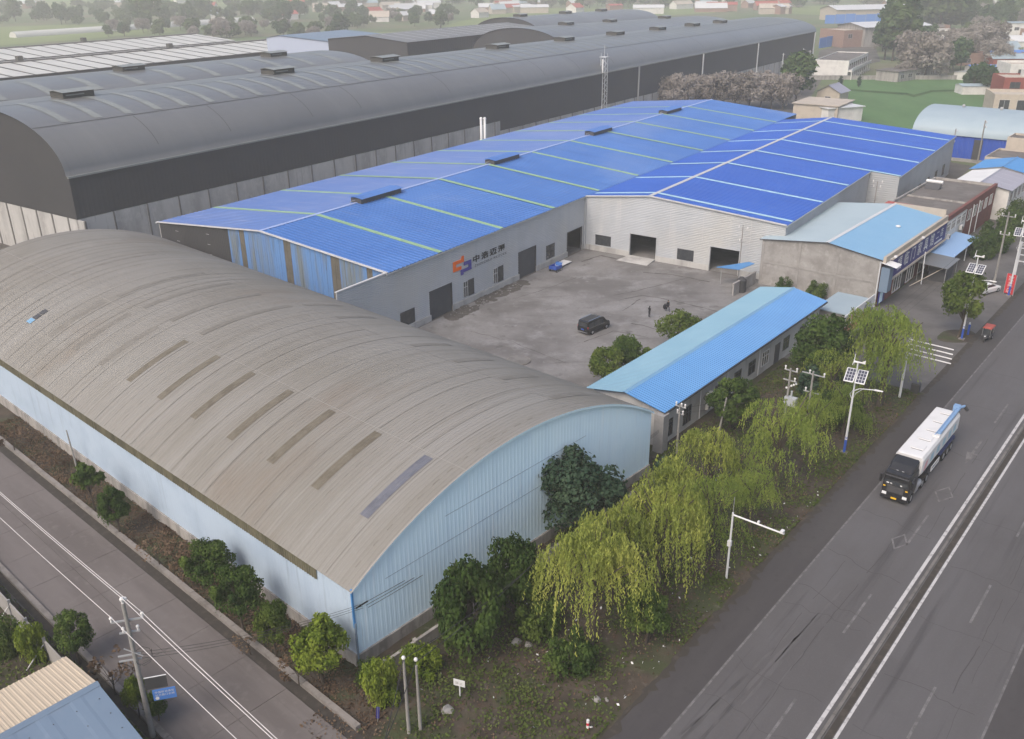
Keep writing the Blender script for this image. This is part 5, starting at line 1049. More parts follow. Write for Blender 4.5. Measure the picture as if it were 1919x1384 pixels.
def round_tree(seed, mat_, rx=1.0, rz=1.0, hc=1.6, clumps=26, per=110, size=0.07, el=1.5, trunk_r=0.07, clump_r=0.36, low=-0.75, flat=1.0):
    """crown radius about 1 (scale the tree); returns trunk mesh, crown mesh, height"""
    g = np.random.default_rng(seed); C = []
    while len(C) < clumps:
        v = g.normal(0, 1, 3); v /= np.linalg.norm(v); r = g.uniform(0.45, 0.95)**0.6
        if v[2] < low: continue
        C.append((v[0]*rx*r*g.uniform(.8, 1.12), v[1]*rx*r*g.uniform(.8, 1.12), hc+v[2]*rz*r))
    C = np.array(C); P = []; N = []
    for c in C:
        cr_ = clump_r*g.uniform(0.65, 1.25); k = int(per*g.uniform(0.6, 1.3)); v = unit(g.normal(0, 1, (k, 3))); v[:, 2] = np.abs(v[:, 2])*np.where(g.random(k) < 0.72, 1, -1)
        rr = cr_*g.uniform(0.55, 1.08, (k, 1)); P.append(c+v*rr*np.array([1, 1, flat])); N.append(v)
    crown = leaves('crown', g, np.concatenate(P), np.concatenate(N), size, el, mat_)
    mb = MB(); bend = g.normal(0, 0.05, 2)
    mb.tube([(0, 0, -0.05), (bend[0], bend[1], hc*0.45), (bend[0]*2, bend[1]*2, hc*0.9)], trunk_r, 7, trunk_r*0.55)
    for c in C[::2]:
        z0 = hc*g.uniform(0.35, 0.75); mb.tube([(bend[0], bend[1], z0), (c[0]*0.5, c[1]*0.5, (z0+c[2])/2+0.08), tuple(c)], trunk_r*0.4, 4, trunk_r*0.12)
    A_ = np.concatenate(P); ex = np.percentile(np.hypot(A_[:, 0], A_[:, 1]), 96)
    return mb.mesh('trunk'), crown, float(np.percentile(A_[:, 2], 99.3)), float(2*ex)
def willow(seed, mat_, R=3.6, Ht=8.6, pts=115, per=4, drop=(1.6, 4.8), size=0.07, low=0.8, nl=7):
    g = np.random.default_rng(seed); P = []; A = []; Bv = []; mb = MB()
    mb.tube([(0, 0, -0.1), (0.1, 0.05, 1.5), (0.25, -0.1, 3.2)], 0.24, 8, 0.17)
    heads = []
    for i in range(9):
        t = 2*math.pi*i/9+g.uniform(-.3, .3); r = R*g.uniform(0.3, 0.8); h = Ht*g.uniform(0.72, 0.96)
        mb.tube([(0.2, -0.1, 2.9), (r*0.35*math.cos(t), r*0.35*math.sin(t), (2.9+h)/2+0.5), (r*math.cos(t), r*math.sin(t), h)], 0.10, 5, 0.03)
    lobes = [(g.uniform(0, 2*math.pi), g.uniform(0.25, 0.7)*R, g.uniform(low, 1.0)) for _ in range(nl)]
    for i in range(pts):
        lb = lobes[i % nl]; a = g.uniform(0, 2*math.pi); rr = R*0.52*math.sqrt(g.random())
        x = lb[1]*math.cos(lb[0])+rr*math.cos(a); y = lb[1]*math.sin(lb[0])+rr*math.sin(a); q = min(1.0, math.hypot(x, y)/R); lq = rr/(R*0.52)
        z = Ht*lb[2]*(1-0.16*q*q-0.13*lq*lq)
        for j in range(per):
            L_s = g.uniform(*drop)*(0.55+0.45*q); n = max(6, int(L_s/0.13)); s = np.linspace(0, 1, n)
            px = x+g.normal(0, 0.22)+(x/R)*0.5*s+g.normal(0, 0.16)*s; py = y+g.normal(0, 0.22)+(y/R)*0.5*s+g.normal(0, 0.16)*s
            pz = z+0.25*np.sin(s*2.2)-L_s*s**1.15; ok = pz > 0.6
            p = np.stack([px+g.normal(0, .05, n), py+g.normal(0, .05, n), pz], 1)[ok]; m_ = len(p)
            d = unit(np.stack([g.normal(0, .35, m_), g.normal(0, .35, m_), -np.ones(m_)], 1)); w = unit(np.cross(d, g.normal(0, 1, (m_, 3))))
            sz = size*g.uniform(.7, 1.3, (m_, 1)); P.append(p); A.append(d*sz*1.9); Bv.append(w*sz*0.6)
    return mb.mesh('trunk'), quads_mesh('crown', np.concatenate(P), np.concatenate(A), np.concatenate(Bv), mat_), Ht, 2*R
def plant(name, kind, label, loc, s, az=0.0, cat='tree', group=None, sx=1.0):
    t = thing(name, label, cat, loc, az, group); t.scale = (s*sx, s*sx, s)
    tr, cr_ = kind[:2]; link_mesh('trunk', tr, M['bark'], t); link_mesh('crown', cr_, None, t); return t
K = {}
K['w1'] = willow(1, M['willow'], 3.7, 9.0, 150, 4); K['w2'] = willow(2, M['willow'], 3.1, 8.6, 120, 4, (1.6, 4.4)); K['w3'] = willow(3, M['willow'], 2.5, 7.6, 90, 4, (1.2, 3.4))
K['w4'] = willow(5, M['green'], 3.3, 8.4, 190, 4, (0.8, 2.4), 0.06, 0.48, 13); K['w5'] = willow(6, M['green'], 2.6, 8.4, 180, 4, (0.7, 2.4), 0.06, 0.45, 13)
K['dark1'] = round_tree(11, M['dark_leaf'], 1.0, 0.95, 1.75, 38, 230, 0.043); K['dark2'] = round_tree(12, M['dark_leaf'], 0.95, 1.1, 1.7, 38, 230, 0.043, clump_r=0.33)
K['dark3'] = round_tree(13, M['dark_leaf'], 1.05, 0.8, 1.0, 38, 230, 0.043, low=-0.95)
K['young1'] = round_tree(14, M['yellow_leaf'], 1.0, 0.78, 1.55, 32, 200, 0.047, clump_r=0.32); K['young2'] = round_tree(15, M['shrub'], 1.0, 0.8, 1.5, 32, 200, 0.047)
K['sparse'] = round_tree(16, M['dark_leaf'], 0.8, 0.75, 2.0, 15, 90, 0.085, clump_r=0.26, trunk_r=0.05)
K['blue1'] = round_tree(17, M['blue_leaf'], 1.0, 0.85, 1.45, 42, 210, 0.04, clump_r=0.34); K['olive'] = round_tree(18, M['shrub'], 1.05, 0.6, 1.15, 30, 110, 0.045, flat=0.8, trunk_r=0.05)
K['bush'] = round_tree(19, M['yellow_leaf'], 1.0, 0.7, 0.6, 28, 180, 0.047, low=-0.95, trunk_r=0.04); K['bush2'] = round_tree(20, M['dark_leaf'], 1.0, 0.7, 0.6, 28, 180, 0.047, low=-0.95, trunk_r=0.04)
K['cone'] = round_tree(21, M['blue_leaf'], 0.45, 1.3, 1.5, 34, 90, 0.06, clump_r=0.24, low=-1)
K['bare'] = round_tree(22, M['dry_weed'], 0.8, 0.8, 0.9, 12, 22, 0.05, clump_r=0.25, trunk_r=0.03)
def at_px(name, kind, label, bx, by, ty, z=0.08, cat='tree', group=None, az=None, sx=None, k=1.0, wh=None):
    h = height_for(bx, by, ty)*k; g_ = ground_at(bx, by, z); hd = math.hypot(g_[0], g_[1]); sx = (wh*hd/math.hypot(hd, CAM_H)*K[kind][2]/K[kind][3]) if wh else (sx or 1.0); return plant(name, K[kind], label, g_, h/K[kind][2], az if az is not None else (bx*7.3+by) % 6.28, cat, group, sx)
WG = 'willows along the main road'
plant('willow_tree', K['w1'], 'biggest yellow-green weeping willow, nearest the crossroads', U(-29.5, 44.4, 0.1), 1.12, 0.4, group=WG)
plant('willow_tree', K['w3'], 'small yellow-green willow tucked behind the biggest willow', U(-31.2, 49.6, 0.1), 1.2, 1.7, group=WG)
plant('willow_tree', K['w2'], 'yellow-green weeping willow beside the white gantry pole', U(-29.4, 53.8, 0.1), 1.15, 2.9, group=WG)
plant('willow_tree', K['w3'], 'bright willow top in front of the office corner pier', U(-32.2, 60.0, 0.1), 1.1, 4.1, group=WG)
plant('willow_tree', K['w4'], 'slim green willow just behind the white gantry pole', U(-28.6, 60.6, 0.1), 0.95, 0.9, group=WG)
plant('willow_tree', K['w3'], 'yellowish willow below the leaning concrete post by the office', U(-32.6, 67.5, 0.1), 1.05, 5.1, group=WG)
plant('willow_tree', K['w4'], 'broad green willow standing before the twin transformer poles', U(-28.2, 73.2, 0.1), 1.22, 2.2, group=WG)
plant('willow_tree', K['w5'], 'green willow between the broad green one and the slim one', U(-26.9, 65.2, 0.1), 0.8, 3.3, group=WG)
plant('willow_tree', K['w5'], 'tall thin green willow at the near edge of the parking area', U(-26.8, 97.2, 0.1), 1.45, 1.1, group=WG)
plant('willow_tree', K['w5'], 'light green willow beside the solar lamp panels', U(-29.5, 100.0, 0.1), 1.35, 4.4, group=WG)
plant('willow_tree', K['w4'], 'low green willow under the solar lamp arm', U(-27.4, 88.0, 0.1), 0.78, 0.2, group=WG)
plant('willow_tree', K['w5'], 'slender green willow right of the twin transformer poles', U(-28.6, 81.5, 0.1), 0.85, 3.0, group=WG)
plant('willow_tree', K['w4'], 'shaded green willow between the large evergreen and the tall thin willow', U(-30.8, 93.0, 0.1), 0.95, 1.9, group=WG)
at_px('undergrowth_bush', 'dark2', 'green sapling under the biggest willow, right side', 1210, 1205, 1105, 0.1, wh=0.9)
at_px('undergrowth_bush', 'bush2', 'low green bush under the biggest willow, left side', 1070, 1255, 1195, 0.1, cat='bush', wh=1.6)
at_px('undergrowth_bush', 'bush2', 'dark low bush between the biggest willow and the gable evergreens', 1010, 1190, 1120, 0.1, cat='bush', wh=1.3)
plant('willow_tree', K['w3'], 'willow tip at the bottom right corner of the picture', U(1.2, 59.0, 0.0), 0.62, 0.2)
at_px('roadside_tree', 'young2', 'feathery green tree in a dirt patch in the parking area', 1795, 632, 512, k=1.0, wh=0.66)
at_px('dark_evergreen', 'dark1', 'large dark evergreen at the far end of the office block', 1532, 738, 596, wh=0.8)
at_px('dark_evergreen', 'dark2', 'dark evergreen against the office wall between its windows', 1366, 806, 712, wh=0.95)
at_px('conifer', 'cone', 'small dark conifer before the large evergreen by the office', 1512, 770, 688, wh=0.5)
at_px('conifer', 'cone', 'dark green conifer beside the concrete corner pier', 1240, 935, 858, wh=0.5)
at_px('evergreen_bush', 'dark3', 'dark bush at the roadside below the tall thin willow', 1570, 800, 735, cat='bush', wh=1.2)
at_px('broad_tree', 'blue1', 'bluish dark broad tree in front of the pale blue gable', 1088, 1015, 856, wh=1.02)
at_px('dark_evergreen', 'dark3', 'dark evergreen under the cable post by the blue gable', 962, 1150, 1012, wh=0.8)
at_px('dark_evergreen', 'dark3', 'dark evergreen at the foot of the blue gable, nearest its corner', 878, 1228, 1062, wh=0.82)
at_px('courtyard_tree', 'young2', 'leafy tree at the left end of the office roof in the yard', 1140, 728, 655, cat='tree', wh=1.0)
at_px('courtyard_tree', 'dark1', 'leafy dark tree behind the middle of the office roof in the yard', 1178, 705, 634, wh=1.0)
at_px('olive_tree', 'olive', 'sparse olive-green tree in the yard near the two people', 1268, 652, 584, wh=1.2)
at_px('courtyard_bush', 'bush2', 'rounded bush by the rough shop wall, left one', 1467, 546, 520, cat='bush', wh=1.0)
at_px('courtyard_bush', 'bush2', 'rounded bush by the rough shop wall, right one', 1529, 560, 530, cat='bush', wh=1.3)
LG = 'trees in the strip along the brown warehouse'
at_px('street_tree', 'sparse', 'thin young tree in the strip, farthest of the leafy ones', 179, 957, 870, 0.2, group=LG, wh=0.62)
at_px('street_tree', 'dark2', 'small dark tree in the strip next to the thin young tree', 224, 998, 916, 0.2, group=LG, wh=0.66)
at_px('street_tree', 'dark1', 'full dark tree in the strip below the middle of the eave', 400, 1118, 1018, 0.2, group=LG, wh=0.85)
at_px('street_tree', 'dark1', 'darkish round tree touching the full dark one in the strip', 456, 1180, 1066, 0.2, group=LG, wh=0.75)
at_px('street_tree', 'young2', 'smaller dull green tree second from the warehouse corner', 518, 1232, 1130, 0.2, group=LG, wh=0.62)
at_px('street_tree', 'young1', 'bright yellowish-green tree at the warehouse corner', 606, 1280, 1168, 0.2, group=LG, wh=0.95)
at_px('corner_bush', 'bush', 'bright green bush at the foot of the warehouse corner', 716, 1318, 1238, 0.1, cat='bush', wh=0.9)
at_px('corner_bush', 'bush', 'low green bush along the boundary wall by the blue gable', 790, 1262, 1212, 0.1, cat='bush', wh=1.5)
at_px('corner_bush', 'bush2', 'low dark bush right under the warehouse corner', 690, 1275, 1240, 0.1, cat='bush', wh=1.2)
for i, (bx, by, ty) in enumerate(((28, 845, 790), (104, 882, 842), (300, 1060, 1010), (345, 1085, 1025), (470, 1225, 1180), (560, 1282, 1225))):
    at_px('bare_shrub', 'bare', ('nearly bare brown shrub in the strip beside %s' % ('the left picture edge', 'the slanting concrete post', 'the small dark tree', 'the full dark tree', 'the round tree', 'the yellowish-green corner tree')[i]), bx, by, ty, 0.2, cat='shrub', group='bare shrubs in the strip')
VG = 'trees along the left kerb'
at_px('kerb_tree', 'dark2', 'round green tree at the left kerb beside the panel wall', 150, 1240, 1150, 0.1, group=VG, wh=0.75)
at_px('kerb_tree', 'bare', 'thin brownish tree at the left kerb above the corner shed', 216, 1300, 1230, 0.1, group=VG)
at_px('kerb_tree', 'young1', 'small bright tree at the foot of the left power pole', 262, 1345, 1272, 0.1, group=VG, wh=0.6)
at_px('kerb_tree', 'dark2', 'dark shrub just right of the left power pole under the signs', 298, 1350, 1300, 0.1, group=VG, wh=0.9)
at_px('plot_bush', 'bush2', 'dark bush behind the panel wall at the left edge', 18, 1225, 1160, 0.1, cat='bush', wh=0.8)
at_px('plot_bush', 'bush', 'green bush behind the panel wall nearer the corner shed', 68, 1238, 1170, 0.1, cat='bush', wh=0.7)
for i, (n_, u_) in enumerate(((-33.2, 165), (-32.4, 170), (-33.5, 176), (-32.6, 183), (-33.6, 190), (-34.2, 197))):
    plant('hedge_bush', K['bush2'], 'dark hedge bush in the row before the red facade', U(n_, u_, 0.03), 2.6, i*1.3, 'bush', 'hedge before the red facade')
# weeds and leaf litter in the strips
def scatter(name, F, x0, x1, y0, y1, n, size, m_, seed, z=0.12, patch=0.35, tall=1.0):
    g = np.random.default_rng(seed); cx = g.uniform(x0, x1, 400); cy = g.uniform(y0, y1, 400); k = g.integers(0, 400, n)
    x = np.clip(cx[k]+g.normal(0, patch, n), x0, x1); y = np.clip(cy[k]+g.normal(0, patch, n), y0, y1)
    w = [F(a, b) for a, b in zip(x, y)]
    P = np.array([(p[0], p[1], z+abs(g.normal(0, 0.09))*tall) for p in w]); N = np.tile([0, 0, 1.0], (n, 1))+g.normal(0, .6, (n, 3))
    return tag(link_mesh(name, leaves(name, g, P, unit(N), size, 1.6, m_), None), kind='stuff')
tag(scatter('weeds', U, -40, -24.2, 30, 103, 26000, 0.075, M['weed'], 31, 0.16, 0.7, 1.6), 'low green weeds on the verge beside the main road', 'weeds')
tag(scatter('leaf_litter', U, -40, -24.2, 26, 103, 11000, 0.06, M['dry_weed'], 32, 0.15, 0.9), 'dry leaves and stalks on the verge soil', 'leaf litter')
tag(scatter('leaf_litter', B, -3.4, -0.2, -5, 60, 14000, 0.06, M['dry_weed'], 33, 0.1, 0.5), 'brown dry leaves in the strip along the brown warehouse', 'leaf litter')
tag(scatter('weeds', B, -24, -13.6, -2, 40, 9000, 0.08, M['weed'], 34, 0.14, 0.8, 2.0), 'green weeds behind the panel wall at the bottom left', 'weeds')
tag(scatter('litter', U, -36, -24.6, 33, 75, 150, 0.07, M['white'], 35, 0.2, 3.0), 'scattered scraps of white litter on the verge', 'litter')
# ---------------------------------------------------------------- far trees
FK = [round_tree(41, M['far_leaf'], 1.0, 0.9, 1.3, 20, 75, 0.10, clump_r=0.42, trunk_r=0.06), round_tree(42, M['far_dark'], 0.9, 1.1, 1.5, 20, 75, 0.10, clump_r=0.42, trunk_r=0.06), round_tree(43, M['far_leaf'], 1.1, 0.7, 1.0, 20, 75, 0.10, clump_r=0.42, trunk_r=0.06)]
PK = [round_tree(51, M['far_dark'], 0.5, 1.5, 1.8, 30, 110, 0.075, clump_r=0.34, trunk_r=0.05), round_tree(52, M['far_leaf'], 0.55, 1.4, 1.7, 30, 110, 0.075, clump_r=0.36, trunk_r=0.05)]
BK = [round_tree(61, M['blossom'], 1.0, 0.85, 1.2, 30, 150, 0.05, clump_r=0.32, trunk_r=0.05), round_tree(62, M['blossom'], 1.1, 0.75, 1.1, 30, 150, 0.05, clump_r=0.33, trunk_r=0.05)]
fr_ = random.Random(77)
for i, x in enumerate((1240, 1262, 1284, 1306, 1330, 1352, 1378, 1402, 1424, 1446, 1466)):
    plant('blossom_tree', BK[i % 2], 'greyish-pink blossoming tree in the row behind the blue factory', ground_at(x, 205-fr_.uniform(0, 8)), 5.2*fr_.uniform(0.9, 1.15), i, 'tree', 'blossoming row behind the factory')
plant('roadside_poplar', PK[1], 'green leafy tree at the right end of the blossoming row', ground_at(1490, 200), 6.0, 0.3, 'tree', sx=1.35)
plant('roadside_poplar', PK[1], 'pale green tree rising behind the green leafy tree', ground_at(1482, 178), 5.0, 1.3, 'tree', sx=1.2)
for i, (x, y, s, w) in enumerate(((1657, 112, 8.6, 1.15), (1672, 114, 9.4, 1.2), (1688, 110, 9.0, 1.15), (1699, 114, 7.2, 1.0))):
    plant('poplar_tree', PK[i % 2], 'tall green poplar in the clump above the compound', ground_at(x, y), s, i, 'tree', 'poplar clump', w)
for i, (x, y, s) in enumerate(((1710, 142, 12.5), (1730, 146, 12.0), (1745, 140, 9), (1780, 122, 9.5), (1800, 118, 10), (1828, 112, 12), (1846, 110, 12), (1865, 125, 9), (1790, 102, 9), (1755, 120, 8), (1760, 148, 5), (1690, 148, 5))):
    plant('blossom_tree', BK[i % 2], ('largest pinkish blossoming tree behind the wheat field', 'pinkish blossoming tree touching the largest one')[i] if i < 2 else 'pinkish blossoming tree among the far houses at right', ground_at(x, y), s*0.72, i*0.7, 'tree', None if i < 2 else 'blossoming trees among the far houses')
for i, (x, y, s) in enumerate(((1770, 135, 6), (1785, 132, 7), (1800, 130, 6.5), (1832, 168, 5), (1822, 172, 5), (1840, 175, 5.5))):
    plant('dark_bush', FK[1], 'dark green tree by the huts at the right of the wheat field', ground_at(x, y), s*0.75, i*0.9, 'tree', 'dark trees by the huts')
for i, (x, y) in enumerate(((1574, 160), (1609, 160))):
    plant('small_conifer', K['cone'], 'tiny dark conifer on the wheat field edge, %s one' % ('left', 'right')[i], ground_at(x, y+3), 1.6, i, 'tree')
def band(n, x0, x1, y0, y1, kinds, s0, s1, label, group, seed):
    q = random.Random(seed)
    for i in range(n):
        x, y = q.uniform(x0, x1), q.uniform(y0, y1)
        plant('distant_tree', kinds[q.randrange(len(kinds))], label, ground_at(x, y), q.uniform(s0, s1), q.uniform(0, 6.28), 'tree', group, q.uniform(0.9, 1.3))
band(110, -20, 640, 2, 48, FK, 3.5, 7.5, 'hazy tree of the far wood beyond the meadow at upper left', 'far wood at upper left', 1)
band(40, 200, 640, 55, 72, FK+BK, 3.5, 6.0, 'hazy tree in the belt behind the white-striped sheds', 'tree belt behind the striped sheds', 2)
band(90, 560, 1340, -2, 16, FK+BK, 4.0, 8.0, 'hazy tree of the distant belt along the top of the picture', 'distant belt along the top', 3)
band(26, 620, 860, 28, 55, FK+BK, 3.5, 6.0, 'hazy tree behind the charcoal hall', 'trees behind the charcoal hall', 4)
band(70, 1340, 1919, -4, 14, FK+BK, 4.5, 8.5, 'hazy tree of the distant belt at upper right', 'distant belt at upper right', 5)
band(34, 1715, 1919, 25, 70, FK+PK+BK, 5.0, 8.0, 'hazy tree in the orchard belt at upper right', 'orchard belt at upper right', 6)
band(18, 1640, 1860, 75, 105, FK+BK, 3.0, 5.0, 'low hazy tree on the scrub land at right', 'trees on the scrub land', 7)
for i, (x, y, s) in enumerate(((1745, 60, 15), (1760, 62, 16), (1800, 60, 9), (1722, 58, 8), (1780, 58, 8), (285, 50, 13), (268, 50, 11), (30, 40, 9))):
    plant('distant_poplar', PK[i % 2], 'tall hazy poplar standing out of the far trees' , ground_at(x, y), s*0.8, i, 'tree', 'tall hazy poplars', 1.5)
# distant houses
hr = random.Random(5)
for i in range(80):
    x = hr.choice([hr.uniform(40, 620), hr.uniform(620, 960), hr.uniform(940, 1420), hr.uniform(1420, 1900)]); y = hr.uniform(4, 26) if x > 900 else hr.uniform(6, 40)
    gable_house('distant_house', 'small hazy house of the far village along the top of the picture', 'house', ground_at(x, y), hr.uniform(0.6, 1.9), hr.uniform(8, 13), hr.uniform(14, 34), hr.uniform(4, 7), hr.uniform(8, 9.5), hr.choice(('white_wall', 'brick_pale', 'cream_wall')), hr.choice(('white_metal_roof', 'white_metal_roof', 'red_roof', 'pale_roof', 'cream_wall')), None, 0.5, group='far village', far=True, rib=4)
gt = thing('greenhouse_tunnel', 'long white plastic greenhouse tunnel in the meadow at upper left', 'greenhouse', ground_at(25, 70), math.atan2(ground_at(290, 52)[0]-ground_at(25, 70)[0], ground_at(290, 52)[1]-ground_at(25, 70)[1]))
part('cover', M['white_roof'], gt, lambda m: rib_roof(m, [(-5*math.cos(math.pi*i/12), 4.2*math.sin(math.pi*i/12)) for i in range(13)], 0, 232, 60, 0.0), smooth=True)
part('end_wall', M['white_roof'], gt, lambda m: m.prism([(-5*math.cos(math.pi*i/12), 4.1*math.sin(math.pi*i/12)) for i in range(13)], -0.2, -0.05))
# ================================================================ vehicles, people, street furniture
def wheel(parent, x, y, r, w, side):
    t = MB(); t.tube([(x, y, r), (x+side*w, y, r)], r, 16); o = t.build('wheel', M['tyre'], parent)
    MB().tube([(x+side*(w-0.02), y, r), (x+side*(w+0.015), y, r)], r*0.58, 12).build('rim', M['rim'], o)
def loft(parent, name, m_, st, smooth=False):
    """st: (y, [(x, z) half section from bottom to top]) mirrored in x"""
    mb = MB(); n = len(st[0][1])
    for y, sec in st:
        for x, z in sec: mb.v.append((-x, y, z))
        for x, z in reversed(sec): mb.v.append((x, y, z))
    k = 2*n
    for j in range(len(st)-1):
        for i in range(k): mb.f.append((j*k+i, j*k+(i+1) % k, (j+1)*k+(i+1) % k, (j+1)*k+i))
    mb.f.append(tuple(range(k))[::-1]); mb.f.append(tuple((len(st)-1)*k+i for i in range(k)))
    return mb.build(name, m_, parent, smooth)
# ---- bulk tank lorry, driving towards the crossroads
tr = thing('tank_lorry', 'black lorry cab pulling a white hatched bulk tank on the main road', 'lorry', U(-18.75, 77.9, 0.05), A_U+math.pi)
sec = lambda w, z0, z1, z2, wt: [(w, z0), (w, z1), (wt, z2)]
cab = loft(tr, 'cab', M['truck_black'], [(0.0, [(1.15, 0.55), (1.2, 1.3), (1.16, 1.9), (1.08, 2.75), (1.0, 2.95)]), (-0.25, [(1.24, 0.5), (1.25, 1.3), (1.25, 1.9), (1.2, 2.85), (1.1, 3.05)]), (-1.2, [(1.25, 0.9), (1.25, 1.3), (1.25, 1.9), (1.22, 2.9), (1.12, 3.1)]), (-2.25, [(1.25, 0.9), (1.25, 1.3), (1.25, 1.9), (1.22, 2.9), (1.12, 3.1)])])
loft(tr, 'roof_fairing', M['truck_black'], [(-0.55, [(1.0, 2.9), (0.98, 3.08), (0.9, 3.12)]), (-1.3, [(1.12, 2.9), (1.08, 3.45), (0.95, 3.55)]), (-2.3, [(1.15, 2.9), (1.12, 3.7), (1.0, 3.85)])])
part('windscreen', M['glass'], cab, lambda m: m.add([(-1.05, 0.035, 1.85), (1.05, 0.035, 1.85), (1.0, -0.035, 2.68), (-1.0, -0.035, 2.68), (-1.05, 0.0, 1.85), (1.05, 0.0, 1.85), (1.0, -0.07, 2.68), (-1.0, -0.07, 2.68)], [(3, 2, 1, 0), (4, 5, 6, 7), (0, 1, 5, 4), (2, 3, 7, 6)]))
for s in (-1, 1):
    part('side_window', M['glass'], cab, lambda m: m.hexa([(s*1.24, -0.35, 1.95), (s*1.262, -0.35, 1.95), (s*1.262, -1.3, 1.95), (s*1.24, -1.3, 1.95), (s*1.20, -0.4, 2.65), (s*1.232, -0.4, 2.65), (s*1.232, -1.3, 2.65), (s*1.20, -1.3, 2.65)]))
    mi = part('mirror', M['truck_black'], cab, lambda m: (m.box(s*1.3, s*1.5, -0.1, 0.12, 1.9, 2.65) if s > 0 else m.box(-1.5, -1.3, -0.1, 0.12, 1.9, 2.65), m.tube([(s*1.15, -0.1, 2.6), (s*1.4, 0.0, 2.62)], 0.03, 5)))
    part('headlight', M['headlight'], cab, lambda m: m.box(min(s*0.72, s*1.12), max(s*0.72, s*1.12), -0.05, 0.03, 0.68, 0.95))
    part('step_box', M['rim'], cab, lambda m: m.box(min(s*1.0, s*1.27), max(s*1.0, s*1.27), -2.9, -1.95, 0.55, 1.05))
    part('fuel_tank', M['rim'], tr, lambda m: m.tube([(s*0.95, -3.0, 0.75), (s*0.95, -4.1, 0.75)], 0.32, 12))
part('grille', M['frame_dark'], cab, lambda m: (m.box(-0.75, 0.75, 0.0, 0.035, 1.05, 1.75), m.cyl((0, 0.03, 1.45), (0, 0.06, 1.45), 0.14, n=12)))
part('bumper', M['truck_black'], cab, lambda m: m.box(-1.23, 1.23, -0.3, 0.06, 0.35, 0.66))
part('number_plate', M['yellow'], cab, lambda m: m.box(-0.25, 0.25, 0.065, 0.08, 0.44, 0.60))
part('sun_visor', M['frame_dark'], cab, lambda m: m.box(-1.05, 1.05, -0.02, 0.16, 2.72, 2.78))
part('dash_item', M['white'], cab, lambda m: (m.box(-0.55, -0.38, 0.03, 0.05, 1.92, 2.02), m.box(0.35, 0.52, 0.03, 0.05, 1.92, 2.02), m.box(0.62, 0.85, 0.03, 0.05, 1.92, 2.02)))
part('marker_lamp', M['yellow'], cab, lambda m: [m.box(s*1.0-0.1, s*1.0+0.1, -0.02, 0.05, 1.5, 1.6) for s in (-1, 1)])
part('roof_lettering', M['white_metal_roof'], cab, lambda m: (m.box(-0.35, -0.18, -0.62, -0.55, 3.13, 3.15), m.box(0.15, 0.32, -0.62, -0.55, 3.13, 3.15)))
# tank body: chamfered hopper box
tank = loft(tr, 'tank', M['white'], [(-3.0, [(0.7, 1.5), (1.22, 2.2), (1.25, 3.45), (1.05, 3.72)]), (-3.25, [(0.85, 1.35), (1.27, 2.1), (1.27, 3.5), (1.1, 3.78)]), (-14.9, [(0.85, 1.35), (1.27, 2.1), (1.27, 3.5), (1.1, 3.78)]), (-15.15, [(0.8, 1.5), (1.2, 2.2), (1.22, 3.4), (1.05, 3.7)])])
for k in range(5): part('hatch', M['white'], tank, lambda m: (m.box(-0.75, 0.42, -5.5-2.3*k, -4.5-2.3*k, 3.785, 3.86), m.box(-0.7, 0.38, -4.5-2.3*k, -4.44-2.3*k, 3.785, 3.82)))
part('hatch_hinge', M['frame_dark'], tank, lambda m: [m.box(-0.7, 0.36, -4.43-2.3*k, -4.39-2.3*k, 3.785, 3.80) for k in range(5)])
au = part('auger_tube', M['truck_blue'], tr, lambda m: (m.tube([(-0.95, -8.6, 3.98), (-0.95, -15.2, 4.12)], 0.17, 10), m.tube([(-0.68, -8.2, 3.9), (-0.68, -15.2, 4.0)], 0.07, 8)))
part('auger_motor', M['truck_blue'], au, lambda m: (m.box(-1.0, -0.4, -15.7, -15.1, 3.75, 4.35), m.tube([(-0.9, -15.3, 4.15), (-1.25, -16.3, 4.05)], 0.14, 8)))
part('auger_spout', M['frame_dark'], au, lambda m: m.tube([(-1.22, -16.2, 4.1), (-1.5, -16.5, 3.6)], 0.2, 8))
part('auger_cradle', M['white'], au, lambda m: m.box(-1.15, -0.5, -8.5, -8.1, 3.7, 3.95))
part('side_stripe', M['red_text'], tank, lambda m: [m.hexa([(s*1.272, y, 2.2), (s*1.278, y, 2.2), (s*1.278, y-0.09, 2.2), (s*1.272, y-0.09, 2.2), (s*1.272, y-0.5, 3.0), (s*1.278, y-0.5, 3.0), (s*1.278, y-0.59, 3.0), (s*1.272, y-0.59, 3.0)]) for s in (-1, 1) for y in (-3.6, -3.9, -4.2)])
part('side_decal', M['pale_strip'], tank, lambda m: [m.box(min(s*1.272, s*1.28), max(s*1.272, s*1.28), y, y+0.9, 2.35, 3.1) for s in (-1, 1) for y in (-6.5, -8.4, -10.3, -12.2, -13.8)])
ch = part('chassis', M['truck_navy'], tr, lambda m: (m.box(-0.45, 0.45, -5.5, -1.5, 0.75, 1.05), m.box(-0.5, 0.5, -15.0, -4.6, 1.05, 1.4), m.box(-1.1, 1.1, -15.3, -15.1, 0.6, 1.0), m.box(-1.2, 1.2, -14.6, -9.9, 1.05, 1.3)))
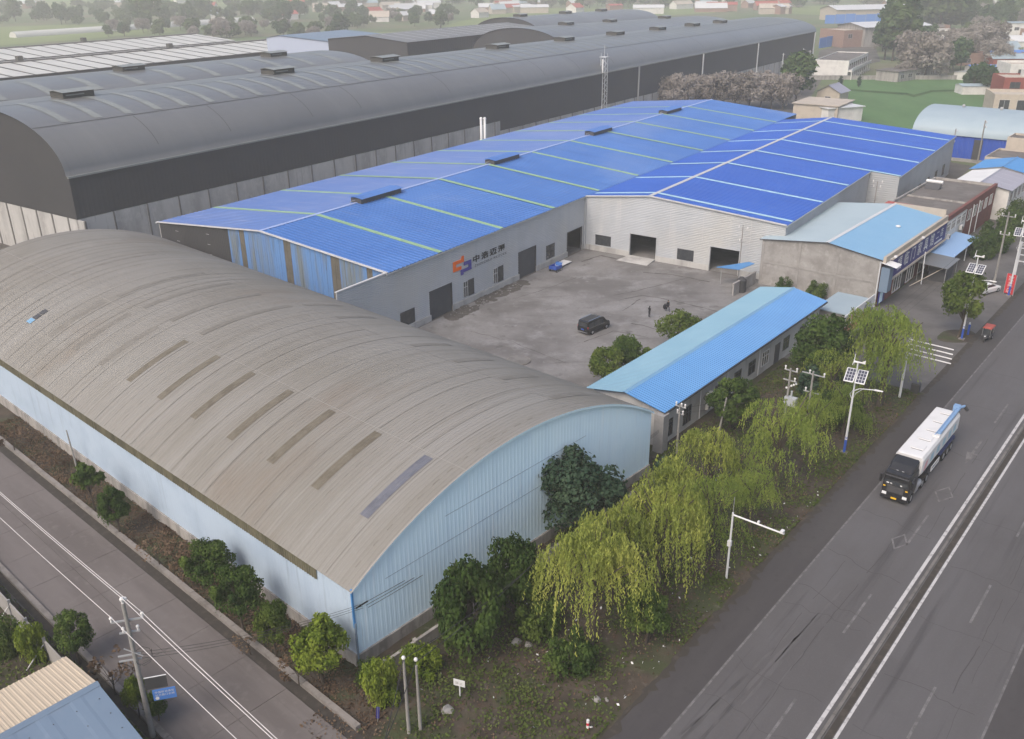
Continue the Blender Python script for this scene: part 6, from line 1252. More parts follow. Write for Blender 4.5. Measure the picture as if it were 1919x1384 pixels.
for s in (-1, 1):
    part('side_guard', M['white'], ch, lambda m: [m.box(min(s*1.15, s*1.22), max(s*1.15, s*1.22), -9.6, -7.0, z, z+0.1) for z in (0.55, 0.95)]+[m.box(min(s*1.15, s*1.22), max(s*1.15, s*1.22), y, y+0.1, 0.65, 0.95) for y in (-9.6, -7.1)])
    wheel(tr, s*0.95, -0.95, 0.52, s*s*0.3, s)
    for y in (-4.3, -5.6): wheel(tr, s*0.72, y, 0.52, 0.53, s)
    for y in (-11.0, -12.3, -13.6): wheel(tr, s*0.72, y, 0.52, 0.53, s)
    part('landing_leg', M['frame_dark'], ch, lambda m: m.box(s*0.8-0.07, s*0.8+0.07, -7.2, -7.05, 0.35, 1.1))
# ---- black van
va = ground_at(1113, 618); vb = ground_at(1141, 606)
van = thing('van', 'black van with chrome roof rails parked in the courtyard', 'van', (va[0], va[1], 0.025), math.atan2(vb[0]-va[0], vb[1]-va[1]))
vs_ = [(-2.45, [(0.86, 0.35), (0.92, 0.95), (0.74, 1.88)]), (-2.3, [(0.93, 0.28), (0.95, 1.0), (0.78, 1.96)]), (0.4, [(0.95, 0.28), (0.96, 1.0), (0.8, 1.98)]), (1.0, [(0.95, 0.28), (0.96, 1.02), (0.78, 1.88)]), (1.75, [(0.95, 0.28), (0.95, 1.05), (0.86, 1.12)]), (2.3, [(0.92, 0.3), (0.9, 0.85), (0.8, 0.98)]), (2.5, [(0.8, 0.35), (0.78, 0.7), (0.7, 0.78)])]
vbody = loft(van, 'body', M['black_paint'], vs_)
for s in (-1, 1):
    sg_ = lambda y, z: s*(0.965-(max(0, z-1.0)/0.98)*0.165)+s*0.012
    for y0_, y1_ in ((-2.2, -1.1), (-1.05, 0.15), (0.2, 0.85)):
        part('side_window', M['glass'], vbody, lambda m: m.quad((sg_(y0_, 1.12), y0_, 1.12), (sg_(y1_, 1.12), y1_, 1.12), (sg_(y1_, 1.75), y1_-(0.1 if y1_ > 0.5 else 0), 1.75), (sg_(y0_, 1.75), y0_, 1.75)))
    part('window_trim', M['chrome'], vbody, lambda m: m.box(min(s*0.962, s*0.985), max(s*0.962, s*0.985), -2.2, 1.1, 1.03, 1.07))
    part('roof_rail', M['chrome'], vbody, lambda m: m.tube([(s*0.74, -2.1, 1.99), (s*0.74, -2.0, 2.06), (s*0.76, 0.3, 2.08), (s*0.76, 0.4, 2.0)], 0.03, 6))
    for y in (-1.5, 1.55): wheel(van, s*0.76, y, 0.34, 0.22, s)
    part('tail_lamp', M['red_text'], vbody, lambda m: m.box(min(s*0.8, s*0.92), max(s*0.8, s*0.92), -2.44, -2.38, 0.85, 1.3))
part('roof_panel', M['charcoal'], vbody, lambda m: m.box(-0.66, 0.66, -2.1, 0.3, 1.985, 2.0))
part('rear_window', M['glass'], vbody, lambda m: m.quad((-0.8, -2.46, 1.2), (0.8, -2.46, 1.2), (0.68, -2.455, 1.75), (-0.68, -2.455, 1.75)))
part('number_plate', M['blue_paint'], vbody, lambda m: m.box(-0.24, 0.24, -2.5, -2.46, 0.72, 0.88))
part('bumper', M['chrome'], vbody, lambda m: m.box(-0.8, 0.8, -2.52, -2.44, 0.38, 0.46))
part('windscreen', M['glass'], vbody, lambda m: m.quad((-0.78, 1.06, 1.85), (0.78, 1.06, 1.85), (0.88, 1.66, 1.18), (-0.88, 1.66, 1.18)))
# ---- cars
def sedan(label, loc, az, paint, group=None, detail=True):
    t = thing('car', label, 'car', loc, az, group)
    b = loft(t, 'body', M[paint], [(-2.25, [(0.75, 0.4), (0.8, 0.75), (0.72, 0.95)]), (-2.1, [(0.85, 0.28), (0.9, 0.78), (0.8, 1.02)]), (-1.3, [(0.88, 0.25), (0.92, 0.82), (0.82, 1.02)]), (0.8, [(0.88, 0.25), (0.92, 0.82), (0.82, 0.98)]), (1.9, [(0.87, 0.28), (0.88, 0.7), (0.78, 0.84)]), (2.2, [(0.75, 0.4), (0.74, 0.6), (0.66, 0.66)])])
    c = loft(t, 'cabin', M[paint], [(-1.75, [(0.78, 0.95), (0.72, 1.02)]), (-0.95, [(0.78, 0.95), (0.62, 1.42)]), (0.1, [(0.78, 0.95), (0.63, 1.46)]), (1.15, [(0.76, 0.9), (0.7, 0.98)])])
    part('windscreen', M['glass'], c, lambda m: m.quad((-0.62, 0.2, 1.455), (0.62, 0.2, 1.455), (0.71, 1.1, 1.02), (-0.71, 1.1, 1.02)))
    part('rear_window', M['glass'], c, lambda m: m.quad((-0.60, -1.0, 1.425), (-0.70, -1.68, 1.07), (0.70, -1.68, 1.07), (0.60, -1.0, 1.425)))
    for s in (-1, 1):
        part('side_window', M['glass'], c, lambda m: m.quad((s*0.775, -1.35, 1.03), (s*0.775, 0.85, 1.03), (s*0.665, 0.1, 1.40), (s*0.665, -0.9, 1.38)))
        for y in (-1.35, 1.35): wheel(t, s*0.70, y, 0.32, 0.2, s)
        part('tail_lamp', M['red_text'], b, lambda m: m.box(min(s*0.5, s*0.78), max(s*0.5, s*0.78), -2.22, -2.14, 0.72, 0.88))
    part('number_plate', M['blue_paint'], b, lambda m: m.box(-0.2, 0.2, -2.27, -2.24, 0.5, 0.62))
    return t
ca, cb = ground_at(1834, 551), ground_at(1864, 543)
sedan('white saloon car parked beside the solar lamp in front of the shops', ((ca[0]+cb[0])/2, (ca[1]+cb[1])/2, 0.035), math.atan2(cb[0]-ca[0], cb[1]-ca[1]), 'white')
for i, (x, y, a) in enumerate(((1582, 146, 1.4), (1594, 142, 1.4), (1603, 139, 1.3), (1606, 127, 1.0), (1613, 124, 1.0), (1528, 141, 1.5))):
    sedan('white car in the compound, %s' % ('leftmost of the three by the white block', 'middle one of the three by the white block', 'rightmost of the three by the white block', 'nearer of the two at the back', 'farther of the two at the back', 'outside at the block corner')[i], ground_at(x, y, 0.05), a, 'white', 'cars in the compound')
# ---- red-canopied tricycle
tc = thing('cargo_tricycle', 'small dark tricycle with faded red canopy at the road edge', 'tricycle', ground_at(1847, 637, 0.06), A_U+math.pi)
part('body', M['frame_dark'], tc, lambda m: (m.box(-0.5, 0.5, -1.3, 0.2, 0.4, 0.75), m.box(-0.48, 0.48, -1.35, -1.25, 0.75, 1.2), m.hexa([(-0.3, 0.2, 0.35), (0.3, 0.2, 0.35), (0.2, 0.95, 0.5), (-0.2, 0.95, 0.5), (-0.35, 0.2, 1.0), (0.35, 0.2, 1.0), (0.22, 0.9, 1.0), (-0.22, 0.9, 1.0)])))
part('canopy', M['red_roof'], tc, lambda m: m.hexa([(-0.6, -1.4, 1.75), (0.6, -1.4, 1.75), (0.55, 0.6, 1.8), (-0.55, 0.6, 1.8), (-0.5, -1.3, 1.9), (0.5, -1.3, 1.9), (0.45, 0.5, 1.95), (-0.45, 0.5, 1.95)]))
part('canopy_post', M['steel'], tc, lambda m: [m.tube([(x, y, 0.7), (x, y, 1.8)], 0.025, 5) for x in (-0.48, 0.48) for y in (-1.2, 0.45)])
part('windshield', M['glass'], tc, lambda m: m.quad((-0.4, 0.62, 1.0), (0.4, 0.62, 1.0), (0.4, 0.52, 1.7), (-0.4, 0.52, 1.7)))
part('headlight', M['headlight'], tc, lambda m: m.ball((0, 0.98, 0.85), 0.1, 8, 5)); part('seat', M['cloth_black'], tc, lambda m: m.box(-0.35, 0.35, -0.8, -0.2, 0.75, 0.9))
wheel(tc, -0.06, 0.85, 0.26, 0.12, 1); wheel(tc, 0.42, -0.9, 0.26, 0.12, 1); wheel(tc, -0.42, -0.9, 0.26, 0.12, -1)
# ---- people: one skinned body each
def person(label, loc, az, pose, h=1.72):
    t = thing('person', label, 'person', loc, az)
    J = {'pel': (0, 0, .93), 'ch': (0, .01, 1.28), 'nk': (0, .02, 1.47), 'hd': (0, .04, 1.58), 'ht': (0, .04, 1.68)}
    R0 = {'pel': .15, 'ch': .17, 'nk': .06, 'hd': .095, 'ht': .07}; E = [('pel', 'ch'), ('ch', 'nk'), ('nk', 'hd'), ('hd', 'ht')]
    for s, n in ((-1, 'l'), (1, 'r')):
        J[n+'sh'] = (s*.19, 0, 1.4); J[n+'el'] = tuple(pose.get(n+'el', (s*.25, -.02, 1.12))); J[n+'wr'] = tuple(pose.get(n+'wr', (s*.24, .1, .88))); J[n+'hn'] = tuple(pose.get(n+'hn', (s*.23, .13, .78)))
        J[n+'hip'] = (s*.09, 0, .88); J[n+'kn'] = tuple(pose.get(n+'kn', (s*.11, .02, .48))); J[n+'an'] = tuple(pose.get(n+'an', (s*.11, -.02, .09))); f = J[n+'an']; J[n+'to'] = (f[0]*1.1, f[1]+.16, .04)
        R0.update({n+'sh': .075, n+'el': .052, n+'wr': .036, n+'hn': .03, n+'hip': .10, n+'kn': .068, n+'an': .048, n+'to': .04})
        E += [('ch', n+'sh'), (n+'sh', n+'el'), (n+'el', n+'wr'), (n+'wr', n+'hn'), ('pel', n+'hip'), (n+'hip', n+'kn'), (n+'kn', n+'an'), (n+'an', n+'to')]
    ks = list(J); me = bpy.data.meshes.new('body'); me.from_pydata([J[k] for k in ks], [(ks.index(a), ks.index(b)) for a, b in E], []); me.update()
    o = bpy.data.objects.new('body', me); col.objects.link(o)
    sk = o.modifiers.new('skin', 'SKIN'); ss = o.modifiers.new('sub', 'SUBSURF'); ss.levels = 1
    for i, k in enumerate(ks): me.skin_vertices[0].data[i].radius = (R0[k], R0[k]*(0.7 if k in ('pel', 'ch') else 1)); me.skin_vertices[0].data[i].use_root = (k == 'pel')
    m2 = bpy.data.meshes.new_from_object(o.evaluated_get(bpy.context.evaluated_depsgraph_get())); bpy.data.objects.remove(o)
    m2.materials.clear(); m2.materials.append(M['cloth_black']); m2.materials.append(M['skin'])
    hands = [Vector(J['lhn']), Vector(J['rhn'])]
    for p in m2.polygons:
        c = p.center; p.use_smooth = True
        if 1.47 < c.z < 1.66 and c.y > 0.05 or any((c-q).length < 0.07 for q in hands): p.material_index = 1
    link_mesh('body', m2, None, t)
    hb_ = part('hair', M['black'], t, lambda m: m.ball((0, .02, 1.63), .105, 10, 6, 0.95), smooth=True)
    part('nose', M['skin'], t, lambda m: m.ball((0, .15, 1.57), .018, 6, 4))
    for s in (-1, 1):
        part('hand', M['skin'], t, lambda m: [m.tube([tuple(Vector(J[('l' if s < 0 else 'r')+'hn'])+Vector((0.014*(f_-1.5), 0.0, 0.01))), tuple(Vector(J[('l' if s < 0 else 'r')+'hn'])+Vector((0.016*(f_-1.5), 0.02, -0.06))), tuple(Vector(J[('l' if s < 0 else 'r')+'hn'])+Vector((0.016*(f_-1.5), 0.04, -(0.09, 0.1, 0.095, 0.075)[f_])))], 0.009, 5, 0.007) for f_ in range(4)]+[m.tube([tuple(Vector(J[('l' if s < 0 else 'r')+'hn'])+Vector((-s*0.03, 0.01, 0.01))), tuple(Vector(J[('l' if s < 0 else 'r')+'hn'])+Vector((-s*0.05, 0.04, -0.04)))], 0.01, 5, 0.008)])
    sc_ = h/1.72; t.scale = (sc_,)*3; return t
p1 = ground_at(1216.5, 594, 0.02); p2 = ground_at(1251, 583, 0.02)
person('person in dark clothes standing with arms folded forward, nearer the van', p1, R_(60), {'lwr': (-.06, .2, 1.12), 'lhn': (.02, .24, 1.15), 'rwr': (.06, .2, 1.08), 'rhn': (-.02, .24, 1.1)})
person('person in dark clothes walking with a big dark bag at the side', p2, R_(150), {'lkn': (-.1, .2, .5), 'lan': (-.1, .22, .1), 'rkn': (.1, -.05, .48), 'ran': (.1, -.3, .12), 'rwr': (.3, .05, .9), 'rhn': (.32, .06, .8)})
bg = thing('bag', 'big dark bag held beside the walking person in the yard', 'bag', (p2[0]-0.42, p2[1]-0.02, 0.35), R_(150))
part('sack', M['cloth_black'], bg, lambda m: m.ball((0, 0, 0.4), 0.3, 10, 7, 1.35), smooth=True); part('strap', M['cloth_black'], bg, lambda m: m.tube([(-0.1, 0, 0.75), (0, 0, 0.95), (0.1, 0, 0.75)], 0.03, 5))
# ---- solar street lamps
def solar_lamp(label, loc, h, az, blade=True):
    t = thing('solar_street_lamp', label, 'street lamp', loc, az, 'solar street lamps')
    part('shaft', M['white_pole'], t, lambda m: m.tube([(0, 0, 1.9), (0, 0, h)], 0.12, 8, 0.07))
    part('painted_base', M['blue_paint'], t, lambda m: (m.tube([(0, 0, 0.0), (0, 0, 1.55)], 0.135, 8), m.tube([(0, 0, 1.7), (0, 0, 1.78)], 0.13, 8), m.tube([(0, 0, 1.83), (0, 0, 1.88)], 0.13, 8)))
    part('white_band', M['white'], t, lambda m: (m.tube([(0, 0, 1.55), (0, 0, 1.9)], 0.125, 8),))
    part('footing', M['kerb'], t, lambda m: m.box(-0.35, 0.35, -0.35, 0.35, 0, 0.12))
    for s in (-1, 1):
        zc = h*0.86; x0, x1 = (0.06, 1.0) if s > 0 else (-1.0, -0.06)
        f = part('solar_panel', M['white'], t, lambda m: m.hexa([(x0, -0.75, zc-0.42), (x1, -0.75, zc-0.42), (x1, 0.75, zc+0.42), (x0, 0.75, zc+0.42), (x0, -0.75, zc-0.37), (x1, -0.75, zc-0.37), (x1, 0.75, zc+0.47), (x0, 0.75, zc+0.47)]))
        for i in range(3):
            for j in range(4):
                xa, xb = x0+0.07+(x1-x0-0.14)*i/3+0.015, x0+0.07+(x1-x0-0.14)*(i+1)/3-0.015; ya, yb = -0.69+1.38*j/4+0.015, -0.69+1.38*(j+1)/4-0.015; zz = lambda y: zc+y*0.56+0.056
                MB().quad((xa, ya, zz(ya)), (xb, ya, zz(ya)), (xb, yb, zz(yb)), (xa, yb, zz(yb))).build('solar_cell', M['solar'], f)
    part('lamp_arm', M['white_pole'], t, lambda m: (m.tube([(0, 0, h*0.70), (0.5, 0, h*0.735), (2.1, 0, h*0.755)], 0.05, 6), m.tube([(0, 0, h*0.60), (0.25, 0, h*0.68), (0.9, 0, h*0.745)], 0.03, 6), m.tube([(0, 0, h*0.60), (-0.3, 0, h*0.66), (0, 0, h*0.72)], 0.03, 6)))
    part('lamp_head', M['white'], t, lambda m: m.hexa([(1.9, -0.12, h*0.75), (2.7, -0.1, h*0.752), (2.7, 0.1, h*0.752), (1.9, 0.12, h*0.75), (1.9, -0.1, h*0.75+0.1), (2.7, -0.06, h*0.752+0.06), (2.7, 0.06, h*0.752+0.06), (1.9, 0.1, h*0.75+0.1)]))
    tb = part('wind_turbine', M['white'], t, lambda m: (m.tube([(-0.35, 0, h+0.1), (0.35, 0, h+0.1)], 0.12, 8, 0.07), m.hexa([(0.3, -0.02, h+0.05), (0.7, -0.02, h), (0.7, 0.02, h), (0.3, 0.02, h+0.05), (0.3, -0.02, h+0.15), (0.7, -0.02, h+0.4), (0.7, 0.02, h+0.4), (0.3, 0.02, h+0.15)])))
    if blade:
        for k in range(3):
            a = 2.094*k+0.4; part('blade', M['white'], tb, lambda m: m.tube([(-0.38, 0, h+0.1), (-0.38, 0.75*math.sin(a), h+0.1+0.75*math.cos(a))], 0.05, 4, 0.02))
solar_lamp('solar street lamp with blue-painted foot between the willows and the road', U(-25.8, 84.3, 0.1), 10.0, A_U-0.15)
solar_lamp('solar street lamp behind the parking tree, lamp arm over the white car', U(-25.2, 124.2, 0.03), 11.3, A_U)
solar_lamp('solar street lamp at the right edge above the steel sign frame', U(-24.6, 146.5, 0.03), 11.3, A_U-0.1)
# ---- poles
def power_pole(name, label, loc, h, az, arms, r=0.16, m_='pole', group=None, lean=(0, 0), extra=None):
    t = thing(name, label, 'power pole', loc, az, group); L_ = lambda z: (lean[0]*z/h, lean[1]*z/h, z)
    part('shaft', M[m_], t, lambda m: m.tube([L_(-0.1), L_(h)], r, 9, r*0.62))
    for z, w, ins in arms:
        c = L_(z); part('crossarm', M['steel'], t, lambda m: m.box(c[0]-w, c[0]+w, c[1]+0.1, c[1]+0.2, z-0.05, z+0.05))
        for x in ins: part('insulator', M['insulator'], t, lambda m: (m.tube([(c[0]+x, c[1]+0.15, z+0.05), (c[0]+x, c[1]+0.15, z+0.3)], 0.07, 8), m.ball((c[0]+x, c[1]+0.15, z+0.33), 0.11, 8, 5)))
    if extra: extra(t)
    return t
def left_pole_extra(t):
    part('top_insulator', M['insulator'], t, lambda m: (m.tube([(0, 0, 10.7), (0, 0, 10.95)], 0.08, 8), m.ball((0, 0, 11.0), 0.16, 8, 5), m.ball((0.15, 0.1, 10.95), 0.12, 8, 5)))
    part('bracket', M['steel'], t, lambda m: (m.box(-1.0, 0.35, 0.12, 0.2, 6.6, 6.7), m.box(-1.0, 0.35, 0.12, 0.2, 6.2, 6.3), m.tube([(-0.5, -0.1, 7.4), (0.5, -0.1, 6.6)], 0.04, 5)))
    part('cable_loop', M['cable'], t, lambda m: (m.tube([(0.5+0.55*math.cos(a/8*6.28), 0.3*math.sin(a/8*6.28), 6.5+0.5*math.sin(a/8*6.28)) for a in range(9)], 0.02, 4), m.tube([(-0.9, 0.1, 6.2), (-0.2, 0.2, 5.5), (0.9, 0.2, 6.0), (1.0, 0.2, 6.8)], 0.02, 4)))
    part('notice_board', M['charcoal'], t, lambda m: m.box(0.22, 1.55, -0.06, 0.0, 3.85, 4.75)); part('notice_edge', M['white'], t, lambda m: m.box(0.22, 1.57, -0.06, 0.0, 4.76, 4.8))
    bd = part('direction_sign', M['blue_fence'], t, lambda m: m.box(0.55, 1.95, -0.05, 0.0, 2.85, 3.7))
    letters('中国移动通信', 0.19, M['white'], bd, lambda a, b, d: (0.68+a, -0.055-d, 3.42+b), depth=0.006, advance=0.2)
    letters('前方路口右转', 0.19, M['white'], bd, lambda a, b, d: (0.68+a, -0.055-d, 3.18+b), depth=0.006, advance=0.2)
    part('sign_disc', M['white'], bd, lambda m: m.tube([(0.78, -0.053, 3.02), (0.78, -0.066, 3.02)], 0.12, 12))
LP = B(-13.1, 5.0, 0.1)
power_pole('power_pole', 'tall concrete power pole carrying two signs at the lower left', LP, 10.7, A_K+0.25+math.pi/2-1.25, [(9.3, 0.95, (-0.9, 0.9)), (8.4, 0.6, (-0.35, 0.5))], 0.19, extra=left_pole_extra)
power_pole('concrete_post', 'pale concrete post with knob top on the verge, left of the pair', B(-1.75, -7.4, 0.1), 6.2, A_K, [], 0.13, extra=lambda t: part('insulator', M['insulator'], t, lambda m: m.ball((0, 0, 6.3), 0.14, 8, 5)))
power_pole('concrete_post', 'pale concrete post with knob top on the verge, right of the pair', B(-1.05, -7.75, 0.1), 5.4, A_K, [], 0.13, extra=lambda t: part('insulator', M['insulator'], t, lambda m: m.ball((0, 0, 5.9), 0.14, 8, 5)))
def tf_extra(t):
    part('transformer', M['silver_flat'], t, lambda m: (m.box(-0.2, 1.0, -0.3, 0.3, 4.6, 5.5), m.tube([(0.0, 0, 5.5), (0.0, 0, 6.2)], 0.1, 8), m.tube([(0.4, 0, 5.5), (0.4, 0, 6.2)], 0.1, 8)))
    part('bushing', M['insulator'], t, lambda m: [m.ball((0.2*k-0.2, 0.1*k, 6.4+0.12*k), 0.12, 8, 5) for k in range(5)])
power_pole('power_pole', 'left of the twin transformer poles behind the broad green willow', U(-31.6, 82.2, 0.1), 8.6, A_U, [(8.3, 0.7, (-0.6, 0.6)), (7.2, 0.7, (0.5,))], 0.15, group='twin transformer poles', extra=tf_extra)
power_pole('power_pole', 'right of the twin transformer poles behind the broad green willow', U(-30.0, 84.2, 0.1), 8.0, A_U, [(7.6, 1.2, (-0.4, 1.1)), (5.6, 0.8, (-0.6,))], 0.15, group='twin transformer poles')
power_pole('power_pole', 'grey pole with insulators before the office windows', U(-39.1, 73.6, 0.1), 5.6, A_U, [(5.3, 0.6, (-0.5, 0.1, 0.5)), (4.5, 0.4, (-0.3, 0.3))], 0.13)
power_pole('concrete_post', 'leaning concrete post beside the office air conditioners', U(-37.4, 79.2, 0.1), 4.8, A_U, [], 0.13, lean=(0.5, 0.2))
power_pole('cable_post', 'brown cable post at the foot of the pale blue gable', ground_at(957, 1036, 0.1), 4.3, A_K, [(4.2, 0.5, ())], 0.11, 'bark')
power_pole('power_pole', 'tall grey pole beside the steel sign frame at the right edge', U(-27.6, 150.5, 0.03), 11.5, A_U, [(10.8, 1.0, (-0.9, 0.0, 0.9)), (8.0, 0.7, (-0.6, 0.6))], 0.18)
power_pole('power_pole', 'thin pole before the wing doorway at the back of the courtyard', ground_at(1383, 525, 0.02), 9.0, A_S, [(8.3, 0.8, (-0.7, 0.7)), (6.2, 0.5, (-0.4,))], 0.1)
power_pole('power_pole', 'dark pole with crossarms in the notch of the factory wall', S(38.2, 42.5), 8.5, A_S, [(8.2, 0.9, (-0.8, 0.8)), (7.3, 0.7, (-0.6, 0.6))], 0.12)
power_pole('power_pole', 'pale power pole before the blue wall of the arched store', ground_at(1829, 317), 11.5, R_(105), [(11.0, 1.2, (-1.1, 0, 1.1)), (10.0, 1.6, (-1.5, 0, 1.5))], 0.2)
power_pole('power_pole', 'pale pole at the far corner of the factory wing', ground_at(1776, 326), 10.5, R_(105), [(10.0, 0.8, (-0.7, 0.7)), (7.5, 0.5, (0.4,))], 0.17)
power_pole('concrete_post', 'slanting concrete post in the strip at the left edge', B(-1.3, 42.5, 0.2), 4.6, A_K, [], 0.1, lean=(0.0, 0.5))
for i, (x, y, h) in enumerate(((1385, 153, 14), (1500, 145, 12), (1512, 149, 12), (1463, 150, 11))):
    power_pole('power_pole', 'pale pole in front of the longest shed, %s of the four' % ('leftmost', 'third from left', 'rightmost', 'second from left')[i], ground_at(x, y), h, A_S, [(h-0.5, 0.8, ())], 0.2, 'white_pole', 'pale poles by the longest shed')
# ---- cables
def cable(label, a, b, sag, r, m_, group=None):
    a, b = Vector(a), Vector(b); pts = [tuple(a.lerp(b, t/14)-Vector((0, 0, sag*4*(t/14)*(1-t/14)))) for t in range(15)]
    o = MB().tube(pts, r, 5).build('power_cable', M[m_]); tag(o, label, 'cable', group); return o
lm = Matrix.Rotation(-(A_K+0.25+math.pi/2-1.25), 4, 'Z')
def pole_pt(x, y, z): 
    v = lm @ Vector((x, y, 0)); return (LP[0]+v.x, LP[1]+v.y, z+0.1)
cg = 'three pale cables over the side road'
tops = [pole_pt(-0.9, 0.15, 9.75), pole_pt(0.0, 0, 11.1), pole_pt(0.9, 0.15, 9.75)]
fars = [B(-13.9, 60, 10.0), B(-13.2, 60, 11.2), B(-12.6, 60, 10.0)]; nears = [B(-13.6, -45, 10.0), B(-13.0, -45, 11.2), B(-12.4, -45, 10.0)]
for i in range(3):
    nm_ = ('left', 'middle', 'right')[i]
    cable('pale cable from the left power pole away along the side road, %s of three' % nm_, tops[i], fars[i], 0.5, 0.022, 'cable_white', cg)
    cable('pale cable from the left power pole towards the viewer, %s of three' % nm_, tops[i], nears[i], 0.6, 0.022, 'cable_white', cg)
cp = ground_at(957, 1036, 0.1); cc = B(0.7, -0.35, 5.45)
for i in range(3):
    cable('black cable from the warehouse corner bracket to the cable post, %s of three' % ('top', 'middle', 'bottom')[i], (cc[0]+0.15*i, cc[1], cc[2]-0.18*i), (cp[0], cp[1], 4.3-0.12*i), 0.35, 0.016, 'cable', 'cables along the blue gable')
    cable('black cable from the cable post to the office corner, %s of three' % ('top', 'middle', 'bottom')[i], (cp[0], cp[1], 4.3-0.12*i), U(-40.3, 71.8, 3.2-0.15*i), 0.9, 0.016, 'cable', 'cables towards the office')
    cable('black cable across the side road to the warehouse corner, %s of three' % ('top', 'middle', 'bottom')[i], pole_pt(0.3, 0.2, 6.7-0.25*i), (cc[0]-0.05, cc[1]-0.05, cc[2]-0.18*i), 0.5, 0.014, 'cable', 'cables across the side road')
ends = [B(-1.75, -7.4, 6.3), B(-1.05, -7.75, 5.8)]
for i in range(2):
    cable('dark cable bundle from the %s knob-top post towards the willows' % ('left', 'right')[i], ends[i], U(-34.5, 46.5, 5.6+0.3*i), 0.5, 0.028, 'cable')
    cable('dark cable bundle from the %s knob-top post towards the picture bottom' % ('left', 'right')[i], ends[i], B(-7.5, -12, 6.0+0.3*i), 0.2, 0.028, 'cable')
for i in range(3):
    nm_ = ('left', 'middle', 'right')[i]
    cable('dark overhead cable from the twin transformer poles towards the right edge, %s of three' % nm_, U(-30.8+0.8*i, 84.2, 7.9), U(-28.4+0.8*i, 150.5, 11.0), 1.2, 0.014, 'cable', 'overhead cables along the verge')
    cable('dark overhead cable from the right-edge pole away along the shops, %s of three' % nm_, U(-28.4+0.8*i, 150.5, 11.0), U(-29.4+0.8*i, 215, 11.0), 1.0, 0.014, 'cable', 'overhead cables along the shops')
for i in range(2): cable('dark service cable from the office pole to the twin transformer poles, %s of two' % ('upper', 'lower')[i], U(-39.1, 73.6, 5.3-0.6*i), U(-31.6, 82.2, 7.2-0.8*i), 0.4, 0.014, 'cable')
# ---- gantry and sign poles
gp_ = thing('camera_gantry', 'white pole with long arm reaching over the road edge', 'gantry', U(-25.4, 57.8, 0.1), A_U)
part('pole', M['white_pole'], gp_, lambda m: m.tube([(0, 0, 0), (0, 0, 6.4)], 0.1, 8, 0.08)); part('arm', M['white'], gp_, lambda m: m.tube([(0, 0, 6.2), (4.2, 0.2, 6.05)], 0.07, 6))
part('control_box', M['white'], gp_, lambda m: m.box(-0.15, 0.15, -0.2, 0.05, 3.3, 3.8)); part('camera_unit', M['white'], gp_, lambda m: (m.box(3.9, 4.15, 0.0, 0.4, 6.1, 6.3), m.box(2.0, 2.15, 0.1, 0.3, 6.2, 6.35)))
part('aerial', M['steel'], gp_, lambda m: m.tube([(0, 0, 6.4), (0, 0, 7.8)], 0.025, 5))
fg = thing('sign_gantry', 'white steel gantry with four open cross rails showing through the tall willow', 'gantry', U(-25.7, 101.0, 0.1), A_U)
part('pole', M['white_pole'], fg, lambda m: m.tube([(0, 0, 0), (0, 0, 7.4)], 0.15, 8, 0.12))
for k in range(4): part('rail', M['white'], fg, lambda m: m.tube([(0, 0, 7.2-0.55*k), (4.6, 0.3, 7.0-0.55*k)], 0.07, 6))
sf = thing('road_sign', 'galvanised frame of a large road sign seen from behind at the right edge', 'road sign', U(-24.9, 149.5, 0.03), A_U)
part('post', M['white_pole'], sf, lambda m: m.tube([(0, 0, 0), (0, 0, 7.6)], 0.17, 9)); part('sign_back', M['silver_flat'], sf, lambda m: m.box(0.9, 5.0, 0.1, 0.18, 4.2, 7.0))
for k in range(3): part('rail', M['white'], sf, lambda m: m.box(-0.3, 4.8, -0.05, 0.08, 4.6+1.0*k, 4.72+1.0*k))
part('stiffener', M['steel'], sf, lambda m: [m.box(1.2+0.6*k, 1.25+0.6*k, 0.04, 0.1, 4.2, 7.0) for k in range(6)])
rs = thing('red_banner', 'red upright banner with white characters beside the sign frame', 'sign', ground_at(1889, 552, 0.03), A_U+0.35)
bd = part('banner', M['red_sign'], rs, lambda m: m.box(-0.7, 0.7, -0.06, 0.06, 0.2, 3.2)); letters('家具店', 0.88, M['white'], bd, lambda a, b, d: (-0.42+a, -0.065-d, 2.25+b), depth=0.01, vertical=True)
part('stand', M['steel'], rs, lambda m: (m.box(-0.76, -0.71, -0.08, 0.08, 0, 3.2), m.box(0.71, 0.76, -0.08, 0.08, 0, 3.2)))
bn = thing('litter_bin', 'dark litter bin at the near corner of the parking area', 'litter bin', U(-24.7, 103.3, 0.04), A_U)
part('body', M['charcoal'], bn, lambda m: m.box(-0.45, 0.45, -0.3, 0.3, 0.08, 1.15)); part('lid', M['frame_dark'], bn, lambda m: m.prism([(-0.5, 1.15), (0.5, 1.15), (0.4, 1.35), (-0.4, 1.35)], -0.34, 0.34)); part('foot', M['frame_dark'], bn, lambda m: m.box(-0.4, 0.4, -0.2, 0.2, 0, 0.08))
bp = thing('blue_post', 'short blue and white post beside the parking tree', 'post', U(-25.0, 126.4, 0.03)); part('shaft', M['blue_paint'], bp, lambda m: m.tube([(0, 0, 0), (0, 0, 1.5)], 0.14, 8)); part('cap', M['white'], bp, lambda m: m.tube([(0, 0, 1.5), (0, 0, 1.75)], 0.14, 8, 0.1))
rw = thing('marker_post', 'red and white banded marker post at the bottom of the verge', 'marker post', U(-25.0, 37.6, 0.1))
for k in range(4): part('band', M['red_text'] if k % 2 == 0 else M['white'], rw, lambda m: m.tube([(0, 0, 0.22*k), (0, 0, 0.22*k+0.218)], 0.1, 8))
ws = thing('notice_sign', 'small white notice board on a post in the verge', 'sign', ground_at(862, 1305, 0.1), R_(20))
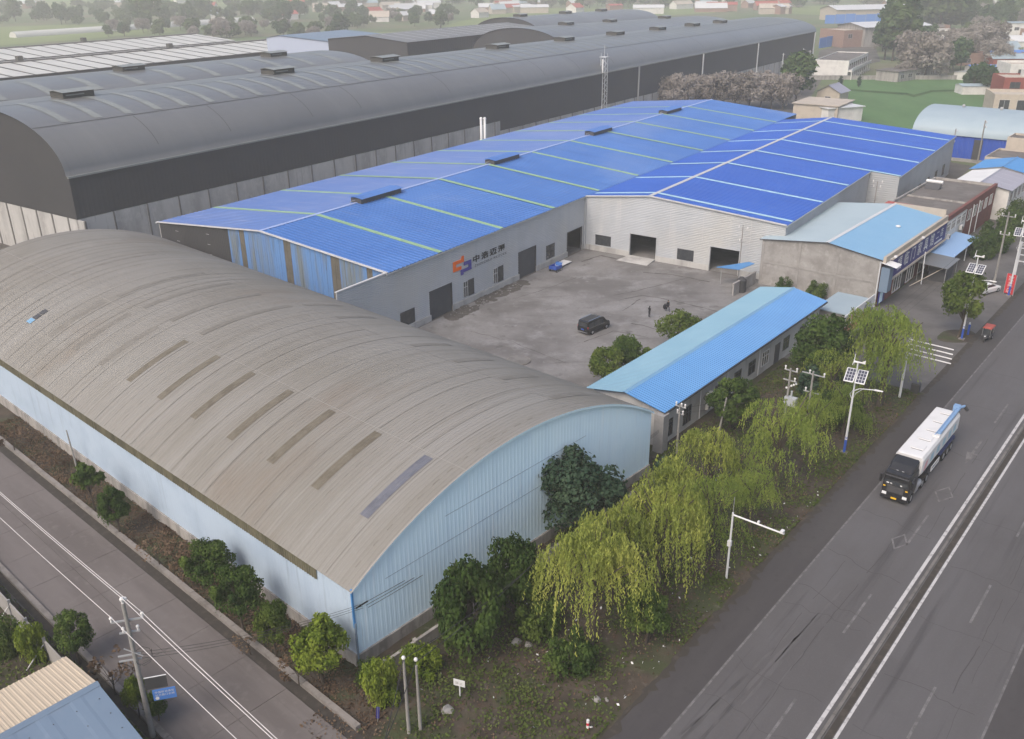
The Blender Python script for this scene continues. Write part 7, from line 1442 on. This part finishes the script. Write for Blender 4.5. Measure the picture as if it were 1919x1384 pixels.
bd = part('board', M['white'], ws, lambda m: m.box(-0.42, 0.42, -0.03, 0.0, 0.95, 1.5)); part('post', M['white'], ws, lambda m: m.tube([(0.0, 0.02, 0), (0.0, 0.02, 0.98)], 0.05, 6)); letters('禁止', 0.26, M['stone'], bd, lambda a, b, d: (-0.3+a, -0.034-d, 1.1+b), depth=0.003, advance=0.3)
bs = thing('banner_post', 'small leaning blue strip banner by the knob-top posts', 'banner', ground_at(708, 1352, 0.1), R_(10))
part('pole', M['steel'], bs, lambda m: m.tube([(0, 0, 0), (0.1, 0, 1.3)], 0.02, 5)); part('banner', M['navy'], bs, lambda m: m.hexa([(-0.1, -0.01, 0.3), (0.12, -0.01, 0.3), (0.12, 0.01, 0.3), (-0.1, 0.01, 0.3), (0.0, -0.01, 1.3), (0.22, -0.01, 1.3), (0.22, 0.01, 1.3), (0.0, 0.01, 1.3)]))
# ---- small things in the yard and on the verge
pt = thing('panel_stack', 'stack of white sheets on the ground by the factory wall', 'sheet stack', S(1.9, -11.2, 0.02), A_S); part('sheet', M['white'], pt, lambda m: m.box(-0.8, 0.8, -1.2, 2.4, 0.30, 0.36)); part('sheet', M['white_metal_roof'], pt, lambda m: m.box(-0.9, 0.7, -1.3, 2.3, 0.2, 0.29)); part('bearer', M['bark'], pt, lambda m: (m.box(-0.7, 0.7, -0.6, -0.4, 0, 0.2), m.box(-0.7, 0.7, 1.2, 1.4, 0, 0.2)))
ct = thing('blue_cart', 'small blue cart beside the white sheets by the factory wall', 'cart', S(2.6, -13.8, 0.02), A_S); part('tray', M['blue_paint'], ct, lambda m: (m.box(-0.7, 0.7, -0.9, 0.9, 0.45, 0.55), m.box(-0.7, -0.62, -0.9, 0.9, 0.55, 0.95), m.box(0.62, 0.7, -0.9, 0.9, 0.55, 0.95), m.box(-0.62, 0.62, -0.9, -0.82, 0.55, 0.95))); part('handle', M['blue_fence'], ct, lambda m: (m.tube([(-0.5, 0.9, 0.6), (-0.5, 1.4, 1.2), (0.5, 1.4, 1.2), (0.5, 0.9, 0.6)], 0.04, 5), m.box(-0.6, 0.6, 1.0, 1.1, 0.6, 1.2)))
for s in (-1, 1):
    for y in (-0.6, 0.6): wheel(ct, s*0.62, y, 0.22, 0.1, s)
mc = thing('manhole_cover', 'round dark cover in the courtyard near the brown roof', 'cover', ground_at(972, 676, 0.02)); part('rim', M['kerb'], mc, lambda m: m.tube([(0, 0, 0), (0, 0, 0.14)], 1.55, 24)); part('lid', M['conc_dark'], mc, lambda m: m.tube([(0, 0, 0.14), (0, 0, 0.17)], 1.4, 24))
sr_ = random.Random(9)
def rock(label, bx, by, s, m_='stone'):
    t = MB(); t.ball((0, 0, 0.3*s), s, 9, 6, 0.6); q = random.Random(bx); t.v = [(x*q.uniform(.75, 1.2), y*q.uniform(.75, 1.2), z*q.uniform(.8, 1.15)) for x, y, z in t.v]
    o = t.build('stone', M[m_]); g_ = ground_at(bx, by, 0.08); o.location = g_; tag(o, label, 'stone')
rock('largest grey stone on the bare verge below the evergreens', 968, 1205, 0.4); rock('smaller grey stone right of the largest one', 990, 1210, 0.32)
rock('pale flat slab of stone beside the white notice board', 838, 1333, 0.45, 'pier'); rock('flat grey stone at the foot of the biggest willow', 1118, 1312, 0.3)
pr_ = random.Random(4)
for i in range(6): rock('small rubble stone scattered on the verge', pr_.uniform(980, 1150), pr_.uniform(1230, 1330), pr_.uniform(0.07, 0.14))
for o in [q for q in scene.objects if q.get('label') == 'small rubble stone scattered on the verge']: o['group'] = 'rubble on the verge'
ys = thing('rubble_heap', 'low heap of dark soil and rubble along the factory wall', 'heap', S(1.3, -31, 0.02), A_S)
hp = MB(); q = random.Random(2)
for k in range(120): hp.ball((q.uniform(-0.9, 1.2), q.uniform(-10, 10), 0.0), q.uniform(0.3, 0.8), 8, 4, 0.22)
tag(hp.build('soil', M['heap'], ys), kind='stuff'); part('rubble', M['stone'], ys, lambda m: [m.ball((q.uniform(-0.6, 1.1), q.uniform(-9, 9), 0.12), q.uniform(0.06, 0.16), 6, 4, 0.8) for _ in range(40)])
# ---- dirt patch round the parking tree
tp = tag(MB().add([(*ground_at(1795+38*math.cos(a)*(1+0.1*math.sin(3*a)), 630+14*math.sin(a)*(1+0.12*math.cos(2*a)))[:2], 0.036) for a in [2*math.pi*i/18 for i in range(18)]][::-1], [tuple(range(18))]).build('tree_pit', M['soil']), kind='structure')
# ================================================================ hazy air
hz = MB().box(-1650, 1650, -1560, 1690, -1.5, 52).build('haze', None); hz['kind'] = 'stuff'
hm = bpy.data.materials.new('haze'); hm.use_nodes = True; hn = hm.node_tree.nodes; hn.remove(hn['Principled BSDF'])
pv = hn.new('ShaderNodeVolumePrincipled'); pv.inputs['Color'].default_value = (0.98, 0.97, 0.93, 1); pv.inputs['Density'].default_value = 0.0005; pv.inputs['Anisotropy'].default_value = 0.1
hm.node_tree.links.new(pv.outputs[0], hn['Material Output'].inputs['Volume']); hz.data.materials.append(hm)
tag(hz, 'thin pale haze lying over the whole place', 'haze')
